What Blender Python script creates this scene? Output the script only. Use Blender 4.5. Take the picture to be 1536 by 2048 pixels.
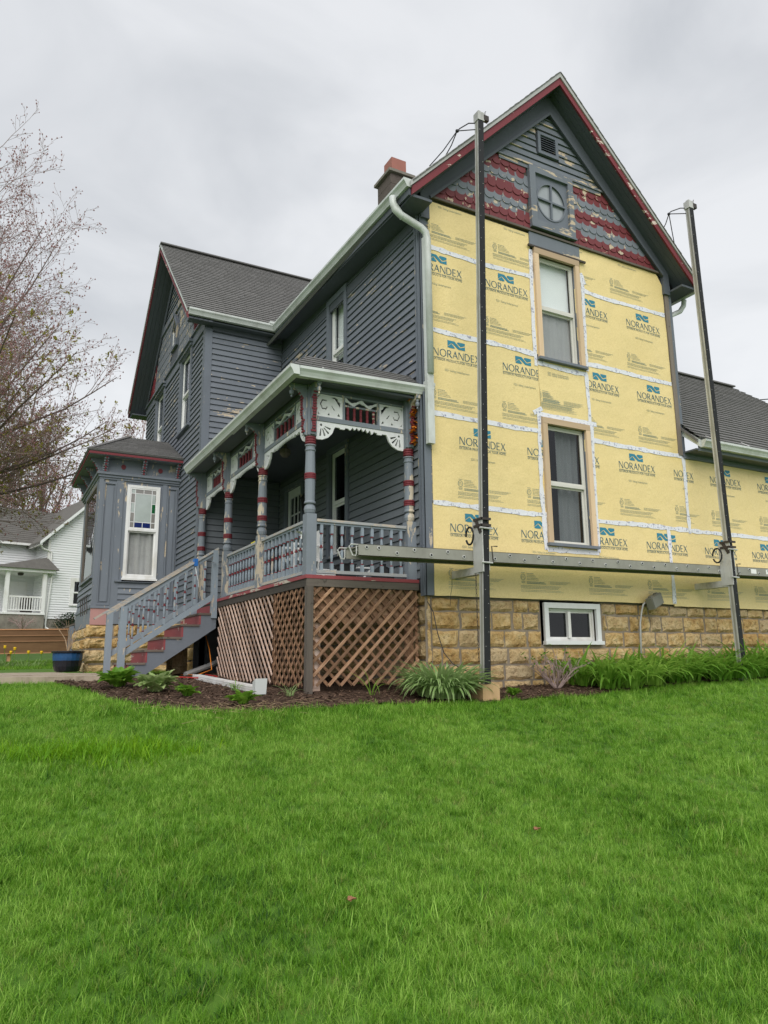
import bpy, bmesh, math, random
import numpy as np
from mathutils import Vector, Matrix, noise
from mathutils.geometry import tessellate_polygon
for o in list(bpy.data.objects): bpy.data.objects.remove(o)
SC = bpy.context.scene
COL = SC.collection
V = Vector
RAD = math.radians

# ------------------------------------------------------------------ camera
CAM_POS = V((-4.907, -7.933, -0.801))
yaw, pitch, roll = RAD(28.341), RAD(11.436), RAD(-0.602)
fw = V((math.sin(yaw)*math.cos(pitch), math.cos(yaw)*math.cos(pitch), math.sin(pitch)))
rt = V((math.cos(yaw), -math.sin(yaw), 0)); up = rt.cross(fw)
rt, up = rt*math.cos(roll)+up*math.sin(roll), up*math.cos(roll)-rt*math.sin(roll)
cd = bpy.data.cameras.new('camera'); cam = bpy.data.objects.new('camera', cd); COL.objects.link(cam)
m3 = Matrix((rt, up, -fw)).transposed()
cam.matrix_world = Matrix.Translation(CAM_POS) @ m3.to_4x4()
cd.sensor_fit = 'VERTICAL'; cd.sensor_height = 36; cd.lens = 36*1464.4/2048
cd.clip_start = 0.05; cd.clip_end = 3000
SC.camera = cam

# ------------------------------------------------------------------ world: overcast sky
SUN_AZ_VEC = V((-0.36, -0.62, 0.70)).normalized()       # direction towards the brightest part of the cloud
SUN_EL = math.asin(SUN_AZ_VEC.z)
W = bpy.data.worlds.new('World'); SC.world = W; W.use_nodes = True
nt = W.node_tree; nt.nodes.clear()
def wn(t, **k):
    n = nt.nodes.new(t)
    for a, b in k.items(): setattr(n, a, b)
    return n
out = wn('ShaderNodeOutputWorld'); bg = wn('ShaderNodeBackground')
sky = wn('ShaderNodeTexSky', sky_type='NISHITA', sun_disc=False, sun_elevation=SUN_EL,
         sun_rotation=math.atan2(SUN_AZ_VEC.x, SUN_AZ_VEC.y))
tc = wn('ShaderNodeTexCoord')
mp = wn('ShaderNodeMapping'); mp.inputs['Scale'].default_value = (1.0, 1.0, 2.0); mp.inputs['Location'].default_value = (0.35, 0.2, 0.1)
n1 = wn('ShaderNodeTexNoise'); n1.inputs['Scale'].default_value = 3.0; n1.inputs['Detail'].default_value = 6; n1.inputs['Roughness'].default_value = 0.48; n1.inputs['Distortion'].default_value = 0.5
cr = wn('ShaderNodeValToRGB')
cr.color_ramp.elements[0].position = 0.33; cr.color_ramp.elements[0].color = (0.365, 0.380, 0.398, 1)
cr.color_ramp.elements[1].position = 0.66; cr.color_ramp.elements[1].color = (0.50, 0.51, 0.522, 1)
mx = wn('ShaderNodeMix', data_type='RGBA'); mx.inputs[0].default_value = 0.96
sc_ = wn('ShaderNodeMix', data_type='RGBA', blend_type='MULTIPLY'); sc_.inputs[0].default_value = 1; sc_.inputs[7].default_value = (0.1, 0.1, 0.1, 1)
L = nt.links.new
L(tc.outputs['Generated'], mp.inputs['Vector']); L(mp.outputs[0], n1.inputs['Vector']); L(n1.outputs['Fac'], cr.inputs[0])
L(sky.outputs[0], sc_.inputs[6]); L(sc_.outputs[2], mx.inputs[6]); L(cr.outputs[0], mx.inputs[7])
sx_ = wn('ShaderNodeSeparateXYZ'); L(tc.outputs['Generated'], sx_.inputs[0])
gr = wn('ShaderNodeValToRGB'); gr.color_ramp.elements[0].position = 0.0; gr.color_ramp.elements[0].color = (1.12, 1.12, 1.11, 1); gr.color_ramp.elements[1].position = 0.62; gr.color_ramp.elements[1].color = (0.97, 0.97, 0.98, 1)
mg = wn('ShaderNodeMix', data_type='RGBA', blend_type='MULTIPLY'); mg.inputs[0].default_value = 1
L(sx_.outputs[2], gr.inputs[0]); L(mx.outputs[2], mg.inputs[6]); L(gr.outputs[0], mg.inputs[7])
L(mg.outputs[2], bg.inputs[0]); bg.inputs[1].default_value = 1.0; L(bg.outputs[0], out.inputs[0])

# ------------------------------------------------------------------ sun (broad glow through cloud)
sd = bpy.data.lights.new('sun', 'SUN'); sd.energy = 1.5; sd.angle = RAD(55); sd.color = (1, 0.97, 0.93)
sun = bpy.data.objects.new('sun', sd); COL.objects.link(sun)
sun.rotation_euler = SUN_AZ_VEC.to_track_quat('Z', 'Y').to_euler()
SC.view_settings.view_transform = 'Standard'; SC.view_settings.look = 'None'
SC.view_settings.exposure = 0.78; SC.view_settings.gamma = 1; SC.view_settings.use_curve_mapping = False
SC.render.engine = 'CYCLES'
SC.cycles.use_denoising = True; SC.cycles.denoiser = 'OPENIMAGEDENOISE'; SC.cycles.denoising_input_passes = 'RGB_ALBEDO_NORMAL'; SC.cycles.denoising_prefilter = 'NONE'; SC.cycles.use_adaptive_sampling = True; SC.cycles.adaptive_threshold = 0.01
SC.cycles.max_bounces = 6; SC.cycles.transparent_max_bounces = 12

# ================================================================== helpers
R = random.Random(11)
ORD = ['first', 'second', 'third', 'fourth', 'fifth', 'sixth', 'seventh', 'eighth', 'ninth', 'tenth', 'eleventh', 'twelfth', 'thirteenth', 'fourteenth', 'fifteenth', 'sixteenth']
class NTB:
    def __init__(s, name):
        s.m = bpy.data.materials.new(name); s.m.use_nodes = True; s.t = s.m.node_tree; s.t.nodes.clear()
        s.out = s.t.nodes.new('ShaderNodeOutputMaterial'); s.b = s.n('ShaderNodeBsdfPrincipled')
        s.t.links.new(s.b.outputs[0], s.out.inputs[0])
        s.pos = s.n('ShaderNodeNewGeometry').outputs['Position']
    def n(s, t, ins=None, **k):
        nd = s.t.nodes.new(t)
        for a, b in k.items(): setattr(nd, a, b)
        for a, b in (ins or {}).items(): s.put(nd.inputs[a], b)
        return nd
    def put(s, sock, v):
        if isinstance(v, bpy.types.NodeSocket): s.t.links.new(v, sock)
        elif isinstance(v, (tuple, list)) and sock.type == 'RGBA' and len(v) == 3: sock.default_value = (*v, 1)
        else: sock.default_value = v
    def mapv(s, vec, scale=(1, 1, 1), loc=(0, 0, 0), rot=(0, 0, 0)):
        return s.n('ShaderNodeMapping', {0: vec, 'Scale': scale, 'Location': loc, 'Rotation': rot}).outputs[0]
    def noise(s, vec, scale, detail=4, rough=0.55, dist=0.0):
        return s.n('ShaderNodeTexNoise', {'Vector': vec, 'Scale': scale, 'Detail': detail, 'Roughness': rough, 'Distortion': dist}).outputs['Fac']
    def ramp(s, fac, stops):
        r = s.n('ShaderNodeValToRGB'); e = r.color_ramp.elements
        while len(e) < len(stops): e.new(0.5)
        for q, (p, c) in zip(e, stops):
            q.position = p; q.color = (*c, 1) if isinstance(c, tuple) else (c, c, c, 1)
        s.put(r.inputs[0], fac); return r.outputs[0]
    def mix(s, f, a, b, blend='MIX'):
        r = s.n('ShaderNodeMix', data_type='RGBA', blend_type=blend)
        s.put(r.inputs[0], f); s.put(r.inputs[6], a); s.put(r.inputs[7], b); return r.outputs[2]
    def math(s, op, a, b=0.0):
        r = s.n('ShaderNodeMath', operation=op); s.put(r.inputs[0], a); s.put(r.inputs[1], b); return r.outputs[0]
    def bump(s, h, strength=0.3, dist=0.01, prev=None):
        ins = {'Height': h, 'Strength': strength, 'Distance': dist}
        if prev: ins['Normal'] = prev
        return s.n('ShaderNodeBump', ins).outputs[0]
    def rnd(s): return s.n('ShaderNodeObjectInfo').outputs['Random']
    def fin(s, col, rough=0.6, normal=None, spec=0.35, metal=0.0):
        s.put(s.b.inputs['Base Color'], col); s.put(s.b.inputs['Roughness'], rough)
        s.b.inputs['Specular IOR Level'].default_value = spec; s.b.inputs['Metallic'].default_value = metal
        if normal: s.put(s.b.inputs['Normal'], normal)
        return s.m

def paint(name, base, peel=0.0, under=(0.46, 0.33, 0.17), stretch=(0.6, 0.6, 2.2), scale=3.2, rough=0.55, var=0.18, grain=(3, 3, 60), gb=0.25, under2=(0.55, 0.52, 0.46)):
    """weathered paint: slight tone drift, grain relief and flaked patches of bare wood"""
    t = NTB(name); p = t.pos; ob = t.rnd()
    off = t.n('ShaderNodeVectorMath', {0: p}, operation='ADD'); cx = t.n('ShaderNodeCombineXYZ', {0: t.math('MULTIPLY', ob, 7.3), 2: t.math('MULTIPLY', ob, 3.1)})
    t.put(off.inputs[1], cx.outputs[0]); q = off.outputs[0]
    tone = t.noise(q, 0.9, 2, 0.6)
    dirt = t.noise(t.mapv(q, (1, 1, 0.35)), 7, 3, 0.7)
    c0 = tuple(x*(1-var) for x in base); c1 = tuple(min(1, x*(1+var)) for x in base)
    col = t.mix(tone, c0, c1)
    col = t.mix(t.math('MULTIPLY', t.ramp(dirt, [(0.45, 0.0), (0.75, 1.0)]), 0.25), col, tuple(x*0.62 for x in base))
    col = t.mix(t.math('MULTIPLY', ob, 0.14), col, tuple(x*0.8 for x in base))
    g = t.noise(t.mapv(q, grain), 1.0, 2, 0.6)
    nrm = t.bump(g, gb, 0.004)
    if peel > 0:
        a = t.noise(t.mapv(q, stretch), scale, 5, 0.62, 0.3)
        b = t.noise(t.mapv(q, (1, 1, 1)), 0.55, 2, 0.5)
        f = t.math('ADD', t.math('MULTIPLY', a, 0.62), t.math('MULTIPLY', b, 0.38))
        th = 0.665-0.17*peel
        mk = t.ramp(f, [(th, 0.0), (th+0.012, 1.0)])
        un = t.mix(t.noise(t.mapv(q, (2, 2, 25)), 2, 4), under, under2)
        col = t.mix(mk, col, un)
        nrm = t.bump(mk, 0.5, -0.003, nrm)
    return t.fin(col, rough, nrm)

def plain(name, col, rough=0.5, var=0.12, sc=6, metal=0.0, bump=0.0, bsc=60, spec=0.4, dirt=None, dsc=3.0):
    t = NTB(name)
    c = t.mix(t.noise(t.pos, sc, 5, 0.6), tuple(x*(1-var) for x in col), tuple(min(1, x*(1+var)) for x in col))
    if dirt: c = t.mix(t.ramp(t.noise(t.mapv(t.pos, (1, 1, 0.5)), dsc, 6, 0.65), [(0.48, 0.0), (0.72, 1.0)]), c, dirt)
    nm = t.bump(t.noise(t.pos, bsc, 3), bump, 0.004) if bump else None
    return t.fin(c, rough, nm, spec, metal)

M = {}
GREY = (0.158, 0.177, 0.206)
M['grey'] = paint('grey_paint', GREY, 0.10)
M['grey_siding'] = paint('grey_siding_paint', GREY, 0.33, stretch=(0.8, 0.8, 3.0), scale=6.5, var=0.16)
M['grey_shade'] = paint('grey_porch_wall_paint', (0.165, 0.183, 0.200), 0.0)
M['grey_gable'] = paint('grey_gable_paint', (0.165, 0.185, 0.212), 0.72, under=(0.50, 0.34, 0.15), stretch=(0.7, 0.7, 3.0), scale=3.0)
M['grey_shaded'] = paint('shaded_grey_paint', (0.095, 0.108, 0.126), 0.0, rough=0.6)  # grey paint darkened for soffits, recesses and siding gaps; shade in its colour
M['grey_trim'] = paint('grey_trim_paint', (0.150, 0.170, 0.200), 0.34, stretch=(3, 3, 0.8), scale=3.5)
M['grey_bay'] = paint('grey_bay_paint', (0.175, 0.197, 0.230), 0.46, stretch=(3.2, 3.2, 0.9), scale=3.4)
M['grey_rail'] = paint('grey_rail_paint', (0.255, 0.300, 0.345), 0.42, under=(0.40, 0.33, 0.25), stretch=(3, 3, 0.8), scale=5, under2=(0.5, 0.46, 0.4))
M['grey_post'] = paint('grey_post_paint', (0.205, 0.232, 0.264), 0.70, under=(0.55, 0.43, 0.27), stretch=(3, 3, 0.8), scale=3.6)
M['rail_cap'] = paint('worn_rail_wood', (0.36, 0.37, 0.37), 0.9, under=(0.34, 0.26, 0.19), stretch=(1, 1, 4), scale=6)
M['red'] = paint('red_paint', (0.175, 0.026, 0.034), 0.25, under=(0.5, 0.38, 0.27))
M['red_fascia'] = paint('red_fascia_paint', (0.190, 0.033, 0.042), 0.40, under=(0.60, 0.46, 0.38), stretch=(1, 1, 3), scale=4.5, under2=(0.68, 0.60, 0.54))
M['red_riser'] = paint('red_riser_paint', (0.29, 0.062, 0.070), 0.50, under=(0.42, 0.34, 0.26), scale=4)
M['sh_red'] = paint('red_shingle_paint', (0.175, 0.038, 0.043), 0.52, under=(0.52, 0.36, 0.18), stretch=(1.2, 1.2, 1.2), scale=6, grain=(60, 3, 3))
M['sh_grey'] = paint('grey_shingle_paint', (0.185, 0.205, 0.232), 0.58, under=(0.50, 0.36, 0.18), stretch=(1.2, 1.2, 1.2), scale=6, grain=(60, 3, 3))
M['white'] = paint('white_trim_paint', (0.74, 0.75, 0.75), 0.05, rough=0.45, var=0.05, gb=0.1, under=(0.5, 0.47, 0.42))
M['vinyl'] = plain('white_vinyl', (0.80, 0.80, 0.79), 0.35, 0.04, dirt=(0.62, 0.60, 0.55), dsc=2)
M['gutter'] = plain('gutter_metal_paint', (0.60, 0.63, 0.615), 0.35, 0.06, 3, dirt=(0.42, 0.43, 0.40), dsc=2.5)
M['newwood'] = None
def wood(name, c0, c1, grain=(2, 2, 40), rough=0.65, knots=True):
    t = NTB(name); ob = t.rnd()
    off = t.n('ShaderNodeVectorMath', {0: t.pos, 1: t.n('ShaderNodeCombineXYZ', {0: t.math('MULTIPLY', ob, 9.0), 2: t.math('MULTIPLY', ob, 5.0)}).outputs[0]}, operation='ADD').outputs[0]
    g = t.noise(t.mapv(off, grain), 1.0, 5, 0.6, 0.6)
    col = t.mix(g, c0, c1)
    tone_ = t.math('ADD', 0.62, t.math('MULTIPLY', ob, 0.72)); col = t.mix(1.0, col, t.n('ShaderNodeCombineXYZ', {0: tone_, 1: tone_, 2: tone_}).outputs[0], 'MULTIPLY')
    if knots: col = t.mix(t.ramp(t.noise(off, 9, 2), [(0.70, 0.0), (0.76, 0.8)]), col, tuple(x*0.3 for x in c0))
    return t.fin(col, rough, t.bump(g, 0.2, 0.003), 0.25)
M['newwood'] = wood('raw_pine', (0.60, 0.43, 0.26), (0.76, 0.58, 0.40), (30, 30, 2))
M['newwood_h'] = wood('raw_pine_across', (0.60, 0.43, 0.26), (0.76, 0.58, 0.40), (2, 30, 30))
def slatwood(name, c0, c1, c2):
    t = NTB(name); ob = t.rnd(); oc = t.n('ShaderNodeTexCoord').outputs['Object']
    q = t.n('ShaderNodeVectorMath', {0: oc, 1: t.n('ShaderNodeCombineXYZ', {0: t.math('MULTIPLY', ob, 37.0), 1: t.math('MULTIPLY', ob, 11.0)}).outputs[0]}, operation='ADD').outputs[0]
    g = t.noise(t.mapv(q, (7, 2, 2.5)), 1.3, 5, 0.65, 0.4); f = t.noise(t.mapv(q, (3, 3, 16)), 1.0, 3, 0.6)
    col = t.ramp(g, [(0.30, c0), (0.50, c1), (0.70, c2)]); col = t.mix(t.ramp(f, [(0.40, 0.55), (0.55, 0.0)]), col, c0)
    tone_ = t.math('ADD', 0.62, t.math('MULTIPLY', ob, 0.75)); col = t.mix(1.0, col, t.n('ShaderNodeCombineXYZ', {0: tone_, 1: tone_, 2: tone_}).outputs[0], 'MULTIPLY')
    return t.fin(col, 0.8, t.bump(f, 0.3, 0.003), 0.2)
M['lattice'] = slatwood('lattice_cedar', (0.14, 0.072, 0.042), (0.36, 0.21, 0.125), (0.56, 0.37, 0.25))
M['lattice_pale'] = slatwood('pale_lattice_cedar', (0.30, 0.19, 0.14), (0.58, 0.43, 0.35), (0.74, 0.60, 0.52))
M['lattice_back'] = slatwood('shaded_brown_cedar', (0.07, 0.036, 0.02), (0.19, 0.105, 0.06), (0.34, 0.20, 0.12))  # lattice cedar darkened: shade of the back layer put into the colour
M['oldwood'] = wood('old_grey_wood', (0.12, 0.10, 0.085), (0.24, 0.205, 0.17), (20, 20, 2))
M['darkwood'] = wood('dark_rim_wood', (0.055, 0.046, 0.04), (0.14, 0.12, 0.10), (2, 2, 30))
M['tread'] = wood('worn_tread_wood', (0.10, 0.085, 0.07), (0.22, 0.17, 0.14), (3, 20, 20))
M['lumber'] = wood('stacked_lumber_wood', (0.105, 0.055, 0.026), (0.20, 0.115, 0.055), (3, 3, 14), knots=False)
M['lumber_edge'] = wood('lumber_edge_wood', (0.36, 0.17, 0.075), (0.50, 0.29, 0.16), (3, 3, 14), knots=False)
M['block'] = wood('timber_block_wood', (0.34, 0.22, 0.11), (0.52, 0.36, 0.20), (12, 12, 3))
M['black'] = plain('black_rubber', (0.014, 0.015, 0.017), 0.75, 0.3, 20)
M['dark'] = plain('dark_interior', (0.02, 0.02, 0.022), 0.9)
M['alu'] = plain('dull_aluminium', (0.55, 0.55, 0.53), 0.5, 0.14, 9, metal=0.2, dirt=(0.30, 0.295, 0.28), dsc=5)
M['plank'] = plain('staging_aluminium', (0.31, 0.305, 0.265), 0.5, 0.14, 5, metal=0.15, dirt=(0.24, 0.235, 0.205), dsc=3)
M['steel'] = plain('dark_steel', (0.07, 0.06, 0.055), 0.5, 0.3, 20, metal=0.6)
M['cable'] = plain('black_cable', (0.02, 0.02, 0.025), 0.5)
M['conduit'] = plain('grey_conduit', (0.42, 0.42, 0.41), 0.5)
M['box'] = plain('olive_grey_box', (0.19, 0.19, 0.16), 0.5, 0.1)
M['curtain'] = plain('pale_curtain', (0.80, 0.79, 0.76), 0.9, 0.06)
M['screen_dim'] = plain('grey_screen_cloth', (0.34, 0.34, 0.34), 0.9, 0.1)
M['lace'] = plain('grey_lace_curtain', (0.42, 0.41, 0.40), 0.9, 0.12, 14)
M['sash_beige'] = plain('almond_vinyl', (0.62, 0.61, 0.56), 0.4, 0.05)
M['blind'] = plain('pale_blind', (0.82, 0.84, 0.84), 0.8, 0.04)
M['terra'] = plain('terracotta', (0.33, 0.135, 0.105), 0.8, 0.15)
M['cmu'] = plain('brown_block', (0.105, 0.086, 0.074), 0.9, 0.35, 14, bump=0.5)
M['cap'] = plain('chimney_cap_stone', (0.20, 0.185, 0.155), 0.9, 0.3, 12, bump=0.4)
M['foil'] = plain('blue_print', (0.030, 0.215, 0.315), 0.5, 0.08)
M['ink'] = plain('dark_blue_print', (0.040, 0.120, 0.165), 0.55, 0.15)
M['ink_fine'] = plain('faint_blue_print', (0.27, 0.31, 0.235), 0.55, 0.15)
M['ink2'] = plain('grey_blue_print', (0.30, 0.31, 0.22), 0.6, 0.1)
M['orange'] = plain('orange_fabric', (0.62, 0.20, 0.02), 0.7, 0.3)
M['bluepot'] = plain('blue_glaze', (0.02, 0.075, 0.19), 0.25, 0.4, 10)
M['darkpot'] = plain('dark_glaze', (0.012, 0.013, 0.02), 0.25, 0.5, 10)
M['concrete'] = plain('walk_concrete', (0.40, 0.335, 0.255), 0.9, 0.22, 3, bump=0.4, bsc=40, dirt=(0.20, 0.16, 0.115), dsc=4)
M['conc_grey'] = plain('grey_concrete', (0.27, 0.245, 0.21), 0.9, 0.2, 2, bump=0.3, dirt=(0.17, 0.15, 0.13))
M['yellow'] = plain('yellow_petal', (0.80, 0.52, 0.01), 0.6, 0.1)
M['blue'] = plain('blue_plastic', (0.02, 0.14, 0.45), 0.4)
M['yellowpl'] = plain('yellow_plastic', (0.75, 0.62, 0.02), 0.4)
M['redcord'] = plain('red_cord', (0.45, 0.02, 0.02), 0.5)
M['drycane'] = plain('dry_cane', (0.42, 0.30, 0.19), 0.8, 0.2)
M['leafdead'] = plain('dry_leaf', (0.30, 0.145, 0.075), 0.8, 0.3, 30)
M['card'] = plain('brown_cardboard', (0.38, 0.24, 0.13), 0.8)

def glassmat(name, tint=(0.05, 0.06, 0.065), trans=0.6):
    t = NTB(name); t.t.nodes.remove(t.b)
    gl = t.n('ShaderNodeBsdfGlossy', {'Color': (0.95, 0.97, 1.0), 'Roughness': 0.015})
    tr = t.n('ShaderNodeBsdfTransparent', {'Color': tint})
    fr = t.n('ShaderNodeFresnel', {'IOR': 1.5})
    wav = t.noise(t.pos, 1.3, 2)
    bp = t.bump(wav, 0.06, 0.05); t.put(gl.inputs['Normal'], bp)
    ms = t.n('ShaderNodeMixShader'); t.put(ms.inputs[0], t.math('MULTIPLY', t.math('MULTIPLY', fr.outputs[0], 1.0), t.math('SUBTRACT', 1.0, t.n('ShaderNodeNewGeometry').outputs['Backfacing'])))
    t.t.links.new(tr.outputs[0], ms.inputs[1]); t.t.links.new(gl.outputs[0], ms.inputs[2]); t.t.links.new(ms.outputs[0], t.out.inputs[0])
    return t.m
M['glass'] = glassmat('window_glass', (0.96, 0.97, 0.97))
M['glass_dark'] = glassmat('dark_window_glass', (0.62, 0.64, 0.65))
for nm, c in (('green', (0.015, 0.11, 0.04)), ('blue', (0.012, 0.025, 0.13)), ('amber', (0.24, 0.225, 0.21)), ('dusty', (0.30, 0.325, 0.345)), ('plainst', (0.42, 0.47, 0.45))):
    M['st_'+nm] = plain('stained_glass_'+nm, c, 0.12, 0.15, 9, spec=0.8)

def foam_mat():
    t = NTB('yellow_foam_board'); p = t.pos
    tone = t.noise(p, 0.8, 4, 0.55)
    col = t.mix(tone, (0.78, 0.605, 0.26), (0.86, 0.705, 0.345))
    q = t.mapv(p, (1, 1, 1), rot=(0, RAD(38), 0))
    emb = t.noise(t.mapv(q, (16, 1, 46)), 1.6, 3, 0.5, 0.6)
    col = t.mix(t.ramp(emb, [(0.35, 0.38), (0.6, 0.0)]), col, (0.64, 0.49, 0.21))
    spk = t.ramp(t.noise(p, 42, 2), [(0.72, 0.0), (0.77, 1.0)])
    col = t.mix(t.math('MULTIPLY', spk, 0.22), col, (0.42, 0.31, 0.12))
    # fan-fold creases every 0.61 m
    sep = t.n('ShaderNodeSeparateXYZ', {0: p}); fr = t.math('FRACT', t.math('ADD', t.math('MULTIPLY', sep.outputs[0], 1/0.61), 0.35))
    cre = t.ramp(fr, [(0.0, 1.0), (0.012, 0.0)])
    h = t.math('ADD', t.math('MULTIPLY', emb, 0.5), t.math('MULTIPLY', t.noise(p, 4.0, 4), 2.4))
    nm = t.bump(h, 0.55, 0.012); nm = t.bump(cre, 0.4, -0.004, nm)
    return t.fin(col, 0.36, nm, 0.5)
M['foam'] = foam_mat()
def tape_mat():
    t = NTB('white_seam_tape'); p = t.pos
    vo = t.n('ShaderNodeTexVoronoi', {'Vector': t.mapv(p, (1, 0.2, 1)), 'Scale': 17.0, 'Randomness': 0.55})
    d = t.ramp(vo.outputs['Distance'], [(0.22, 1.0), (0.36, 0.0)])
    spots = t.math('MULTIPLY', d, t.ramp(t.noise(p, 60, 2), [(0.40, 0.0), (0.55, 1.0)]))
    col = t.mix(t.math('MULTIPLY', spots, 0.85), (0.74, 0.75, 0.80), (0.18, 0.20, 0.36))
    wr = t.noise(t.mapv(p, (1, 1, 1)), 13, 4, 0.6, 1.0)
    col = t.mix(t.ramp(wr, [(0.58, 0.0), (0.65, 0.75)]), col, (0.24, 0.24, 0.32))
    return t.fin(col, 0.4, t.bump(wr, 0.6, 0.012), 0.5)
M['tape'] = tape_mat()
def stone_mat():
    t = NTB('yellow_limestone'); p = t.pos; ob = t.rnd()
    a = t.noise(p, 7, 6, 0.65); b = t.noise(p, 26, 5, 0.65)
    col = t.ramp(a, [(0.30, (0.33, 0.190, 0.065)), (0.47, (0.55, 0.375, 0.155)), (0.66, (0.68, 0.52, 0.28))])
    col = t.mix(t.ramp(ob, [(0.0, 0.0), (0.45, 0.1), (1.0, 0.75)]), col, (0.50, 0.40, 0.27)); col = t.mix(t.ramp(ob, [(0.0, 0.45), (0.3, 0.0)]), col, (0.36, 0.20, 0.07))
    col = t.mix(t.ramp(b, [(0.35, 0.7), (0.46, 0.0)]), col, (0.20, 0.12, 0.05))
    h = t.math('ADD', a, t.math('MULTIPLY', b, 0.7))
    return t.fin(col, 0.9, t.bump(h, 0.9, 0.04), 0.15)
M['stone'] = stone_mat()
M['mortar'] = plain('stone_mortar', (0.285, 0.235, 0.18), 0.95, 0.25, 9, bump=0.6, bsc=50, dirt=(0.19, 0.16, 0.13))
def roof_mat():
    t = NTB('asphalt_shingle'); p = t.pos; ob = t.rnd()
    a = t.noise(p, 260, 2, 0.6); b = t.noise(t.mapv(p, (1, 1, 1)), 6, 4, 0.6); c = t.noise(p, 1.2, 3)
    col = t.mix(b, (0.125, 0.123, 0.122), (0.190, 0.187, 0.184))
    col = t.mix(t.math('MULTIPLY', a, 0.5), col, (0.27, 0.262, 0.255))
    col = t.mix(t.math('MULTIPLY', ob, 0.4), col, (0.105, 0.103, 0.102))
    col = t.mix(t.math('MULTIPLY', t.n('ShaderNodeVertexColor', layer_name='tone').outputs[0], 0.15), col, (0.27, 0.262, 0.252))
    return t.fin(col, 0.95, t.bump(a, 0.5, 0.003), 0.15)
M['roof'] = roof_mat()
def leafmat(name, c0, c1, sc=3.0, tl=0.35, rough=0.5, rndw=0.6):
    t = NTB(name); ob = t.rnd()
    f = t.math('ADD', t.math('MULTIPLY', t.noise(t.pos, sc, 4, 0.6), 1-rndw*0.5), t.math('MULTIPLY', t.math('SUBTRACT', ob, 0.5), rndw))
    col = t.mix(t.ramp(f, [(0.25, 0.0), (0.75, 1.0)]), c0, c1)
    t.fin(col, rough, None, 0.3)
    tr = t.n('ShaderNodeBsdfTranslucent', {'Color': t.mix(0.5, col, c1)})
    ms = t.n('ShaderNodeMixShader', {0: tl}); t.t.links.new(t.b.outputs[0], ms.inputs[1]); t.t.links.new(tr.outputs[0], ms.inputs[2])
    t.t.links.new(ms.outputs[0], t.out.inputs[0]); return t.m
def grassmat():
    t = NTB('grass_blades'); p = t.pos; ob = t.rnd()
    big = t.noise(t.mapv(p, (1, 1, 0.2)), 1.1, 3, 0.55); mid = t.noise(t.mapv(p, (1, 1, 0.2)), 5.0, 3, 0.6)
    f = t.math('ADD', t.math('ADD', t.math('MULTIPLY', t.math('SUBTRACT', big, .07), 0.62), t.math('MULTIPLY', t.math('SUBTRACT', mid, .06), 0.64)), t.math('ADD', t.math('MULTIPLY', t.math('SUBTRACT', ob, 0.5), 0.30), t.math('MULTIPLY', t.math('SUBTRACT', t.n('ShaderNodeVertexColor', layer_name='tone').outputs[0], 0.45), 0.42)))
    col = t.ramp(f, [(0.18, (0.030, 0.098, 0.014)), (0.33, (0.088, 0.242, 0.016)), (0.54, (0.172, 0.370, 0.024)), (0.80, (0.350, 0.560, 0.100))])
    yl = t.ramp(ob, [(0.94, 0.0), (0.97, 0.55)]); col = t.mix(yl, col, (0.30, 0.26, 0.10))
    t.fin(col, 0.5, None, 0.28)
    tr = t.n('ShaderNodeBsdfTranslucent', {'Color': col}); ms = t.n('ShaderNodeMixShader', {0: 0.38})
    t.t.links.new(t.b.outputs[0], ms.inputs[1]); t.t.links.new(tr.outputs[0], ms.inputs[2]); t.t.links.new(ms.outputs[0], t.out.inputs[0]); return t.m
M['grass'] = grassmat()
M['grass_lime'] = leafmat('lime_grass', (0.14, 0.34, 0.012), (0.30, 0.52, 0.02), 8, 0.38)
M['soil_lawn'] = plain('lawn_soil', (0.075, 0.165, 0.014), 0.95, 0.4, 4, bump=0.4)
def mulch_mat():
    t = NTB('bark_mulch'); p = t.pos
    v = t.n('ShaderNodeTexVoronoi', {'Vector': t.mapv(p, (1, 1.6, 1)), 'Scale': 34.0})
    col = t.mix(v.outputs['Color'], (0.034, 0.022, 0.016), (0.125, 0.080, 0.057))
    return t.fin(col, 0.95, t.bump(v.outputs['Distance'], 0.9, 0.02), 0.1)
M['mulch'] = mulch_mat()
M['chip'] = wood('bark_chip', (0.05, 0.032, 0.022), (0.20, 0.125, 0.085), (20, 20, 20), knots=False)
M['straw'] = plain('dry_straw', (0.40, 0.30, 0.17), 0.9, 0.3)
M['lily'] = leafmat('lily_leaf', (0.12, 0.29, 0.025), (0.36, 0.56, 0.10), 8, 0.5)
M['lily_pale'] = leafmat('pale_edged_leaf', (0.12, 0.27, 0.04), (0.44, 0.55, 0.26), 14, rndw=0.2)
M['hosta'] = leafmat('hosta_leaf', (0.10, 0.24, 0.02), (0.24, 0.42, 0.05), 9, rndw=0.2)
M['hosta_var'] = leafmat('variegated_leaf', (0.13, 0.28, 0.03), (0.52, 0.60, 0.30), 22, rndw=0.1)
M['yewleaf'] = leafmat('dark_evergreen_leaf', (0.012, 0.035, 0.010), (0.035, 0.08, 0.02), 4)
M['bud_green'] = leafmat('opening_leaf', (0.34, 0.31, 0.06), (0.52, 0.48, 0.12), 2)
M['bud_red'] = plain('red_bud', (0.30, 0.155, 0.15), 0.8, 0.4, 30)
M['bark'] = plain('tree_bark', (0.155, 0.115, 0.10), 0.95, 0.35, 6, bump=0.6, bsc=25)
M['twig'] = plain('twig_bark', (0.34, 0.255, 0.235), 0.95, 0.3, 6)
M['nsiding'] = plain('white_vinyl_siding', (0.78, 0.79, 0.80), 0.5, 0.03, 1)
M['nroof'] = plain('weathered_roof', (0.125, 0.118, 0.108), 0.95, 0.35, 5, bump=0.3)

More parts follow.
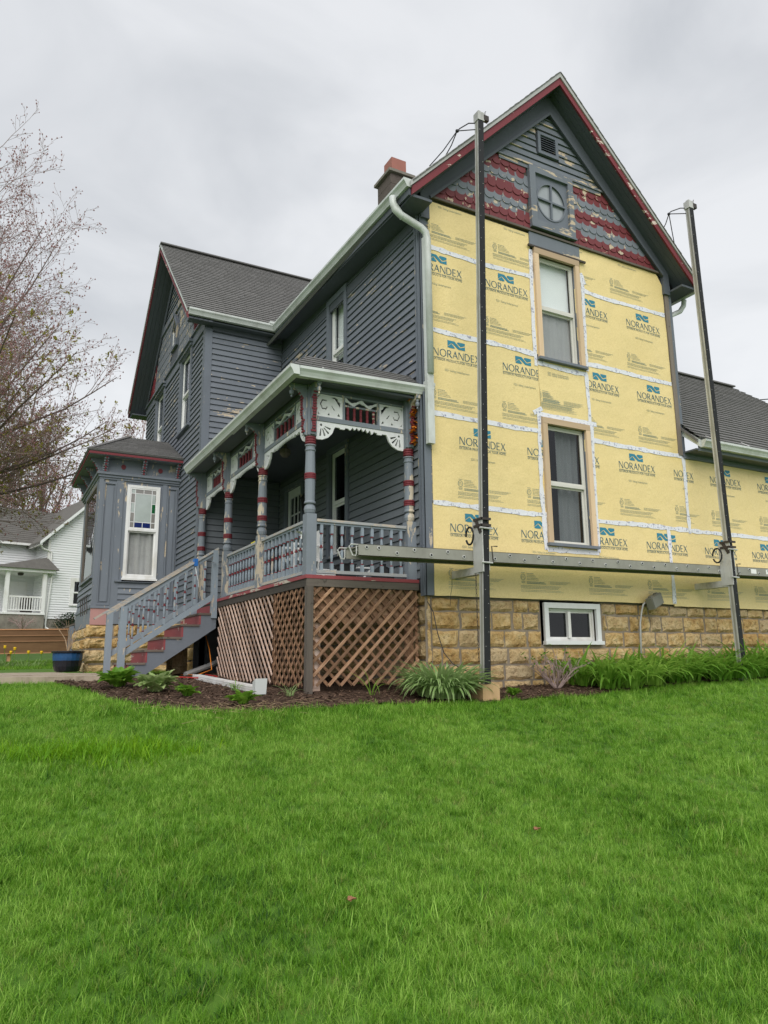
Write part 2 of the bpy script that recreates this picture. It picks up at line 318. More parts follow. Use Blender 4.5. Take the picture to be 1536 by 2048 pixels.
# ------------------------------------------------------------------ mesh builder
class Fr:
    """wall frame: point(u, d, z) = o + u*U + d*N + z*Z (d is outward)"""
    def __init__(s, o, U, N): s.o = V(o); s.U = V(U); s.N = V(N)
    def p(s, u, d, z): return s.o+s.U*u+s.N*d+V((0, 0, z))
FRONT = Fr((0, 0, 0), (1, 0, 0), (0, -1, 0))       # foam wall, u = X
SIDE = Fr((0, 0, 0), (0, 1, 0), (-1, 0, 0))        # grey side wall, u = Y
WINGS = Fr((0, 5.5, 0), (1, 0, 0), (0, -1, 0))     # wing wall towards the porch, u = X
WINGG = Fr((-1.584, 0, 0), (0, 1, 0), (-1, 0, 0))  # wing gable, u = Y
class MB:
    def __init__(s): s.v = []; s.f = []; s.mi = []; s.k = 0
    def add(s, vs, fs):
        b = len(s.v); s.v += [tuple(x) for x in vs]
        for f in fs: s.f.append(tuple(i+b for i in f)); s.mi.append(s.k)
        return s
    def hexa(s, P): return s.add(P, [(0, 3, 2, 1), (4, 5, 6, 7), (0, 1, 5, 4), (1, 2, 6, 5), (2, 3, 7, 6), (3, 0, 4, 7)])
    def box(s, x0, x1, y0, y1, z0, z1):
        return s.hexa([(x0, y0, z0), (x1, y0, z0), (x1, y1, z0), (x0, y1, z0), (x0, y0, z1), (x1, y0, z1), (x1, y1, z1), (x0, y1, z1)])
    def fbox(s, F, u0, u1, d0, d1, z0, z1):
        return s.hexa([F.p(u0, d0, z0), F.p(u1, d0, z0), F.p(u1, d1, z0), F.p(u0, d1, z0), F.p(u0, d0, z1), F.p(u1, d0, z1), F.p(u1, d1, z1), F.p(u0, d1, z1)])
    def bar(s, p, q, w, h, upv=(0, 0, 1)):
        p = V(p); q = V(q); d = (q-p).normalized(); a = d.cross(V(upv))
        if a.length < 1e-4: a = d.cross(V((1, 0, 0)))
        a.normalize(); b = a.cross(d).normalized(); a = a*w/2; b = b*h/2
        return s.hexa([p-a-b, p+a-b, p+a+b, p-a+b, q-a-b, q+a-b, q+a+b, q-a+b])
    def tube(s, pts, rad, n=6, cap=True):
        pts = [V(p) for p in pts]; b0 = len(s.v); ref = V((0.13, 0.21, 0.97)); N = len(pts)
        for i, p in enumerate(pts):
            d = (pts[min(i+1, N-1)]-pts[max(i-1, 0)])
            d = d.normalized() if d.length > 1e-9 else V((0, 0, 1))
            a = d.cross(ref)
            if a.length < 1e-3: a = d.cross(V((1, 0, 0)))
            a.normalize(); b = d.cross(a); r = rad[i] if isinstance(rad, (list, tuple)) else rad
            for k in range(n):
                t = 2*math.pi*k/n; s.v.append(tuple(p+(a*math.cos(t)+b*math.sin(t))*r))
        for i in range(N-1):
            for k in range(n):
                s.f.append((b0+i*n+k, b0+i*n+(k+1) % n, b0+(i+1)*n+(k+1) % n, b0+(i+1)*n+k)); s.mi.append(s.k)
        if cap:
            s.f.append(tuple(b0+k for k in range(n))[::-1]); s.mi.append(s.k)
            s.f.append(tuple(b0+(N-1)*n+k for k in range(n))); s.mi.append(s.k)
        return s
    def lathe(s, c, prof, n=12, mats=None):
        """profile [(r,z)], optional material index for each segment"""
        b0 = len(s.v); cx, cy, cz = c
        for r, z in prof:
            for k in range(n):
                t = 2*math.pi*(k+0.5)/n; s.v.append((cx+r*math.cos(t), cy+r*math.sin(t), cz+z))
        for i in range(len(prof)-1):
            for k in range(n):
                s.f.append((b0+i*n+k, b0+i*n+(k+1) % n, b0+(i+1)*n+(k+1) % n, b0+(i+1)*n+k)); s.mi.append(mats[i] if mats else s.k)
        s.f.append(tuple(b0+k for k in range(n))[::-1]); s.mi.append(s.k)
        e = b0+(len(prof)-1)*n; s.f.append(tuple(e+k for k in range(n))); s.mi.append(s.k)
        return s
    def plate(s, F, outer, holes, d0, d1, sides=True):
        """flat cut-out board with real holes"""
        loops = [outer]+list(holes); flat = [p for l in loops for p in l]
        tris = tessellate_polygon([[V((a, b, 0)) for a, b in l] for l in loops])
        s.add([F.p(a, d1, b) for a, b in flat], [tuple(t) for t in tris])
        if sides:
            s.add([F.p(a, d0, b) for a, b in flat], [tuple(t)[::-1] for t in tris])
            for l in loops:
                n = len(l); vs = [F.p(a, d0, b) for a, b in l]+[F.p(a, d1, b) for a, b in l]
                s.add(vs, [(i, (i+1) % n, n+(i+1) % n, n+i) for i in range(n)])
        return s
    def prism(s, P, Q):
        n = len(P); s.add(list(P)+list(Q), [tuple(range(n))[::-1], tuple(range(n, 2*n))]+[(i, (i+1) % n, n+(i+1) % n, n+i) for i in range(n)]); return s
    def leaf(s, base, az, length, width, lift, droop, seg=5, fold=0.0, wprof=None):
        b = V(base); d = V((math.cos(az), math.sin(az), 0)); sd_ = V((-math.sin(az), math.cos(az), 0)); p = b.copy(); ang = lift; st = length/seg; L_ = []; 
        for i in range(seg+1):
            t = i/seg; w = width*(wprof(t) if wprof else max(0.05, math.sin(math.pi*min(1, 0.12+0.88*t))**0.7))
            L_.append((p-sd_*w/2+V((0, 0, fold*w)), p.copy(), p+sd_*w/2+V((0, 0, fold*w))))
            p = p+(d*math.cos(ang)+V((0, 0, math.sin(ang))))*st; ang -= droop/seg
        vs = [x for q in L_ for x in q]; fs = []
        for i in range(seg): fs += [(3*i, 3*i+1, 3*i+4, 3*i+3), (3*i+1, 3*i+2, 3*i+5, 3*i+4)]
        return s.add(vs, fs)
    def mesh(s, name, mats, smooth=False):
        me = bpy.data.meshes.new(name); me.from_pydata(s.v, [], s.f)
        for m_ in (mats if isinstance(mats, (list, tuple)) else [mats]): me.materials.append(M[m_])
        if any(s.mi): me.polygons.foreach_set('material_index', s.mi)
        if len(s.f) < 4000:
            bm_ = bmesh.new(); bm_.from_mesh(me); bmesh.ops.recalc_face_normals(bm_, faces=bm_.faces[:]); bm_.to_mesh(me); bm_.free()
        if smooth: me.polygons.foreach_set('use_smooth', [True]*len(me.polygons))
        me.update(); return me
    def build(s, name, mats, parent=None, smooth=False, **t): return link(name, s.mesh(name, mats, smooth), parent, **t)

def tag(o, label=None, cat=None, group=None, kind=None):
    if label: o['label'] = label
    if cat: o['category'] = cat
    if group: o['group'] = group
    if kind: o['kind'] = kind
    return o
def link(name, me, parent=None, loc=None, rot=None, scale=None, label=None, cat=None, group=None, kind=None):
    o = bpy.data.objects.new(name, me); COL.objects.link(o)
    if loc is not None: o.location = loc
    if rot is not None: o.rotation_euler = rot
    if scale is not None: o.scale = scale
    if parent:
        o.parent = parent
        if parent.type == 'EMPTY': o.matrix_parent_inverse = Matrix.Translation(-parent.location)
    return tag(o, label, cat, group, kind)
def thing(name, label, cat, loc, group=None):
    o = bpy.data.objects.new(name, None); COL.objects.link(o); o.location = loc; o.empty_display_size = 0.2
    return tag(o, label, cat, group)
def copy_tree(o, delta, parent=None, label=None):
    c = o.copy(); COL.objects.link(c)
    if parent: c.parent = parent; c.matrix_parent_inverse = o.matrix_parent_inverse.copy()
    else: c.location = o.location+V(delta)
    if label: c['label'] = label
    for ch in o.children: copy_tree(ch, None, c)
    return c
def lerp(a, b, t): return a+(b-a)*t
def interp(x, xs, ys):
    return float(np.interp(x, xs, ys))

# ================================================================== terrain
TY = [-40, -12, -7.9, -4, -1.3, 0, 4, 8, 12, 16, 22, 32, 45, 120, 600]
TZ = [-3.4, -2.78, -2.36, -1.79, -1.33, -1.2, -1.04, -0.97, -0.86, -0.70, -0.30, .78, 1.45, 2.5, 6]
def tz(x, y):
    z = interp(y, TY, TZ)
    z += 0.035*max(0, min(6, x-1.0))*max(0, min(1, (y+4)/4))
    z += 0.035*noise.noise((x*0.45, y*0.45, 3.1))+0.014*noise.noise((x*1.7, y*1.7, 7.7))
    return z
BED = [(-3.75, 1.6), (-3.7, 0.5), (-3.5, -0.25), (-3.1, -0.68), (-2.5, -0.95), (-1.7, -0.85), (-1.1, -0.70), (-0.5, -0.80), (0.3, -0.86), (1.2, -0.92), (1.9, -0.92), (2.4, -0.72), (3.2, -0.66), (4.4, -0.62), (6, -0.6), (9.5, -0.6), (9.5, 0.2), (-1.2, 4.5), (-1.3, 5.4), (-3.6, 5.2), (-4.1, 3.4)]
PATH = [(-3.1, 3.0), (-3.1, 5.5), (-3.3, 7.0), (-3.3, 9.9), (-9.0, 10.0), (-9.0, 8.4), (-5.7, 7.9), (-5.1, 5.6), (-4.95, 3.2)]
def inpoly(x, y, P):
    c = False; n = len(P)
    for i in range(n):
        (x0, y0), (x1, y1) = P[i], P[(i+1) % n]
        if (y0 > y) != (y1 > y) and x < (x1-x0)*(y-y0)/(y1-y0)+x0: c = not c
    return c
def axis(lo, hi, near0, near1, step, grow=1.35):
    a = list(np.arange(near0, near1+1e-6, step)); s_ = step
    while a[-1] < hi: s_ *= grow; a.append(min(hi, a[-1]+s_))
    s_ = step
    while a[0] > lo: s_ *= grow; a.insert(0, max(lo, a[0]-s_))
    return a
gx = axis(-500, 500, -9, 10, 0.3); gy = axis(-60, 600, -9, 13, 0.3)
b = MB(); b.v = [(x, y, tz(x, y)) for y in gy for x in gx]; nx = len(gx)
b.f = [(j*nx+i, j*nx+i+1, (j+1)*nx+i+1, (j+1)*nx+i) for j in range(len(gy)-1) for i in range(nx-1)]; b.mi = [0]*len(b.f)
b.build('ground', 'soil_lawn', smooth=True, kind='structure')
def sheet(name, P, lift, m, step=0.12, rough=0.0):
    xs = [p[0] for p in P]; ys = [p[1] for p in P]
    bm = bmesh.new(); 
    vs = {}
    x0, x1, y0, y1 = min(xs), max(xs), min(ys), max(ys); nxx = int((x1-x0)/step)+1; nyy = int((y1-y0)/step)+1
    def gv(i, j):
        if (i, j) not in vs:
            x = x0+i*step; y = y0+j*step
            vs[i, j] = bm.verts.new((x, y, tz(x, y)+lift+rough*noise.noise((x*6, y*6, 1))+rough*0.6*noise.noise((x*19, y*19, 4))))
        return vs[i, j]
    for j in range(nyy):
        for i in range(nxx):
            if inpoly(x0+(i+.5)*step, y0+(j+.5)*step, P): bm.faces.new((gv(i, j), gv(i+1, j), gv(i+1, j+1), gv(i, j+1)))
    me = bpy.data.meshes.new(name); bm.to_mesh(me); bm.free(); me.materials.append(M[m]); me.polygons.foreach_set('use_smooth', [True]*len(me.polygons))
    return link(name, me, kind='structure')
sheet('flower_bed', BED, 0.022, 'mulch', 0.07, 0.03)
# concrete walk: real slabs
def slab(name, P, top, thick, m='concrete'):
    b = MB(); b.prism([(x, y, top-thick) for x, y in P], [(x, y, top) for x, y in P]); return b.build(name, m, kind='structure')
wl = slab('walk', [(-3.2, 4.3), (-3.2, 5.5), (-3.6, 6.1), (-3.6, 9.9), (-9, 10.0), (-9, 8.4), (-5.6, 7.9), (-5.1, 5.6), (-4.7, 4.3)], -0.965, 0.12)
sl = slab('front_walk_slab', [(-3.16, 3.05), (-3.16, 4.28), (-4.72, 4.28), (-4.9, 3.3)], -0.975, 0.16)

# ================================================================== house
house = thing('house', 'grey two-storey Victorian house with yellow foam boards on its gable wall', 'house', (0, 0, -1.2))
HP = house
def cells(lo, hi, extra, step=None):
    a = {round(lo, 4), round(hi, 4)} | {round(e, 4) for e in extra if lo < e < hi}
    if step:
        n = max(1, int((hi-lo)/step)); a |= {round(lo+(hi-lo)*i/n, 4) for i in range(n+1)}
    return sorted(a)
def wall_quads(b, F, u0, u1, z0, z1, holes, d=0.0):
    us = cells(u0, u1, [h[0] for h in holes]+[h[1] for h in holes]); zs = cells(z0, z1, [h[2] for h in holes]+[h[3] for h in holes])
    for i in range(len(us)-1):
        for j in range(len(zs)-1):
            cu = (us[i]+us[i+1])/2; cz = (zs[j]+zs[j+1])/2
            if any(h[0] < cu < h[1] and h[2] < cz < h[3] for h in holes): continue
            b.add([F.p(us[i], d, zs[j]), F.p(us[i+1], d, zs[j]), F.p(us[i+1], d, zs[j+1]), F.p(us[i], d, zs[j+1])], [(0, 1, 2, 3)])
    for h in holes:   # reveals
        a0, a1, c0, c1 = h[:4]; r = 0.16
        for P_, Q_ in (((a0, c0), (a0, c1)), ((a1, c0), (a1, c1)), ((a0, c0), (a1, c0)), ((a0, c1), (a1, c1))):
            b.add([F.p(P_[0], d, P_[1]), F.p(Q_[0], d, Q_[1]), F.p(Q_[0], d-r, Q_[1]), F.p(P_[0], d-r, P_[1])], [(0, 1, 2, 3)])
def siding(F, parent, u0, u1, z0, z1, holes, m='grey_siding', pitch=0.115, ufun=None, base=0.0):
    """one clapboard object for each course and each stretch between openings"""
    n = int(math.ceil((z1-z0)/pitch-0.05))
    for i in range(n):
        a = z0+i*pitch; c = min(a+pitch, z1); top = min(c+0.012, z1+0.01)
        spans = [(u0, u1)]
        for h in holes:
            if h[2] < c-0.02 and h[3] > a+0.02:
                ns = []
                for s0, s1 in spans:
                    if h[1] <= s0 or h[0] >= s1: ns.append((s0, s1)); continue
                    if h[0]-s0 > 0.03: ns.append((s0, h[0]))
                    if s1-h[1] > 0.03: ns.append((h[1], s1))
                spans = ns
        for s0, s1 in spans:
            l0, l1, r0, r1 = s0, s0, s1, s1
            if ufun:
                (la, ra), (lb, rb) = ufun(a), ufun(top)
                l0, l1, r0, r1 = max(s0, la), max(s0, lb), min(s1, ra), min(s1, rb)
                if r0-l0 < 0.04: continue
                if r1 < l1: l1 = r1 = (l1+r1)/2
            jit = R.uniform(-0.0015, 0.0015); t = 0.027+jit+base
            a += .011; b = MB(); b.hexa([F.p(l0, base, a), F.p(r0, base, a), F.p(r0, t, a+R.uniform(-.002, .002)), F.p(l0, t, a+R.uniform(-.002, .002)), F.p(l1, base, c), F.p(r1, base, c), F.p(r1, 0.007+base, c), F.p(l1, 0.007+base, c)]); a -= .011
            b.build('siding_board', m, parent)

# ---- windows
def window(F, u0, u1, z0, z1, name='window', casing='grey_trim', cw=0.11, cd0=0.0, cd1=0.045, sash='vinyl', sw=0.045, sd=-0.05, glass='glass', inner=None, head=True, sill='grey_trim', parent=None, split=0.5, lower_dark=False, sillw=0.04, headw=None, headm=None):
    """u0..z1 is the outside of the sash frame (the wall opening)"""
    w = MB(); d0, d1 = sd-0.03, sd+0.03
    w.fbox(F, u0, u0+sw, d0, d1, z0, z1).fbox(F, u1-sw, u1, d0, d1, z0, z1).fbox(F, u0+sw, u1-sw, d0, d1, z1-sw, z1).fbox(F, u0+sw, u1-sw, d0, d1, z0, z0+sw)
    wo = w.build(name, sash, parent or HP)
    zm = lerp(z0, z1, split)
    if split > 0:
        MB().fbox(F, u0+sw, u1-sw, d0-0.005, d1+0.006, zm-0.022, zm+0.022).build('meeting_rail', sash, wo)
    s2 = 0.028
    for (za, zb, dd) in ([(zm+0.022, z1-sw, sd+0.012), (z0+sw, zm-0.022, sd-0.016)] if split > 0 else [(z0+sw, z1-sw, sd)]):
        q = MB(); a, c = u0+sw, u1-sw
        q.fbox(F, a, a+s2, dd-.012, dd+.012, za, zb).fbox(F, c-s2, c, dd-.012, dd+.012, za, zb).fbox(F, a+s2, c-s2, dd-.012, dd+.012, zb-s2, zb).fbox(F, a+s2, c-s2, dd-.012, dd+.012, za, za+s2)
        q.build('sash', sash, wo)
        MB().fbox(F, a+s2, c-s2, dd-0.003, dd+0.003, za+s2, zb-s2).build('pane', glass, wo)
    if casing:
        MB().fbox(F, u0-cw, u0, cd0, cd1, z0, z1).build('casing', casing, wo)
        MB().fbox(F, u1, u1+cw, cd0, cd1, z0, z1).build('casing', casing, wo)
        if head: MB().fbox(F, u0-cw, u1+cw, cd0, cd1+0.002, z1, z1+(headw or cw)).build('head_casing', headm or casing, wo)
    if sill: MB().fbox(F, u0-cw-0.02, u1+cw+0.02, cd0, cd1+0.03, z0-sillw, z0).build('sill', sill, wo)
    if inner:
        inner(F, u0+0.03, u1-0.03, z0, z1, wo)
    return wo
def curtain(part=1.0, dim='curtain', dep=-0.16, amp=0.022, freq=17, gap=None, drop=0.0):
    def f(F, u0, u1, z0, z1, wo):
        zt = z1-drop
        spans = [(u0, u1)] if gap is None else [(u0, lerp(u0, u1, gap[0])), (lerp(u0, u1, gap[1]), u1)]
        for s0, s1 in spans:
            b = MB(); n = 36; rows = 4
            for j in range(rows+1):
                z = lerp(lerp(z1, z0, part), zt, j/rows)
                for i in range(n+1):
                    u = lerp(s0, s1, i/n); b.v.append(tuple(F.p(u, dep+amp*math.sin(freq*(u-s0)*2+0.4*j)+amp*.5*math.sin(freq*4.3*u+1), z)))
            for j in range(rows):
                for i in range(n): b.f.append((j*(n+1)+i, j*(n+1)+i+1, (j+1)*(n+1)+i+1, (j+1)*(n+1)+i)); b.mi.append(0)
            b.build('curtain', dim, wo, smooth=True)
    return f
def roller(frac):
    def f(F, u0, u1, z0, z1, wo):
        MB().fbox(F, u0, u1, -0.13, -0.125, lerp(z1, z0, frac), z1).build('roller_blind', 'blind', wo)
    return f
def both(*fs):
    def f(*a):
        for g in fs: g(*a)
    return f

Wd = 4.96
UPW = (2.09, 2.83, 3.60, 5.30); LOW = (2.075, 2.825, 0.80, 2.57); BAS = (1.97, 2.86, -0.565, -0.11)
SQ = (2.10, 2.76, 5.89, 6.70)
# backing walls (closed shell)
b = MB(); wall_quads(b, FRONT, 0, Wd, -0.01, 5.5, [(*UPW,), (*LOW,)], -0.02)
cxm = 2.48
b.add([FRONT.p(0, -0.02, 5.5), FRONT.p(Wd, -0.02, 5.5), FRONT.p(Wd, -.02, 5.72), FRONT.p(cxm, -0.02, 8.2), FRONT.p(0, -.02, 5.72)], [(0, 1, 2, 3, 4)])
fwall = b.build('front_wall', 'oldwood', HP)
SWIN = (2.45, 3.06, 3.50, 5.36); PWIN = (2.40, 3.02, 0.87, 2.62); DOOR = (4.30, 5.08, 0.22, 2.40)
b = MB(); wall_quads(b, SIDE, 0, 5.5, 0.1, 5.9, [SWIN, PWIN, DOOR], 0.0); swall = b.build('side_wall', 'grey_shaded', HP)
b = MB(); wall_quads(b, WINGS, -1.584, 0, -1.7, 6.0, [], 0.0); wwall = b.build('wing_wall', 'grey_shaded', HP)
GW1 = (6.62, 7.46, 3.98, 5.66); GW2 = (9.25, 10.1, 3.98, 5.66); GA = (8.05, 8.62, 6.32, 6.95)
b = MB(); wall_quads(b, WINGG, 5.5, 11.56, -0.1, 5.9, [GW1, GW2], 0.0)
b.fbox(WINGG, 5.5, 11.56, -.2, -.1, -1.7, -.1)
b.add([WINGG.p(5.5, 0, 5.9), WINGG.p(11.56, 0, 5.9), WINGG.p(8.53, 0, 8.75)], [(0, 1, 2)])
gwall = b.build('wing_gable_wall', 'grey_shaded', HP)
# far walls of the block, so that the rooms are closed
b = MB(); b.box(4.8, 4.96, 0.1, 11.56, -1.7, 5.9).box(-1.584, 4.96, 11.4, 11.56, -1.7, 5.9); b.build('rear_wall', 'grey_shaded', HP)
b = MB(); b.box(0.1, 4.75, 0.2, 11.3, 2.98, 3.16).box(0.1, 4.75, 0.2, 11.3, 0.0, 0.18); b.build('inner_floor', 'dark', HP)

# ---- siding courses
siding(SIDE, swall, 0.16, 5.48, 0.22, 2.62, [(PWIN[0]-.09, PWIN[1]+.09, PWIN[2]-.04, PWIN[3]+.09), (DOOR[0]-.09, DOOR[1]+.09, 0, DOOR[3]+.09)], 'grey_shade')
siding(SIDE, swall, 0.14, 5.48, 2.98, 5.45, [(SWIN[0]-.09, SWIN[1]+.09, SWIN[2]-.04, SWIN[3]+.09)])
siding(WINGS, wwall, -1.47, -0.03, 0.22, 2.66, [], 'grey_shade')
siding(WINGS, wwall, -1.47, -0.03, 2.70, 5.60, [])
siding(WINGG, gwall, 5.62, 7.19, -0.02, 3.2, [])
siding(WINGG, gwall, 5.62, 11.50, 3.2, 5.62, [(GW1[0]-.09, GW1[1]+.09, GW1[2]-.04, GW1[3]+.1), (GW2[0]-.09, GW2[1]+.09, GW2[2]-.04, GW2[3]+.1)])
# wing gable: frieze board, fish-scale field, top clapboards
MB().fbox(WINGG, 5.52, 11.52, 0.0, 0.035, 5.64, 5.84).build('frieze_board', 'grey_trim', gwall)
MB().fbox(WINGG, 5.50, 11.54, 0.0, 0.075, 5.84, 5.875).build('frieze_moulding', 'grey_trim', gwall)
def gspan(z): h = (8.72-z)/0.926; return (8.53-h, 8.53+h)
siding(WINGG, gwall, 5.6, 11.5, 7.38, 8.6, [], 'grey_siding', 0.115, lambda z: gspan(z+0.14))
MB().fbox(WINGG, gspan(7.5)[0], gspan(7.5)[1], 0.0, 0.05, 7.22, 7.38).build('gable_band', 'grey_trim', gwall)
# wing gable shingles (scallops)
def scallop(w, h, n=6):
    r = w/2; pts = [(-r, h), (-r, r*0.75)]
    for i in range(1, n): a = math.pi+math.pi*i/n; pts.append((r*math.cos(a), r*0.75+r*0.75*math.sin(a)))
    pts += [(r, r*0.75), (r, h)]
    return pts
def shingle_mesh(name, F0, w, h, mat_, t0=0.011, t1=0.003):
    P = scallop(w, h); b = MB(); n = len(P)
    fr = [F0.p(x, lerp(t0, t1, z/h), z) for x, z in P]; bk = [F0.p(x, 0, z) for x, z in P]
    b.add(fr, [tuple(range(n))]); b.add(fr+bk, [(i, (i+1) % n, n+(i+1) % n, n+i) for i in range(n-1)])
    return b.mesh(name, mat_)
F0g = Fr((0, 0, 0), WINGG.U, WINGG.N)
wsh = shingle_mesh('wing_shingle', F0g, 0.155, 0.19, 'sh_grey')
row = 0; z = 5.875
while z < 7.2:
    l, r_ = gspan(z+0.33)
    u = l+(0.08 if row % 2 else 0.0)
    while u < r_:
        ok = not (GA[0]-0.12 < u < GA[1]+0.12 and z < GA[3]+0.3-abs(u-8.33)*1.1)
        corner = (u < 6.45+ (z-5.875)*0.45 or u > 10.6-(z-5.875)*0.45)
        if ok and not corner: link('shingle', wsh, gwall, WINGG.p(u, 0.004+0.004*(row % 2), z))
        u += 0.158
    row += 1; z += 0.11
# red sunburst corners of the wing gable
for (a, cdir) in ((5.62, 1), (11.44, -1)):
    P = [(a+cdir*0.05, 5.88), (a+cdir*0.85, 5.88), (a+cdir*1.0, 6.7)]
    P = P if cdir > 0 else P[::-1]
    fan = MB().plate(WINGG, P, [], 0.003, 0.012).build('sunburst_panel', 'red', gwall)
    for k in range(9):
        e = (lerp(P[0][0] if cdir > 0 else P[2][0], a+cdir*1.0, k/8), lerp(5.9, 6.7, k/8)); st = (a+cdir*0.84, 5.89)
        MB().bar(WINGG.p(st[0], .014, st[1]), WINGG.p(e[0], .014, e[1]), 0.012, 0.012).build('sunburst_ray', 'red', gwall)
# pointed attic window
P = [(GA[0], GA[2]), (GA[1], GA[2]), (GA[1], 6.85), (8.335, 7.2), (GA[0], 6.85)]
Pi = [(GA[0]+.08, GA[2]+.07), (GA[1]-.08, GA[2]+.07), (GA[1]-.08, 6.82), (8.335, 7.06), (GA[0]+.08, 6.82)]
aw = MB().plate(WINGG, P, [Pi], 0.0, 0.06).build('attic_window', 'grey_trim', HP)
MB().plate(WINGG, Pi, [], 0.01, 0.014).build('pane', 'glass_dark', aw)
MB().fbox(WINGG, Pi[0][0], Pi[0][0]+.035, .015, .03, Pi[0][1], 6.8).fbox(WINGG, Pi[1][0]-.035, Pi[1][0], .015, .03, Pi[0][1], 6.8).build('sash', 'vinyl', aw)

# ---- corner boards
cbm = MB(); cbm.fbox(SIDE, -0.02, 0.14, 0.0, 0.03, 0.0, 5.5).fbox(SIDE, 0.03, 0.05, 0.03, 0.042, 0, 5.5).fbox(SIDE, 0.09, 0.11, 0.03, 0.042, 0.0, 5.5)
cbm.build('corner_board', 'grey_trim', HP)
cb = MB(); cb.fbox(FRONT, -0.03, 0.075, 0.0, 0.022, 0.0, 1.95).build('corner_board', 'grey_trim', HP)
MB().fbox(FRONT, -0.03, 0.075, 0.0, 0.022, 1.95, 5.48).build('corner_board', 'grey_trim', HP)
b = MB(); b.fbox(WINGG, 5.49, 5.62, 0.0, 0.03, -0.02, 5.64).build('corner_board', 'grey_trim', HP)
b = MB(); b.fbox(WINGS, -1.61, -1.47, 0.0, 0.03, 0.2, 5.64).build('corner_board', 'grey_trim', HP)
MB().fbox(FRONT, 4.875, 4.965, 0.0, 0.03, 2.45, 5.5).build('corner_board', 'oldwood', HP)
MB().fbox(FRONT, 4.966, 5.04, -0.1, 0.02, 2.45, 5.5).build('corner_board', 'grey_trim', HP)
# old siding strip showing beside the foam
for k in range(24):
    z0 = 0.05+k*0.235
    if z0 > 5.4: break
    MB().hexa([FRONT.p(.076, 0, z0), FRONT.p(.15, 0, z0), FRONT.p(.15, .012, z0), FRONT.p(.076, .012, z0), FRONT.p(.076, 0, z0+.24), FRONT.p(.15, 0, z0+.24), FRONT.p(.15, .003, z0+.24), FRONT.p(.076, .003, z0+.24)]).build('siding_board', 'grey_gable', fwall)

# ---- foam sheathing
FOAM = 0.014
def foamd(x, z):
    r_ = 0.0
    for s_ in (1.22, 2.44, 3.66, 4.9): r_ += 0.010*math.exp(-((z-s_)/0.09)**2)*noise.noise((x*2.2, s_*3, 1.7))
    return FOAM+0.008*noise.noise((x*1.1, z*1.1, 0.3))+0.0055*noise.noise((x*3.3, z*3.3, 5.0))+r_
def panel(x0, x1, z0, z1, holes=(), cut=None):
    us = cells(x0, x1, [h[0] for h in holes]+[h[1] for h in holes], 0.06); zs = cells(z0, z1, [h[2] for h in holes]+[h[3] for h in holes], 0.06)
    bm = bmesh.new(); vs = {}
    def gv(i, j):
        if (i, j) not in vs:
            x, z = us[i], zs[j]
            if i in (0, len(us)-1): x += 0.006*noise.noise((x, z*4, 2))
            if j in (0, len(zs)-1): z += 0.006*noise.noise((x*4, z, 9))
            vs[i, j] = bm.verts.new(FRONT.p(x, foamd(x, z), z))
        return vs[i, j]
    for i in range(len(us)-1):
        for j in range(len(zs)-1):
            cu, cz = (us[i]+us[i+1])/2, (zs[j]+zs[j+1])/2
            if any(h[0] < cu < h[1] and h[2] < cz < h[3] for h in holes): continue
            bm.faces.new((gv(i, j), gv(i+1, j), gv(i+1, j+1), gv(i, j+1)))
    if cut: bmesh.ops.bisect_plane(bm, geom=bm.verts[:]+bm.edges[:]+bm.faces[:], plane_co=cut[0], plane_no=cut[1], clear_outer=True)
    e = [e for e in bm.edges if e.is_boundary]; r_ = bmesh.ops.extrude_edge_only(bm, edges=e)
    for v in r_['geom']:
        if isinstance(v, bmesh.types.BMVert): v.co.y = 0.0
    me = bpy.data.meshes.new('sheathing_panel'); bm.to_mesh(me); bm.free(); me.materials.append(M['foam'])
    o = link('sheathing_panel', me, HP); return o
hl = [(LOW[0], LOW[1], LOW[2], LOW[3])]; hu = [(UPW[0], UPW[1], UPW[2], UPW[3])]
PAN = {}
PAN['r0'] = (.085, 4.46, 0.0, 1.205, hl)
PAN['r0b'] = (4.468, 9.5, -0.03, 1.195, [])
PAN['r1'] = (.095, 2.075, 1.213, 2.43, [])
PAN['r1r'] = (2.825, 4.965, 1.213, 2.435, [])
PAN['r1b'] = (4.972, 9.5, 1.203, 2.40, [])
PAN['r2'] = (.12, 1.99, 2.438, 3.645, [(2.0, 3, 0, 0)])
PAN['r2c'] = (1.998, 2.935, 2.57, 3.60, [])
PAN['r2r'] = (2.943, 4.872, 2.443, 3.675, [])
PAN['r3'] = (.145, 2.09, 3.653, 4.885, [])
PAN['r3r'] = (2.83, 4.862, 3.683, 4.915, [])
PAN['r4'] = (.118, 1.96, 4.893, 5.625, [])
PAN['r4r'] = (2.965, 4.852, 4.923, 5.66, [])
for k, p in PAN.items():
    cut = ((4.75, 0, 5.62), V((0.85, 0, 0.53))) if k == 'r4r' else (((0.13, 0, 5.60), V((-.6, 0, .8))) if k == 'r4' else None)
    PAN[k] = (*p, panel(*p[:4], p[4], cut))

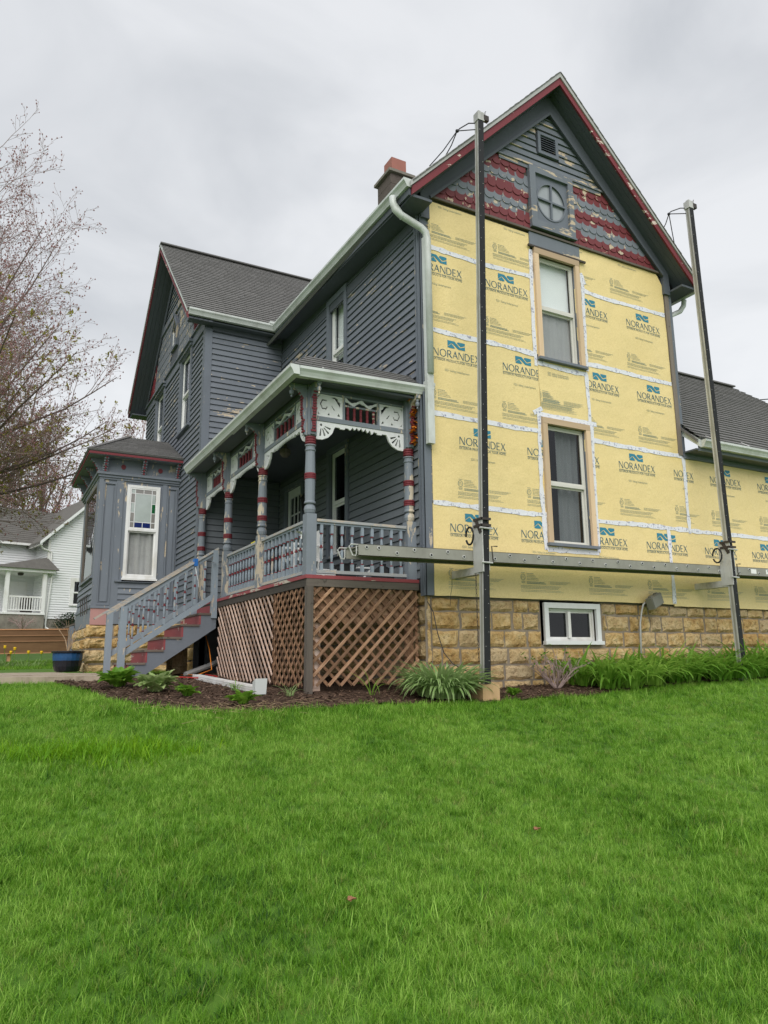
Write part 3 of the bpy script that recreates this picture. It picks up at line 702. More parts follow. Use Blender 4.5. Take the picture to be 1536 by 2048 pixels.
# ---- print on the foam
def stroke(p, q, w): 
    p = V((*p, 0)); q = V((*q, 0)); d = (q-p).normalized(); n = V((-d.y, d.x, 0))*w/2
    return [tuple((p-n)[:2]), tuple((q-n)[:2]), tuple((q+n)[:2]), tuple((p+n)[:2])]
def ring(cx, cy, rx, ry, n=22, a0=0, a1=2*math.pi): return [(cx+rx*math.cos(lerp(a0, a1, i/n)), cy+ry*math.sin(lerp(a0, a1, i/n))) for i in range(n)]
TK, TN = 0.128, 0.078       # thick and thin strokes, relative to the cap height
def glyph(ch):
    """polygons (outer, holes), advance; cap height 1"""
    if ch == 'N': return [([(0, 0), (TN, 0), (TN, 1), (0, 1)], []), ([(0, 1), (TK*1.15, 1), (.80, 0), (.80-TK*1.15, 0)], []), ([(.80-TN, 0), (.80, 0), (.80, 1), (.80-TN, 1)], [])], 0.97
    if ch == 'O': return [(ring(.5, .5, .5, .52), [ring(.5, .5, .5-TK, .52-TN)])], 1.14
    if ch == 'R': return [([(0, 0), (TK, 0), (TK, 1), (0, 1)], []), ([(TK, .46), (.33, .46)]+ring(.33, .73, .27, .27, 12, -math.pi/2, math.pi/2)+[(.33, 1), (TK, 1), (TK, 1-TN), (.33, 1-TN)]+ring(.33, .73, .27-TK, .27-TN, 12, math.pi/2, -math.pi/2)+[(.33, .46+TN), (TK, .46+TN)], []), ([(.22, .46), (.40, .46), (.74, 0), (.56, 0)], [])], 0.80
    if ch == 'A': return [([(0, 0), (TN, 0), (.42, .86), (.38, 1)], []), ([(.38, 1), (.33, .88), (.70, 0), (.70+TK, 0), (.46, 1)], []), ([(.17, .32), (.64, .32), (.61, .32+TN*.9), (.20, .32+TN*.9)], [])], 0.94
    if ch == 'D': return [([(0, 0), (TK, 0), (TK, 1), (0, 1)], []), ([(TK, 0), (.32, 0)]+ring(.32, .5, .48, .5, 16, -math.pi/2, math.pi/2)+[(.32, 1), (TK, 1), (TK, 1-TN), (.32, 1-TN)]+ring(.32, .5, .48-TK, .5-TN, 16, math.pi/2, -math.pi/2)+[(.32, TN), (TK, TN)], [])], 0.96
    if ch == 'E': return [([(0, 0), (TK, 0), (TK, 1), (0, 1)], []), ([(TK, 0), (.52, 0), (.52, TN), (TK, TN)], []), ([(TK, .46), (.46, .46), (.46, .46+TN), (TK, .46+TN)], []), ([(TK, 1-TN), (.51, 1-TN), (.51, 1), (TK, 1)], [])], 0.66
    if ch == 'X': return [([(0, 0), (TN*1.2, 0), (.76, 1), (.76-TN*1.2, 1)], []), ([(.04, 1), (.04+TK*1.1, 1), (.80, 0), (.80-TK*1.1, 0)], [])], 0.80
def text_mesh2d(s_):
    cu = bpy.data.curves.new('tmp', 'FONT'); cu.body = s_; cu.size = 1; cu.resolution_u = 2
    o = bpy.data.objects.new('tmp', cu); COL.objects.link(o); dg = bpy.context.evaluated_depsgraph_get()
    me = bpy.data.meshes.new_from_object(o.evaluated_get(dg)); vs = [tuple(v.co[:2]) for v in me.vertices]; fs = [tuple(p.vertices) for p in me.polygons]
    bpy.data.objects.remove(o); bpy.data.curves.remove(cu); bpy.data.meshes.remove(me)
    w = max(v[0] for v in vs)-min(v[0] for v in vs); x0 = min(v[0] for v in vs)
    return [((v[0]-x0)/w, v[1]/w) for v in vs], fs
SUBT = text_mesh2d('EXTERIOR PRODUCTS FOR YOUR HOME'); UND = text_mesh2d('0251 Siding Underlayment')
ETL = text_mesh2d('ETL')
LOGO, ICON, FINE = [], [], []     # lists of (verts2d, faces)
x = 0; adv = []
for ch in 'NORANDEX': g, a = glyph(ch); adv.append((x, g)); x += a
sx = 0.775/(x-0.0)
for x0, g in adv:
    for outer, holes in g:
        loops = [outer]+holes; flat = [((p[0]+x0)*sx, p[1]*0.108) for l in loops for p in l]
        LOGO.append((flat, [tuple(t) for t in tessellate_polygon([[V((q[0], q[1], 0)) for q in l] for l in loops])]))
LOGO.append(([(vx*0.775, vy*0.775*1.25-0.062) for vx, vy in SUBT[0]], SUBT[1]))
def R2(x0, x1, z0, z1): return ([(x0, z0), (x1, z0), (x1, z1), (x0, z1)], [(0, 1, 2, 3)])
RULE = [R2(-.005, .785, -.024, -.0185)]
# the mark above the name: a block with a folded N in it
ix, iz, iw, ih = 0.235, 0.148, 0.29, 0.110
def IP(l): return [(ix+a*iw, iz+c*ih) for a, c in l]
ICON.append((IP([(0, .14), (.20, .52), (.23, .60), (.42, .12), (.36, .0), (.10, .0), (0, .06)]), [(0, 1, 2, 3, 4, 5, 6)]))
ICON.append((IP([(0, 1), (0, .22), (.22, .66), (.28, .66), (.62, 0), (1, 0), (1, .52), (.78, .30), (.70, .30), (.40, 1)]), [(0, 1, 2, 9), (2, 3, 8, 9), (3, 4, 8), (4, 5, 7, 8), (5, 6, 7)]))
ICON.append((IP([(.56, .78), (.74, .42), (1, .66), (1, 1), (.62, 1), (.56, .92)]), [(0, 1, 2, 3, 4, 5)]))
FINE.append(([(0.18+vx*0.405, -0.205+vy*0.405*1.2) for vx, vy in UND[0]], UND[1]))
rr = random.Random(4)
def dashes(x0, x1, z, h, wmin=.006, wmax=.028, gap=.005):
    x = x0
    while x < x1:
        w = rr.uniform(wmin, wmax); FINE.append(R2(x, min(x+w, x1), z, z+h)); x += w+gap
o_, i_ = ring(-.008, -.548, .040, .044, 20), ring(-.008, -.548, .033, .037, 20)
FINE.append((o_+i_, [tuple(t) for t in tessellate_polygon([[V((*q, 0)) for q in o_], [V((*q, 0)) for q in i_]])]))
FINE.append(([(-.034+vx*.052, -.566+vy*.052*1.5) for vx, vy in ETL[0]], ETL[1]))
dashes(-.035, .022, -.492, .008); dashes(-.040, .028, -.612, .008); dashes(-.034, .020, -.628, .008)
for k, (e, h_) in enumerate(((.17, .008), (.20, .006), (.22, .006), (.25, .006), (.26, .006))): dashes(.055, e, -.500-.021*k, h_)
for k, e in enumerate((.36, .39)): dashes(.055, e, -.618-.018*k, .011, gap=.003)
for k, e in enumerate((.66, .62, .60)): dashes(-.05, e, -.668-.017*k, .0065)
for k, e in enumerate((.66, .70)): dashes(-.05, e, -.728-.017*k, .005)
for k, e in enumerate((.84, .79, .76)): dashes(.46, e, -.600-.015*k, .0055)
def print_on(key, lx, lz, parts=('L', 'F')):
    x0, x1, z0, z1, holes, po = PAN[key]
    sets = []
    if 'L' in parts: sets += [('printed_lettering', LOGO, 'ink'), ('printed_rule', RULE, 'ink2'), ('printed_emblem', ICON, 'foil')]
    if 'F' in parts: sets.append(('printed_notice', FINE, 'ink_fine'))
    for nm, polys, mt in sets:
        bm = bmesh.new()
        for vs, fs in polys:
            bv = [bm.verts.new((lx+a, 0, lz+c)) for a, c in vs]
            for f in fs:
                try: bm.faces.new([bv[i] for i in f])
                except ValueError: pass
        cl = [((x0+.004, 0, 0), (-1, 0, 0)), ((x1-.004, 0, 0), (1, 0, 0)), ((0, 0, z0+.004), (0, 0, -1)), ((0, 0, z1-.004), (0, 0, 1))]
        for co, no in cl:
            g = bm.verts[:]+bm.edges[:]+bm.faces[:]
            if g: bmesh.ops.bisect_plane(bm, geom=g, plane_co=co, plane_no=no, clear_outer=True)
        for h in holes:
            for co, no in (((h[0], 0, 0), (1, 0, 0)), ((h[1], 0, 0), (1, 0, 0)), ((0, 0, h[2]), (0, 0, 1)), ((0, 0, h[3]), (0, 0, 1))):
                g = bm.verts[:]+bm.edges[:]+bm.faces[:]
                if g: bmesh.ops.bisect_plane(bm, geom=g, plane_co=co, plane_no=no)
            kill = [f for f in bm.faces if h[0] < f.calc_center_median().x < h[1] and h[2] < f.calc_center_median().z < h[3]]
            bmesh.ops.delete(bm, geom=kill, context='FACES')
        if not bm.faces: bm.free(); continue
        for v in bm.verts: v.co.y = -(foamd(v.co.x, v.co.z)+0.0035)
        bmesh.ops.recalc_face_normals(bm, faces=bm.faces[:])
        me = bpy.data.meshes.new(nm); bm.to_mesh(me); bm.free(); me.materials.append(M[mt]); link(nm, me, po, kind='stuff' if nm == 'printed_notice' else None)
for key, zb, xs in (('r0', .845, (.35, 1.525, 2.77, 3.965)), ('r0b', .835, (4.09, 5.29, 6.48, 7.68)), ('r1', 2.058, (.54, 1.708)), ('r1r', 2.078, (2.31, 3.50, 4.72)), ('r1b', 2.066, (4.40, 5.59, 6.82, 8.0)),
                    ('r2', 3.285, (.155, 1.336)), ('r2r', 3.308, (2.845, 4.03)), ('r3', 4.54, (-.11, 1.085)), ('r3r', 4.54, (2.715, 3.91))):
    for x_ in xs: print_on(key, x_, zb)
for key, zb, xs in (('r4', 5.765, (.12, 1.29)), ('r4r', 5.79, (2.45, 3.65)), ('r2c', 3.55, (1.99,)), ('r2c', 3.58, (1.99,))):
    for x_ in xs: print_on(key, x_, zb, ('F',))

# ---- seam tape
def tape(pts, w=0.070, wob=0.018, lift=0.005):
    b = MB(); n = 0; L_ = []
    for (a, c) in zip(pts[:-1], pts[1:]):
        ln = math.hypot(c[0]-a[0], c[1]-a[1]); k = max(2, int(ln/0.05))
        for i in range(k): L_.append((lerp(a[0], c[0], i/k), lerp(a[1], c[1], i/k)))
    L_.append(pts[-1]); N = len(L_)
    for i, (x, z) in enumerate(L_):
        a, c = L_[max(0, i-1)], L_[min(N-1, i+1)]; d = V((c[0]-a[0], c[1]-a[1])).normalized(); nn = V((-d.y, d.x))
        o1 = wob*noise.noise((x*2.1, z*2.1, 4.4)); ww = w*(0.5+0.24*noise.noise((x*7, z*7, 1)))
        for s_ in (-1, 0, 1):
            xx = x+nn.x*(o1+s_*ww); zz = z+nn.y*(o1+s_*ww)
            b.v.append(tuple(FRONT.p(xx, foamd(xx, zz)+lift+0.006*abs(noise.noise((xx*9, zz*9, s_*.7))), zz)))
    for i in range(N-1):
        for s_ in (0, 1): b.f.append((3*i+s_, 3*i+s_+1, 3*i+s_+4, 3*i+s_+3)); b.mi.append(0)
    return b.build('seam_tape', 'tape', HP, smooth=True)
for p in ([(.12, 4.89), (1.0, 4.87), (1.98, 4.90)], [(2.95, 4.92), (3.5, 4.90), (4.85, 4.92)], [(.12, 3.65), (1.98, 3.645)], [(2.95, 3.68), (4.86, 3.68)],
          [(.13, 2.435), (1.97, 2.435)], [(2.93, 2.44), (4.97, 2.43)], [(.09, 1.21), (2.0, 1.205)], [(2.93, 1.205), (5.0, 1.20), (9.5, 1.20)],
          [(1.965, 5.36), (1.95, 4.6), (1.96, 3.46)], [(2.985, 5.15), (2.975, 4.4), (2.97, 3.56)], [(1.99, 3.52), (2.97, 3.50)], [(2.945, 3.50), (2.945, 2.62)],
          [(1.94, 2.74), (1.93, 1.8), (1.955, .70)], [(2.975, 2.70), (2.965, 1.7), (2.95, .72)], [(1.97, 2.70), (2.5, 2.715), (3.08, 2.70)], [(1.98, .705), (2.96, .70)],
          [(4.968, 2.42), (4.968, 1.15)], [(4.465, 1.18), (4.465, 0.01)]): tape(p)
tape([(1.86, 2.70), (2.02, 2.80)], 0.07); tape([(2.93, 5.20), (3.02, 5.03)], .12)

# ---- front windows
window(FRONT, *UPW, casing='newwood', cw=0.085, cd0=0.012, cd1=0.058, inner=both(roller(0.5), curtain(1.0, 'screen_dim', -.115, amp=.004, drop=.87)), sash='sash_beige', sw=.032, sill='grey', headm='newwood_h', headw=.10, sd=-0.06)
window(FRONT, *LOW, casing='newwood', cw=0.085, cd0=0.012, cd1=0.058, inner=curtain(1.0, 'curtain', -.17, gap=(.06, .40), freq=22), sash='sash_beige', sw=.032, sill='grey', headm='newwood_h', headw=.09, sd=-0.06, glass='glass_dark')
MB().fbox(FRONT, 1.945, 2.965, 0.0, 0.03, 5.405, 5.66).build('head_board', 'grey_gable', HP)
MB().fbox(FRONT, 1.90, 3.06, 0.03, 0.06, 5.395, 5.425).build('head_drip', 'darkwood', HP)
for wv in (UPW, LOW):   # dark inner jambs
    MB().fbox(FRONT, wv[1], wv[1]+.002, -.16, .012, wv[2], wv[3]).build('jamb', 'grey', HP)
# basement window
bw = window(FRONT, *BAS, name='basement_window', casing='white', cw=0.075, cd0=-.06, cd1=-.02, sash='vinyl', split=0, sw=.03, sd=-0.12, glass='glass_dark', sill='white', sillw=.05)
MB().fbox(FRONT, 2.36, 2.41, -.13, -.07, BAS[2]+.04, BAS[3]-.04).build('mullion', 'vinyl', bw)
# ---- side windows
window(SIDE, *SWIN, inner=both(roller(0.55), curtain(1.0, 'screen_dim', -.2)), sd=-0.055, cw=.10)
window(SIDE, *PWIN, inner=curtain(1.0, 'screen_dim', -.25), glass='glass_dark', cw=.11)
window(WINGG, *GW1, inner=curtain(1.0, 'curtain', -.2), glass='glass_dark', cw=.11, headw=.08)
window(WINGG, *GW2, inner=curtain(1.0, 'curtain', -.2), glass='glass_dark', cw=.11, headw=.08)
for g in (GW1, GW2):
    MB().fbox(WINGG, g[0]-.17, g[1]+.17, 0.0, 0.12, 5.745, 5.80).fbox(WINGG, g[0]-.14, g[1]+.14, 0.0, 0.08, 5.68, 5.745).build('window_hood', 'grey_trim', HP)
# ---- door
d_ = MB(); F = SIDE; u0, u1, z0, z1 = DOOR
d_.fbox(F, u0, u0+.11, -.06, -.02, z0, z1).fbox(F, u1-.11, u1, -.06, -.02, z0, z1).fbox(F, u0+.11, u1-.11, -.06, -.02, z1-.16, z1).fbox(F, u0+.11, u1-.11, -.06, -.02, z0, z0+1.0)
door = d_.build('door', 'white', HP)
MB().fbox(F, u0+.11, u1-.11, -.045, -.04, z0+1.0, z1-.16).build('pane', 'glass_dark', door)
for k in (1, 2): MB().fbox(F, lerp(u0+.11, u1-.11, k/3)-.011, lerp(u0+.11, u1-.11, k/3)+.011, -.04, -.022, z0+1.0, z1-.16).build('muntin', 'white', door)
for k in (1, 2): MB().fbox(F, u0+.11, u1-.11, -.04, -.021, lerp(z0+1.0, z1-.16, k/3)-.011, lerp(z0+1.0, z1-.16, k/3)+.011).build('muntin', 'white', door)
MB().lathe(F.p(u0+.06, .01, z0+.95), [(.012, -.03), (.03, -.02), (.03, .02), (.012, .03)], 8).build('handle', 'steel', door)
MB().fbox(F, u0-.10, u0, 0, .045, z0, z1+.1).build('casing', 'grey_trim', door); MB().fbox(F, u1, u1+.10, 0, .045, z0, z1+.1).build('casing', 'grey_trim', door); MB().fbox(F, u0, u1, 0, .045, z1, z1+.1).build('casing', 'grey_trim', door)

# ---- gable of the front: frieze, clapboards, scallops, round window
def fspan(z): h = 7.93-z; return (cxm-h*1.02, cxm+h*1.02)
siding(FRONT, fwall, 0.0, Wd, 6.86, 7.86, [(2.20, 2.66, 7.11, 7.52)], 'grey_gable', 0.118, fspan)
MB().fbox(FRONT, *fspan(6.90), 0.0, 0.035, 6.765, 6.86).build('gable_band', 'grey_gable', fwall)
MB().fbox(FRONT, *fspan(6.86), 0.035, 0.055, 6.83, 6.86).build('gable_moulding', 'grey_gable', fwall)
b = MB(); b.fbox(FRONT, 0.12, 4.85, 0.0, 0.05, 5.665, 5.70).build('shingle_drip', 'darkwood', fwall)
F0f = Fr((0, 0, 0), FRONT.U, FRONT.N)
msr = shingle_mesh('red_shingle', F0f, 0.158, 0.19, 'sh_red', .015, .004); msg = shingle_mesh('grey_shingle', F0f, 0.158, 0.19, 'sh_grey', .015, .004)
for r_ in range(10):
    z = 5.69+r_*0.107; l, q = fspan(z+0.05); u = l+(0.08 if r_ % 2 else 0)-0.08
    while u < q+0.05:
        if not (1.99 < u < 2.87 and 5.72 < z+0.05 < 6.80) and 0.12 < u < 4.88:
            link('shingle', msr if (r_//2) % 2 == 0 else msg, fwall, FRONT.p(u+R.uniform(-.004, .004), 0.004+0.006*(r_ % 2), z+R.uniform(-.004, .004)))
        u += 0.161
# square frame with round pane
circ = ring(2.43, 6.29, .285, .315, 32)
sq = MB().plate(FRONT, [(1.985, 5.76), (2.875, 5.76), (2.875, 6.82), (1.985, 6.82)], [[(2.10, 5.88), (2.77, 5.88), (2.77, 6.71), (2.10, 6.71)]], 0.0, 0.075).build('round_window', 'grey_gable', HP)
MB().plate(FRONT, [(2.10, 5.88), (2.77, 5.88), (2.77, 6.71), (2.10, 6.71)], [circ], 0.0, 0.03).build('round_panel', 'grey_trim', sq)
MB().plate(FRONT, circ, [], 0.002, 0.008).build('pane', 'st_dusty', sq)  # grey-blue pane colour stands in for its reflection
MB().plate(FRONT, ring(2.43, 6.29, .30, .33, 32), [ring(2.43, 6.29, .275, .305, 32)], 0.03, 0.04).build('putty_ring', 'grey', sq)
b = MB(); b.bar(FRONT.p(2.42, .03, 5.99), FRONT.p(2.44, .03, 6.60), .03, .03, (0, 1, 0)).bar(FRONT.p(2.145, .032, 6.30), FRONT.p(2.715, .032, 6.28), .03, .03, (0, 1, 0)).build('muntin_cross', 'grey_trim', sq)
MB().fbox(FRONT, 1.975, 2.885, 0.03, 0.09, 5.735, 5.765).build('sill', 'grey_trim', sq)
# louvre vent
vt = MB().plate(FRONT, [(2.22, 7.12), (2.64, 7.12), (2.64, 7.52), (2.22, 7.52)], [[(2.275, 7.17), (2.585, 7.17), (2.585, 7.47), (2.275, 7.47)]], 0.0, 0.05).build('louvre_vent', 'grey_trim', HP)
MB().fbox(FRONT, 2.275, 2.585, 0.0, 0.004, 7.17, 7.47).build('backing', 'dark', vt)
for k in range(7):
    z = 7.18+k*.041; MB().hexa([FRONT.p(2.275, .045, z), FRONT.p(2.585, .045, z), FRONT.p(2.585, .015, z+.03), FRONT.p(2.275, .015, z+.03), FRONT.p(2.275, .045, z+.006), FRONT.p(2.585, .045, z+.006), FRONT.p(2.585, .015, z+.036), FRONT.p(2.275, .015, z+.036)]).build('slat', 'grey_trim', vt)
# rake frieze boards on the wall
for s_ in (-1, 1):
    P = [(cxm+s_*2.62, 5.48), (cxm+s_*2.30, 5.48), (cxm, 7.88), (cxm, 8.24), (cxm+s_*2.62, 5.62)]
    P = [(cxm+s_*2.50, 5.30), (cxm+s_*2.36, 5.30), (cxm+s_*2.36, 5.62), (cxm, 7.90), (cxm, 8.25), (cxm+s_*2.50, 5.80)]
    MB().plate(FRONT, P if s_ < 0 else P[::-1], [], 0.0, 0.062).build('rake_board', 'grey_shaded', HP)
    Q = [(cxm+s_*2.34, 5.62), (cxm, 7.88), (cxm, 7.935), (cxm+s_*2.36, 5.66)]
    MB().plate(FRONT, Q if s_ < 0 else Q[::-1], [], 0.062, 0.085).build('rake_moulding', 'grey_shaded', HP)

# ---- roofs
def shingled(b, P00, P10, P01, P11, course=0.14, tab=0.30, lift=0.012, rnd=R, off0=0.02):
    """tabs laid in courses on the quad P00-P10 (eave) to P01-P11 (top)"""
    P00, P10, P01, P11 = map(V, (P00, P10, P01, P11)); nrm = (P10-P00).cross(P01-P00)
    if nrm.length < 1e-9: nrm = (P10-P00).cross(P11-P00)
    nrm.normalize()
    if nrm.z < 0: nrm = -nrm
    hgt = ((P01+P11)/2-(P00+P10)/2).length; n = max(1, int(round(hgt/course)))
    for j in range(n):
        t0, t1 = j/n, min(1, (j+1.15)/n); A, B = P00.lerp(P01, t0), P10.lerp(P11, t0); C_, D = P00.lerp(P01, t1), P10.lerp(P11, t1)
        ln = (B-A).length; k = max(1, int(round(ln/tab))); sh = rnd.uniform(0, 1)
        cuts = [0]+sorted(min(1, max(0, (i+sh+rnd.uniform(-.18, .18))/k)) for i in range(k))+[1]
        for a, c in zip(cuts[:-1], cuts[1:]):
            if c-a < 0.004: continue
            e = lift*rnd.uniform(.92, 1.1); g = 0.004/max(ln, .01)
            a_, c_ = a+g/2, c-g/2
            q0, q1, q2, q3 = A.lerp(B, a_), A.lerp(B, c_), C_.lerp(D, c_), C_.lerp(D, a_)
            b.add([q0+nrm*(e+off0), q1+nrm*(e+off0), q2+nrm*(0.003+off0), q3+nrm*(0.003+off0), q0+nrm*0.0, q1+nrm*0.0], [(0, 1, 2, 3), (4, 5, 1, 0)])
            b.tone = getattr(b, 'tone', []); b.tone += [rnd.random()]*2
def tone_layer(o, tone):
    me = o.data; at = me.color_attributes.new('tone', 'FLOAT_COLOR', 'CORNER'); vals = []
    for p, t in zip(me.polygons, tone): vals += [t, t, t, 1.0]*p.loop_total
    at.data.foreach_set('color', vals)
EZ = 5.56; RY0 = -0.35
# main roof: two slopes as solid decks
def deck(name, P, th, m, parent=HP):
    P = [V(p) for p in P]; n = (P[1]-P[0]).cross(P[2]-P[0]).normalized(); n = n if n.z > 0 else -n
    return MB().prism([p-n*th for p in P], P).build(name, m, parent)
AZ = 8.44
rL = deck('main_roof', [(-.36, RY0+.012, EZ-.02), (cxm, RY0+.012, AZ), (cxm, 11.5, AZ), (-.36, 11.5, EZ-.02)], 0.05, 'roof')
rR = deck('main_roof', [(5.32, RY0+.012, EZ-.02), (cxm, RY0+.012, AZ), (cxm, 11.5, AZ), (5.32, 11.5, EZ-.02)], 0.05, 'roof')
# soffits + fascias of the front rake
for s_, e in ((-1, -.33), (1, 5.29)):
    r_ = rL if s_ < 0 else rR
    dz = AZ-EZ+.02
    P = [(e, EZ-.06), (cxm, AZ-.075), (cxm, AZ-.20), (e, EZ-.19)]
    MB().prism([(x, RY0, z) for x, z in P], [(x, RY0+.03, z) for x, z in P]).build('rake_fascia', 'red_fascia', r_)
    P = [(e-s_*-.03, EZ+.0), (cxm, AZ+.012), (cxm, AZ-.072), (e-s_*-.03, EZ-.08)]
    MB().prism([(x, RY0-.02, z) for x, z in P], [(x, RY0+.006, z) for x, z in P]).build('drip_edge', 'conduit', r_)
    S0 = (e, EZ-.17) 
    for k in range(4):
        y0, y1 = RY0+.031+k*.082, RY0+.031+k*.082+.079
        MB().prism([(e, y0, EZ-.185), (cxm, y0, AZ-.195), (cxm, y0, AZ-.17), (e, y0, EZ-.16)], [(e, y1, EZ-.185), (cxm, y1, AZ-.195), (cxm, y1, AZ-.17), (e, y1, EZ-.16)]).build('soffit_board', 'grey_shaded', r_)
    # ragged shingle edge above the drip
    b = MB(); n = 26
    for k in range(n):
        t0, t1 = k/n, (k+.96)/n; x0, x1 = lerp(e, cxm, t0), lerp(e, cxm, t1); z0, z1 = lerp(EZ, AZ+.012, t0), lerp(EZ, AZ+.012, t1); h_ = R.uniform(.012, .026)
        b.prism([(x0, RY0-.035, z0), (x1, RY0-.035, z1), (x1, RY0-.035, z1+.008), (x0, RY0-.035, z0+h_)], [(x0, RY0+.2, z0), (x1, RY0+.2, z1), (x1, RY0+.2, z1+.008), (x0, RY0+.2, z0+h_)])
    b.build('shingle_edge', 'roof', r_)
# eave soffit, left and right
MB().hexa([(-.33, RY0+.36, 5.37), (0, RY0+.36, 5.37), (0, 5.3, 5.66), (-.25, 5.3, 5.66), (-.33, RY0+.36, 5.40), (0, RY0+.36, 5.40), (0, 5.3, 5.69), (-.25, 5.3, 5.69)]).build('eave_soffit', 'grey_shaded', rL)
MB().hexa([(-.36, RY0+.04, 5.38), (-.33, RY0+.04, 5.38), (-.22, 5.25, 5.66), (-.25, 5.25, 5.66), (-.36, RY0+.04, 5.55), (-.33, RY0+.04, 5.55), (-.22, 5.25, 5.83), (-.25, 5.25, 5.83)]).build('eave_fascia', 'grey_shaded', rL)
MB().box(-.33, 0.0, RY0+.03, RY0+.36, 5.36, 5.40).build('cornice_return', 'grey_shaded', rL)
MB().box(4.97, 5.30, RY0+.03, 11.4, 5.35, 5.385).build('eave_soffit', 'grey_shaded', rR)
MB().fbox(SIDE, .14, 5.48, 0, .03, 5.38-.16, 5.38).build('eave_frieze', 'grey_shaded', swall)
MB().fbox(WINGS, -1.47, -.03, 0, .03, 5.60, 5.69).build('eave_frieze', 'grey_shaded', wwall)

# wing roof
WX0 = -2.02; ey0, ey1, ry_, rz_, ez_ = 5.27, 11.92, 8.47, 8.92, 5.83
wr = deck('wing_roof', [(WX0, ey0, ez_), (3.2, ey0, ez_), (3.2, ry_, rz_), (WX0, ry_, rz_)], 0.06, 'roof')
wr2 = deck('wing_roof', [(WX0, ey1, ez_), (3.2, ey1, ez_), (3.2, ry_, rz_), (WX0, ry_, rz_)], 0.06, 'roof')
b = MB(); shingled(b, (WX0-.02, ey0-.02, ez_), (1.2, ey0-.02, ez_), (WX0-.02, ry_, rz_), (1.2+1.7, ry_, rz_), 0.135, 0.26, 0.026)
o = b.build('shingle_courses', 'roof', wr, kind='stuff'); tone_layer(o, b.tone)
b = MB(); b.bar((WX0-.02, ry_, rz_+.03), (3.0, ry_, rz_+.03), .22, .03).build('ridge_cap', 'roof', wr)
for s_, e in ((1, ey0), (-1, ey1)):
    P = [(e, ez_-.02), (ry_, rz_-.02), (ry_, rz_-.17), (e, ez_-.16)]
    MB().prism([(WX0, y, z) for y, z in P], [(WX0+.03, y, z) for y, z in P]).build('rake_fascia', 'red_fascia', wr)
    P = [(e, ez_+.045), (ry_, rz_+.045), (ry_, rz_-.02), (e, ez_-.03)]
    MB().prism([(WX0-.015, y, z) for y, z in P], [(WX0+.005, y, z) for y, z in P]).build('drip_edge', 'gutter', wr)
    for k in range(5):
        x0 = WX0+.031+k*.094; x1 = x0+.09
        P = [(e, ez_-.155), (ry_, rz_-.165), (ry_, rz_-.14), (e, ez_-.13)]
        MB().prism([(x0, y, z) for y, z in P], [(x1, y, z) for y, z in P]).build('soffit_board', 'grey_shaded', wr)
    Q = [(5.5 if s_ > 0 else 11.56, 5.88), (ry_+.03, 8.60), (ry_+.03, 8.34), (5.68 if s_ > 0 else 11.38, 5.88)]
    MB().plate(WINGG, Q, [], .036, .052).build('rake_board', 'grey_shaded', wr)
MB().box(WX0+.05, -.02, ey0+.03, 5.5, 5.69, 5.715).build('eave_soffit', 'grey_shaded', wr)
MB().box(WX0+.05, 0.0, ey1-.4, ey1-.02, 5.66, 5.69).build('eave_soffit', 'grey_shaded', wr2)

# ---- gutters (K profile swept)
KP = [(0.0, 0.0), (0.075, 0.0), (0.082, .02), (0.10, .055), (0.125, .085), (0.125, .12), (0.118, .12), (0.118, .09), (.094, .06), (.075, .03), (.070, .006), (0.006, .006), (0.006, .12), (0.0, .12)]
def gutter(name, p, q, outd, parent=HP, ends=True, m='gutter', sc=1.0):
    p, q, o_ = V(p), V(q), V(outd)
    P = [p+o_*(d*sc)+V((0, 0, z*sc)) for d, z in KP]; Q = [q+o_*(d*sc)+V((0, 0, z*sc)) for d, z in KP]; n = len(P)
    b = MB(); b.add(P+Q, [(i, (i+1) % n, n+(i+1) % n, n+i) for i in range(n)])
    if ends:
        for E_ in (P, Q): b.add(E_[:6]+[E_[12]], [(0, 1, 2, 3, 4, 5, 6)])
    return b.build(name, m, parent)
gutter('gutter', (-.325, RY0+.02, 5.485), (-.215, 5.20, 5.74), (-1, 0, 0))
gutter('gutter', (WX0+.02, 5.30, 5.74), (-.22, 5.30, 5.74), (0, -1, 0))
MB().box(-.40, -.28, 5.16, 5.27, 5.86, 5.91).build('gutter_splash_guard', 'gutter', HP)
# downspout at the corner
dsp = [(-.44, .0, 5.50), (-.44, -.01, 5.40), (-.42, -.03, 5.30), (-.34, -.06, 5.215), (-.05, -.10, 5.09), (.02, -.11, 5.03), (.035, -.115, 4.92), (.035, -.115, 2.95)]
b = MB(); prev = None
def dprof(c, d):
    a = V((1, 0, 0)) if abs(d.x) < .5 else V((0, 0, 1)); 
    return c
b.tube(dsp, [.052]*8, 8); ds = b.build('downspout', 'gutter', HP, smooth=True)
for k in range(9):
    t = k/8; c = V(dsp[1]).lerp(V(dsp[3]), t); b = MB(); b.tube([c-V((.004, 0, .004)), c+V((.004, 0, -.004))], .056, 8); b.build('elbow_rib', 'gutter', ds)
MB().fbox(FRONT, -.015, .085, .05, .12, 1.98, 2.72).build('downspout', 'gutter', HP)
MB().fbox(FRONT, -.015, .085, .05, .12, 2.721, 4.96).build('downspout', 'gutter', HP)
gutter('gutter', (5.32, RY0+.02, 5.34), (5.30, 6, 5.38), (1, 0, 0))
b = MB(); b.tube([(5.40, .0, 5.34), (5.40, .02, 5.24), (5.33, .05, 5.13), (5.14, .1, 5.03), (5.10, .1, 4.9), (5.10, .1, 2.6)], .045, 8); b.build('downspout', 'gutter', HP, smooth=True)

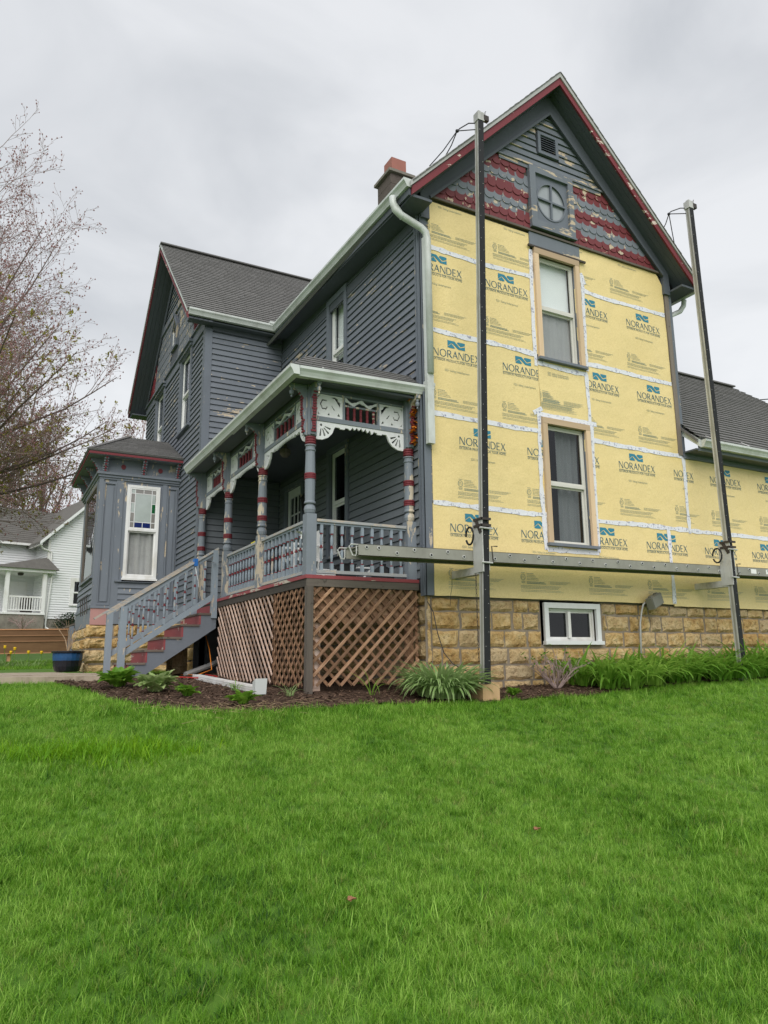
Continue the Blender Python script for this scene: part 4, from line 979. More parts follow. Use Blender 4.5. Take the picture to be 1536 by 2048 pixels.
# ---- chimney
ch = MB().box(.99, 1.43, 2.6, 3.1, 6.5, 7.0).build('chimney', 'cmu', HP)
for k in range(5):
    z = 7.0+k*.215; o2 = 0 if k < 4 else .0
    MB().box(.985, 1.435, 2.595, 3.105, z, z+.207).build('block', 'cmu', ch)
    MB().box(.992, 1.428, 2.602, 3.098, z+.207, z+.215).build('mortar_joint', 'mortar', ch)
MB().box(.93, 1.49, 2.54, 3.16, 8.075, 8.13).build('cap', 'cap', ch)
MB().box(1.06, 1.37, 2.68, 2.98, 8.13, 8.48).build('flue_pot', 'terra', ch)

# ---- addition on the right
ADX = 12.6
ad = MB(); wall_quads(ad, FRONT, 4.96, ADX, -0.01, 2.55, [], -0.03); awall = ad.build('addition_wall', 'grey_shaded', HP)
MB().box(ADX-.1, ADX, 0.1, 5.4, -1.7, 2.5).build('addition_wall', 'grey_siding', HP)
ez2, ey2, ry2, rz2 = 2.66, -.31, 2.45, 5.32
b = MB(); b.prism([(4.97, ey2, ez2-.05), (ADX+.3, ey2, ez2-.05), (9.95, ry2, rz2-.05), (4.97, ry2, rz2-.05)], [(4.97, ey2, ez2), (ADX+.3, ey2, ez2), (9.95, ry2, rz2), (4.97, ry2, rz2)]); arf = b.build('addition_roof', 'roof', HP)
b = MB(); b.prism([(ADX+.3, ey2, ez2-.05), (ADX+.3, 5.3, ez2-.05), (9.96, ry2, rz2-.05)], [(ADX+.3, ey2, ez2), (ADX+.3, 5.3, ez2), (9.96, ry2, rz2)]).build('hip_end', 'roof', arf)
b = MB(); shingled(b, (4.98, ey2-.02, ez2), (ADX+.3, ey2-.02, ez2), (4.98, ry2, rz2), (9.95, ry2, rz2), 0.135, 0.28, 0.026)
o = b.build('shingle_courses', 'roof', arf, kind='stuff'); tone_layer(o, b.tone)
MB().bar((4.98, ry2, rz2+.03), (9.95, ry2, rz2+.03), .2, .03).build('ridge_cap', 'roof', arf)
MB().box(4.98, ADX+.2, ey2+.03, -.01, ez2-.17, ez2-.145).build('eave_soffit', 'grey_shaded', arf)
MB().box(5.02, ADX+.2, ey2, ey2+.028, ez2-.19, ez2-.03).build('eave_fascia', 'grey', arf)
MB().fbox(FRONT, 4.98, 9.5, 0.0, 0.04, 2.405, 2.49).build('eave_frieze', 'grey', awall)
MB().prism([(5.0, 0.1, 3.02), (5.0, ey2-.02, ez2-.0), (5.0, ey2-.02, ez2-.13), (5.0, .1, 2.89)], [(5.04, 0.1, 3.02), (5.04, ey2-.02, ez2-.0), (5.04, ey2-.02, ez2-.13), (5.04, .1, 2.89)]).build('rake_trim', 'gutter', arf)
gutter('gutter', (5.03, ey2-.004, ez2-.14), (ADX, ey2-.004, ez2-.12), (0, -1, 0), arf)
for x_ in (5.25, 6.15, 7.1): MB().bar((x_, ey2-.1, ez2+.005), (x_+.02, ey2+.12, ez2+.155), .02, .006).build('gutter_strap', 'vinyl', arf)

# ---- stone foundation
fnd = MB(); wall_quads(fnd, FRONT, -.02, ADX, -1.75, -0.005, [(BAS[0]-.12, BAS[1]+.12, BAS[2]-.05, BAS[3]+.12)], -.062)
wall_quads(fnd, SIDE, 0, 5.5, -1.75, .2, [], -.045); fo = fnd.build('foundation', 'mortar', HP)
def stone(F, u0, u1, z0, z1, depth, parent, base=-.045):
    nu, nz = 8, 5; b = MB(); sd_ = R.uniform(0, 99)
    w, h_ = u1-u0, z1-z0
    for j in range(nz+1):
        for i in range(nu+1):
            a, c = i/nu, j/nz; edge = min(a, 1-a, c*h_/w*1.4+.0, (1-c)*h_/w*1.4)
            rim = i in (0, nu) or j in (0, nz)
            uu = u0+a*w+.020*noise.noise((a*3, c*3, sd_)); zz = z0+c*h_+.018*noise.noise((a*3, c*3, sd_+5))
            d = base+(-.012 if rim else max(.006, depth*(.62+.5*noise.noise((uu*9, zz*9, sd_))+.3*noise.noise((uu*21, zz*21, sd_)))))
            b.v.append(tuple(F.p(uu, d, zz)))
    for j in range(nz):
        for i in range(nu): b.f.append((j*(nu+1)+i, j*(nu+1)+i+1, (j+1)*(nu+1)+i+1, (j+1)*(nu+1)+i)); b.mi.append(0)
    return b.build('stone', 'stone', parent, smooth=False)
def masonry(F, u0, u1, z0, z1, hgt, parent, holes=(), depth=.045, base=-.045, wmin=.26, wmax=.5):
    z = z1
    while z > z0:
        h_ = hgt*R.uniform(.82, 1.2); a = max(z0, z-h_); u = u0
        while u < u1-.05:
            w = R.uniform(wmin, wmax); e = min(u1, u+w); e = u1 if u1-e < .14 else e
            segs = [(u, e)]
            for h in holes:
                if h[2] < z-.03 and h[3] > a+.03:
                    ns = []
                    for s0, s1 in segs:
                        if h[1] <= s0 or h[0] >= s1: ns.append((s0, s1)); continue
                        if h[0]-s0 > .05: ns.append((s0, h[0]))
                        if s1-h[1] > .05: ns.append((h[1], s1))
                    segs = ns
            for s0, s1 in segs: stone(F, s0+R.uniform(.010, .022), s1-R.uniform(.010, .022), a+R.uniform(.008, .018), z-R.uniform(.008, .018), depth, parent, base)
            u = e
        z = a
masonry(FRONT, 0.0, 8.6, -1.38, -.012, .205, fo, depth=.036, wmin=.18, wmax=.52, holes= [(BAS[0]-.12, BAS[1]+.12, BAS[2]-.06, 0.1)])
masonry(SIDE, 0.02, 5.45, -1.3, .08, .21, fo, base=-.03)

# ================================================================== bay window of the wing
BX, BY0, BY1 = -3.14, 7.2, 9.9
BF = Fr((0, BY0, 0), (1, 0, 0), (0, -1, 0)); BW = Fr((BX, 0, 0), (0, 1, 0), (-1, 0, 0))
BWN = (-2.63, -1.985, .84, 2.73); BFW = (7.50, 9.30, .88, 2.74)
b = MB(); wall_quads(b, BF, BX, -1.6, -.06, 3.24, [BWN]); wall_quads(b, BW, BY0, BY1, -.06, 3.24, [BFW])
b.add([(BX, BY1, -.06), (-1.6, BY1, -.06), (-1.6, BY1, 3.24), (BX, BY1, 3.24)], [(0, 1, 2, 3)])
b.add([(BX, BY0, .0), (-1.6, BY0, .0), (-1.6, BY1, .0), (BX, BY1, .0)], [(0, 1, 2, 3)])
bay = b.build('bay_window', 'grey_bay', HP)
def frame_panel(F, u0, u1, z0, z1, name='raised_panel'):
    MB().plate(F, [(u0, z0), (u1, z0), (u1, z1), (u0, z1)], [[(u0+.025, z0+.03), (u1-.025, z0+.03), (u1-.025, z1-.03), (u0+.025, z1-.03)]], 0.0, .03).build(name, 'grey_bay', bay)
    MB().plate(F, [(u0+.055, z0+.07), (u1-.055, z0+.07), (u1-.055, z1-.08), (u0+.055, z1-.08)], [], 0.0, .018).build(name, 'grey_bay', bay)
for (a, c) in ((-3.08, -2.84), (-1.84, -1.64)): frame_panel(BF, a, c, .30, 2.74)
MB().fbox(BF, -2.84, -2.70, 0.0, .02, .27, 2.80).build('stile', 'grey_bay', bay); MB().fbox(BF, -1.93, -1.845, 0.0, .02, .27, 2.80).build('stile', 'grey_bay', bay)
MB().fbox(BF, BX-.012, -3.082, 0.0, .026, .27, 2.80).build('corner_post', 'grey_bay', bay); MB().fbox(BW, BY0-.024, BY0+.10, 0.0, .026, .27, 2.80).build('corner_post', 'grey_bay', bay)
MB().fbox(BF, -2.78, -1.86, 0.02, .06, .76, .80).build('sill', 'grey_bay', bay)
siding(BF, bay, -2.70, -1.93, .29, .75, [], 'grey_bay', .115)
siding(BW, bay, BY0+.1, BY1-.05, .29, .80, [], 'grey_bay', .115)
MB().fbox(BF, BX-.05, -1.6, 0.0, .05, .235, .29).build('water_table', 'grey_bay', bay); MB().fbox(BW, BY0-.048, BY1, 0.0, .05, .235, .29).build('water_table', 'grey_bay', bay)
MB().fbox(BF, -2.84, -1.6, 0.0, .03, -.06, .235).build('skirt_board', 'grey_bay', bay); MB().fbox(BW, BY0-.0, BY1, 0.0, .03, -.10, .235).build('skirt_board', 'grey_bay', bay)
M['pink'] = paint('faded_pink_paint', (0.46, 0.245, 0.225), 0.5, under=(0.45, 0.38, 0.31))
MB().fbox(BF, BX-.034, -2.845, 0.0, .034, -.08, .235).build('faded_panel', 'pink', bay)
# cornice
for k, (z0, z1, o_) in enumerate(((2.80, 2.84, .03), (2.84, 2.89, .055), (2.89, 2.94, .085))):
    MB().fbox(BF, BX-o_, -1.6, 0.0, o_, z0, z1).fbox(BW, BY0, BY1+o_, 0.0, o_-.001, z0, z1).build('cornice_moulding', 'grey_bay', bay)
def bay_bracket(F, u):
    P = [(0, 2.945), (.05, 2.945), (.065, 3.03), (.11, 3.06), (.13, 3.14), (.20, 3.17), (.22, 3.225), (0, 3.225)]
    br = MB().prism([F.p(u-.035, d, z) for d, z in P], [F.p(u+.035, d, z) for d, z in P]).build('cornice_bracket', 'grey_bay', bay)
    for k in range(6):
        t = k/5; MB().fbox(F, u-.044, u+.044, np.interp(t, [0, .35, .7, 1], [.03, .06, .11, .18]), np.interp(t, [0, .35, .7, 1], [.062, .095, .14, .21]), 2.965+.043*k, 2.982+.043*k).build('rib', 'grey_rail', bay)
    for k in range(5):
        t = k/4; d, z = np.interp(t, [0, .35, .7, 1], [.05, .085, .13, .20]), lerp(2.95, 3.18, t); MB().fbox(F, u-.018, u+.018, d, d+.028, z, z+.04).build('bead', 'red', bay)
for u in (-3.08, -2.34, -1.66): bay_bracket(BF, u)
for u in (7.28, 8.1, 8.95, 9.75): bay_bracket(BW, u)
for u in (-2.73, -2.0):
    MB().prism([BF.p(u+.045*math.cos(a), .001, 3.085+.050*math.sin(a)) for a in np.arange(0, 6.28, .393)], [BF.p(u+.045*math.cos(a), .014, 3.085+.050*math.sin(a)) for a in np.arange(0, 6.28, .393)]).build('rosette', 'red', bay)
# bay roof
o_ = .27; ex0, eyb0, eyb1, ezb = BX-o_, BY0-o_, BY1+o_, 3.30
RX, RYb, RZb = -2.46, 8.55, 4.10
def tri_deck(P, name='bay_roof'): 
    P = [V(p) for p in P]; n = (P[1]-P[0]).cross(P[2]-P[0]).normalized(); n = n if n.z > 0 else -n
    return MB().prism([p-n*.04 for p in P], P).build(name, 'roof', HP)
br = tri_deck([(ex0, eyb0, ezb), (-1.59, eyb0, ezb), (-1.59, RYb, RZb), (RX, RYb, RZb)])
MB().prism([(ex0, eyb0, ezb-.04), (RX, RYb, RZb-.04), (ex0, eyb1, ezb-.04)], [(ex0, eyb0, ezb), (RX, RYb, RZb), (ex0, eyb1, ezb)]).build('hip_face', 'roof', br)
MB().prism([(ex0, eyb1, ezb-.04), (-1.59, eyb1, ezb-.04), (-1.59, RYb, RZb-.04), (RX, RYb, RZb-.04)], [(ex0, eyb1, ezb), (-1.59, eyb1, ezb), (-1.59, RYb, RZb), (RX, RYb, RZb)]).build('hip_face', 'roof', br)
def shingle_objs(P00, P10, P01, P11, parent, course, tab, lift=.014):
    tmp = MB(); shingled(tmp, P00, P10, P01, P11, course, tab, lift)
    for k in range(len(tmp.v)//6):
        b = MB(); b.add(tmp.v[6*k:6*k+6], [(0, 1, 2, 3), (4, 5, 1, 0), (4, 0, 3), (5, 2, 1)]); b.build('shingle', 'roof', parent)
shingle_objs((ex0-.015, eyb0-.015, ezb), (-1.60, eyb0-.015, ezb), (RX, RYb, RZb), (-1.60, RYb, RZb), br, .15, .24, .022)
shingle_objs((ex0-.015, eyb1+.015, ezb), (ex0-.015, eyb0-.015, ezb), (RX, RYb, RZb), (RX, RYb, RZb), br, .15, .30, .022)
MB().bar((ex0, eyb0, ezb+.04), (RX, RYb, RZb+.045), .13, .02).build('hip_cap', 'roof', br)
MB().box(ex0, -1.59, eyb0, BY0, 3.225, 3.25).box(ex0, BX, BY0, eyb1, 3.225, 3.25).build('soffit', 'grey_bay', br)
b = MB(); b.box(ex0-.012, -1.59, eyb0-.014, eyb0, 3.235, 3.28).box(ex0-.014, ex0, eyb0, eyb1, 3.235, 3.28).build('fascia', 'red', br)
# bay side window: stained upper sash
bwn = window(BF, *BWN, casing=None, sash='vinyl', sw=.055, sd=.005, sill='vinyl', cw=0.0, sillw=.07, cd0=0, cd1=.03, inner=curtain(1.0, 'lace', -.075, amp=.014, freq=13, drop=.93), split=.515, parent=bay, name='bay_sash')
u0, u1, z0, z1 = BWN[0]+.084, BWN[1]-.084, lerp(BWN[2], BWN[3], .515)+.05, BWN[3]-.084
ui0, ui1, zi0, zi1 = u0+.075, u1-.075, z0+.11, z1-.085
def stp(a, c, e, f, m): MB().fbox(BF, a+.006, c-.006, .012, .022, e+.006, f-.006).build('stained_pane', m, bay)
um = (u0+u1)/2
for a, c, m in ((u0, ui0, 'st_amber'), (ui0, um, 'st_blue'), (um, ui1, 'st_blue'), (ui1, u1, 'st_amber')): stp(a, c, z0, zi0, m)
for a, c, m in ((u0, ui0, 'st_plainst'), (ui0, um, 'st_amber'), (um, ui1, 'st_amber'), (ui1, u1, 'st_amber')): stp(a, c, zi1, z1, m)
hz = (zi1-zi0)/3
for k in range(3): stp(u0, ui0, zi0+k*hz, zi0+(k+1)*hz, ('st_amber', 'st_plainst', 'st_amber')[k]); stp(ui1, u1, zi0+k*hz, zi0+(k+1)*hz, ('st_amber', 'st_green', 'st_plainst')[k])
stp(ui0, ui1, zi0, zi1, 'st_plainst')
for a in (ui0, ui1): MB().fbox(BF, a-.007, a+.007, .012, .026, z0, z1).build('came', 'white', bay)
for e in (zi0, zi1): MB().fbox(BF, u0, u1, .012, .025, e-.007, e+.007).build('came', 'white', bay)
MB().fbox(BF, um-.006, um+.006, .012, .024, z0, zi0).fbox(BF, um-.006, um+.006, .012, .024, zi1, z1).build('came', 'white', bay)
for k in (1, 2): MB().fbox(BF, u0, ui0, .012, .024, zi0+k*hz-.006, zi0+k*hz+.006).fbox(BF, ui1, u1, .012, .024, zi0+k*hz-.006, zi0+k*hz+.006).build('came', 'white', bay)
window(BW, *BFW, casing='grey_bay', cw=.10, cd0=0, cd1=.03, sash='oldwood', sw=.04, sd=.0, sill='grey_bay', split=0, parent=bay, name='picture_sash', glass='glass_dark')
# stone base of the bay
b = MB(); b.box(BX-.02, -1.6, BY0-.0, BY1, -1.6, -.07); bfo = b.build('bay_foundation', 'mortar', HP)
masonry(BF, BX-.10, -1.62, -1.25, -.065, .235, bfo, depth=.085, base=.004, wmin=.38, wmax=.62)
masonry(BW, BY0-.06, BY1, -1.25, -.10, .235, bfo, depth=.07, base=.024, wmin=.30, wmax=.5)
masonry(WINGG, 5.55, 7.15, -1.25, -.10, .22, bfo, depth=.05, base=.004)
MB().fbox(WINGG, 5.5, 7.18, 0, .03, -.10, .0).build('skirt_board', 'grey_bay', HP)

# ================================================================== porch
porch = thing('porch', 'grey porch with turned posts, white fretwork and lattice skirt beside the foam wall', 'porch', (-.8, 2.7, -1.2))
PP = porch
PF = Fr((0, .33, 0), (1, 0, 0), (0, -1, 0)); PS = Fr((-1.49, 0, 0), (0, 1, 0), (-1, 0, 0))
fl = MB().box(-1.585, -.03, .185, 5.49, .165, .205).build('floor', 'grey', PP)
MB().box(-1.605, -.032, .165, .184, .168, .212).box(-1.605, -1.586, .185, 5.48, .168, .212).build('floor_edge', 'red_riser', fl)
MB().box(-1.59, -.035, .17, .20, .075, .165).build('rim_board', 'darkwood', fl); MB().box(-1.59, -1.56, .2, 5.48, .075, .165).build('rim_board', 'darkwood', fl)
MB().box(-1.55, -.04, .22, .26, -.35, .07).build('rim_board', 'lattice', fl)
# posts
def post_mesh(bands, low=.2):
    prof = [(.055, .985), (.066, 1.0), (.075, 1.04), (.066, 1.085), (.048, 1.10), (.048, 1.11), (.073, 1.12), (.073, 1.135), (.062, 1.15)]
    mats = [0]*8
    def to(r, z, m=0): prof.append((r, z)); mats.append(m)
    for z0 in bands:
        to(.066, z0-.002)
        for k in range(3): to(.074, z0+.003+k*.026, 1); to(.074, z0+.019+k*.026, 1); to(.066, z0+.026+k*.026, 1)
    to(.060, 1.79); to(.070, 1.80); to(.070, 1.812); to(.060, 1.82); to(.060, 1.855); to(.072, 1.862); to(.072, 1.876); to(.055, 1.885, 1)
    for k in range(3): to(.070, 1.895+k*.032, 1); to(.070, 1.914+k*.032, 1); to(.060, 1.922+k*.032, 1)
    to(.062, 2.0)
    return prof, mats
def post(x, y, bands, half=False, sq=.066, top=.985):
    b = MB(); p, m = post_mesh(bands); b.lathe((x, y, 0), p, 14, m); b.k = 0
    b.box(x-sq, x+sq, y-sq, y+sq, .207, top); b.box(x-.06, x+.06, y-.06, y+.06, 1.995, 2.72)
    return b.build('post', ['grey_post', 'red'], PP)
POSTS = [(-1.485, .355, (1.43,)), (-1.50, 2.13, (1.20, 1.47)), (-1.50, 3.86, (1.20, 1.47)), (-1.545, 5.40, (1.20, 1.47)), (-.085, .30, (1.20, 1.47))]
for x, y, bd in POSTS: post(x, y, bd)
# brackets on posts (grey cut-out with red beads), F: u = sideways, d = out
def bracket(F, u, d0, skip=False):
    P = [(0, 1.99), (.03, 2.0), (.05, 2.10), (.035, 2.16), (.06, 2.24), (.06, 2.50), (.085, 2.53), (.12, 2.58), (.20, 2.60), (.235, 2.625), (.235, 2.68), (0, 2.70)]
    br_ = MB().prism([F.p(u-.03, d0+d, z) for d, z in P], [F.p(u+.03, d0+d, z) for d, z in P]).build('bracket', 'grey_post', PP)
    for k in range(15):
        z = 2.03+k*.036; d = np.interp(z, [1.99, 2.0, 2.10, 2.16, 2.24, 2.5, 2.58, 2.6], [0, .03, .05, .035, .06, .06, .12, .20]); w = .024 if k % 4 else .034
        MB().fbox(F, u-w, u+w, d0+d-.006, d0+d+.016, z, z+.026).build('bead', 'red', br_)
    MB().lathe(F.p(u, d0+.205, 2.505), [(.004, -.03), (.012, -.022), (.012, -.012), (.006, 0), (.022, .012), (.03, .04), (.026, .06), (.012, .065), (.02, .085), (.02, .10)], 10).build('drop_pendant', 'grey_post', br_)
for x, y, bd in POSTS[:4]: bracket(Fr((x, 0, 0), PS.U, PS.N), y, .06)
bracket(Fr((0, POSTS[0][1], 0), PF.U, PF.N), POSTS[0][0], .06); bracket(Fr((0, .30, 0), PF.U, PF.N), -.085, .06)
# beam over the posts
MB().fbox(PF, -1.55, -.02, -.05, .03, 2.60, 2.70).build('beam', 'grey_shaded', PP); MB().fbox(PS, .30, 5.49, -.05, .03, 2.60, 2.70).build('beam', 'grey_shaded', PP)
# friezes
def arc(cx, cz, r, a0, a1, n): return [(cx+r*math.cos(lerp(a0, a1, i/n)), cz+r*math.sin(lerp(a0, a1, i/n))) for i in range(n+1)]
def frieze(F, a, c):
    w = c-a; fr_ = MB().fbox(F, a, c, -.025, .025, 2.205, 2.265).fbox(F, a, c, -.025, .02, 2.575, 2.60).build('frieze_rail', 'grey_post', PP)
    pw = min(.41, w*.29)
    for s0, flip in ((a, False), (c-pw, True)):
        def mp_(x, z): return (s0+(pw-x*pw if flip else x*pw), 2.268+z*.302)
        outer = [mp_(0, 0), mp_(1, 0), mp_(1, 1), mp_(0, 1)]
        H_ = []
        def hole(P): H_.append([mp_(*p) for p in P])
        cr_ = [(.30+.15*math.cos(t)*(1+.10*math.cos(6*t)), .56+.23*math.sin(t)*(1+.10*math.cos(6*t))) for t in np.arange(0.9, 5.9, .33)]
        ci_ = [(.30+.11*math.cos(t)*(1+.10*math.cos(6*t)), .56+.17*math.sin(t)*(1+.10*math.cos(6*t))) for t in np.arange(0.9, 5.9, .33)][::-1]
        hole(cr_+ci_)
        hole([(.55, .90), (.70, .86), (.84, .62), (.90, .50), (.92, .72), (.84, .78), (.80, .90), (.70, .95)])
        hole([(.58, .56), (.72, .34), (.66, .36), (.57, .52)])
        hole([(.42, .10), (.52, .10), (.48, .22)]); hole([(.80, .12), (.92, .10), (.84, .24)]); hole([(.06, .10), (.13, .10), (.06, .20)]); hole([(.05, .82), (.05, .92), (.12, .92)])
        MB().plate(F, outer if not flip else outer[::-1], H_, -.012, .012).build('fretwork_panel', 'white', fr_)
    i0, i1 = a+pw+.02, c-pw-.02
    for e in (a+pw, c-pw-.03): MB().fbox(F, e, e+.03, -.022, .022, 2.265, 2.575).build('muntin', 'grey_post', fr_)
    i0, i1 = a+pw+.032, c-pw-.032
    MB().fbox(F, i0, i1, -.02, .02, 2.448, 2.470).build('spindle_rail', 'grey_post', fr_)
    # running scroll
    n = 40; top, bot = [], []
    for i in range(n+1):
        t = i/n; ph = t*2*math.pi*2; zc = 2.522+.026*math.cos(ph); hw = .017+.011*max(0, math.sin(ph*2+.6))
        top.append((lerp(i0, i1, t), zc+hw)); bot.append((lerp(i0, i1, t), zc-hw))
    MB().plate(F, bot+top[::-1], [], -.01, .01).build('scroll', 'white', fr_)
    k = 5 if w > 1.2 else 4
    for q in range(k):
        u = lerp(i0, i1, (q+.5)/k); P = F.p(u, 0, 0)
        MB().lathe((P.x, P.y, 2.266), [(.017, 0), (.020, .03), (.020, .05), (.014, .06), (.020, .09), (.016, .13), (.020, .15), (.018, .182)], 8).build('spindle', 'red', fr_)
    # valance below: quarter brackets with fans and a saw-tooth edge
    P = [(a, 2.203), (c, 2.203), (c, 1.965)]
    r_ = .245
    rb = [(c-.02, 1.958), (c-.09, 1.962), (c-.17, 2.0), (c-.225, 2.06), (c-.25, 2.125), (c-.265, 2.15), (c-.33, 2.15), (c-.335, 2.135), (c-.40, 2.135), (c-.405, 2.155), (c-.44, 2.16)]
    lb = [(a+(c-x), z) for x, z in rb][::-1]
    s0, s1 = c-.45, a+.45; nT = max(6, int((s0-s1)/.055)); saw = []
    for i in range(nT):
        t = i/nT; x = lerp(s0, s1, t); dx = (s1-s0)/nT; arch = .028*math.sin(math.pi*t)
        saw += [(x, 2.172+arch*.6), (x+dx*.45, 2.125+arch), (x+dx*.55, 2.125+arch)]
    H_ = []
    for mir in (False, True):
        def g(x, z): return (a+x, z) if mir else (c-x, z)
        cx_, cz_ = .07, 2.155
        H_.append([g(cx_-.0+.017*math.cos(t), cz_+.017*math.sin(t)) for t in np.arange(0, 6.2, .7)])
        for an in (-95, -70, -45, -18):
            dv = V((math.cos(RAD(an)), math.sin(RAD(an)))); nv = V((-dv.y, dv.x)); p0 = V((cx_, cz_))+dv*.05; p1 = V((cx_, cz_))+dv*(.15 if an != -18 else .14)
            H_.append([g(*(p0+nv*.006)), g(*(p1+nv*.014)), g(*(p1-nv*.014)), g(*(p0-nv*.006))])
    MB().plate(F, P+rb+saw+lb+[(a, 1.965)], H_, -.014, .014).build('valance', 'white', fr_)
frieze(PF, -1.425, -.145)
for (a, c) in ((.42, 2.07), (2.19, 3.80), (3.92, 5.33)): frieze(PS, a, c)
# ceiling, soffit, roof
MB().box(-1.55, -.005, .28, 5.49, 2.705, 2.73).build('ceiling', 'grey_shaded', PP)
MB().box(-1.82, -1.55, .06, 5.49, 2.655, 2.68).box(-1.55, 0.0, .06, .30, 2.655, 2.68).build('eave_soffit', 'grey_shaded', PP)
MB().fbox(PF, -1.83, .0, .23, .27, 2.63, 2.74).build('eave_fascia', 'grey_shaded', PP); MB().fbox(PS, .06, 5.49, .305, .335, 2.63, 2.74).build('eave_fascia', 'grey_shaded', PP)
pr = MB().prism([(-1.84, .045, 2.72), (-.002, .045, 2.75), (-.002, .40, 3.03), (-1.52, .40, 3.03)], [(-1.84, .045, 2.755), (-.002, .045, 2.785), (-.002, .40, 3.065), (-1.52, .40, 3.065)]).build('porch_roof', 'roof', PP)
MB().prism([(-1.84, .045, 2.72), (-1.52, .40, 3.03), (-1.52, 5.49, 3.03), (-1.84, 5.49, 2.72)], [(-1.84, .045, 2.755), (-1.52, .40, 3.065), (-1.52, 5.49, 3.065), (-1.84, 5.49, 2.755)]).build('roof_slope', 'roof', pr)
MB().prism([(-1.52, .40, 3.03), (-.002, .40, 3.03), (-.002, 5.49, 3.15), (-1.52, 5.49, 3.03)], [(-1.52, .40, 3.063), (-.002, .40, 3.063), (-.002, 5.49, 3.27), (-1.52, 5.49, 3.063)]).build('roof_deck', 'roof', pr)
shingle_objs((-1.86, .03, 2.757), (-.01, .03, 2.787), (-1.52, .40, 3.067), (-.01, .40, 3.067), pr, .11, .26, .018)
shingle_objs((-1.86, 5.48, 2.757), (-1.86, .03, 2.757), (-1.52, 5.48, 3.067), (-1.52, .40, 3.067), pr, .14, .30, .012)
gutter('gutter', (-1.80, .07, 2.625), (.14, .07, 2.685), (0, -1, 0), PP); gutter('gutter', (-1.80, -.055, 2.625), (-1.80, 5.42, 2.635), (-1, 0, 0), PP)
MB().box(-.02, .145, -.06, .05, 2.805, 2.85).build('gutter_end_box', 'gutter', PP)
for x_ in (-1.48, -.74): MB().bar((x_, -.03, 2.775), (x_+.04, .16, 2.872), .018, .006).build('gutter_strap', 'vinyl', PP)
# railings
def bal_mesh(z0, z1, w=.019):
    b = MB(); h_ = z1-z0
    def Z(t): return z0+t*h_
    b.box(-w, w, -w, w, Z(0), Z(.16)); b.box(-w, w, -w, w, Z(.80), Z(1))
    prof = [(.016, .16), (.019, .165), (.019, .185), (.012, .19), (.012, .21), (.018, .28), (.019, .36), (.012, .46), (.012, .47), (.020, .475), (.020, .505), (.012, .51), (.014, .54), (.019, .62), (.017, .69), (.011, .755), (.011, .765), (.019, .77), (.019, .795), (.016, .80)]
    mats = [1, 1, 1]+[0]*5+[0, 1, 1, 1]+[0]*4+[0, 1, 1]+[1]
    b.lathe((0, 0, 0), [(r, Z(t)) for r, t in prof], 8, mats[:len(prof)-1])
    return b.mesh('baluster', ['grey_rail', 'red'])
BM = bal_mesh(.285, .87)
def railing(p, q, n, parent=PP):
    p, q = V(p), V(q); d = q-p
    ra = MB().bar(p+V((0, 0, .905)), q+V((0, 0, .905)), .085, .035).build('railing', 'rail_cap', parent)
    MB().bar(p+V((0, 0, .875)), q+V((0, 0, .875)), .045, .03).build('top_rail', 'grey_rail', ra)
    MB().bar(p+V((0, 0, .27)), q+V((0, 0, .27)), .06, .04).build('bottom_rail', 'rail_cap', ra)
    for i in range(n):
        c = p+d*((i+.5)/n); link('baluster', BM, ra, (c.x, c.y, 0), (0, 0, math.atan2(d.y, d.x)+R.uniform(-.05, .05)))
    return ra
railing((-1.418, .31, 0), (-.15, .31, 0), 9); railing((-1.485, .425, 0), (-1.485, 2.06, 0), 11); railing((-1.485, 2.2, 0), (-1.485, 3.79, 0), 11)
# lattice skirt
SLAT = MB().box(-.5, .5, -.5, .5, -.5, .5)
me_sl = SLAT.mesh('slat', 'lattice'); me_sl2 = SLAT.mesh('slat_pale', 'lattice_pale')
def lattice(F, a, c, z0, z1, mesh1, mesh2, sp=.142, ang=45, w=.038, name='lattice_panel', d0=0.0):
    pn = MB().fbox(F, a, a+.03, d0-.05, d0-.03, z0, z1).fbox(F, c-.03, c, d0-.05, d0-.03, z0, z1).build(name, 'lattice', PP)
    t = math.tan(RAD(ang))
    for s_, lay, me in ((1, 0, mesh1), (-1, 1, mesh2)):
        k = a-(z1-z0)/t-1
        while k < c+(z1-z0)/t+1:
            # line: u = k + s*(z-z0)/t
            z_a, z_b = z0, z1
            f = lambda z: k+s_*(z-z0)/t
            za, zb = sorted(((a-k)*s_*t+z0, (c-k)*s_*t+z0)); za, zb = max(z0, za), min(z1, zb)
            if zb-za > .05:
                p, q = F.p(f(za), d0-.008-.011*lay, za), F.p(f(zb), d0-.008-.011*lay, zb); ln = (q-p).length
                X = (q-p).normalized(); Y = F.N; Z = X.cross(Y)
                rot = Matrix((X, Y, Z)).transposed().to_euler()
                link('slat', me, pn, (p+q)/2, rot, (ln, .009, w*R.uniform(.92, 1.05)))
            k += sp
    return pn
LF = Fr((0, .175, 0), (1, 0, 0), (0, -1, 0)); LS = Fr((-1.585, 0, 0), (0, 1, 0), (-1, 0, 0))
me_sl3 = SLAT.mesh('slat_shaded_brown', 'lattice_back')
lattice(LF, -1.50, -.05, -1.09, .075, me_sl, me_sl3, sp=.158, w=.036)
lattice(LS, .27, 1.36, -1.10, .075, me_sl3, me_sl, sp=.158, w=.035)
lattice(LS, 1.36, 3.98, -1.08, .075, me_sl2, me_sl3, sp=.158, w=.035)
MB().box(-1.60, -1.52, .13, .21, -1.35, .075).build('support_post', 'oldwood', PP); MB().box(-1.49, -1.38, .24, .35, -1.35, .06).build('support_post', 'lattice_pale', PP)
MB().box(-.17, -.08, .26, .34, -1.3, .06).build('support_post', 'lattice', PP)
MB().box(-1.5, -1.38, 4.0, 4.12, -1.3, .07).build('support_post', 'oldwood', PP)

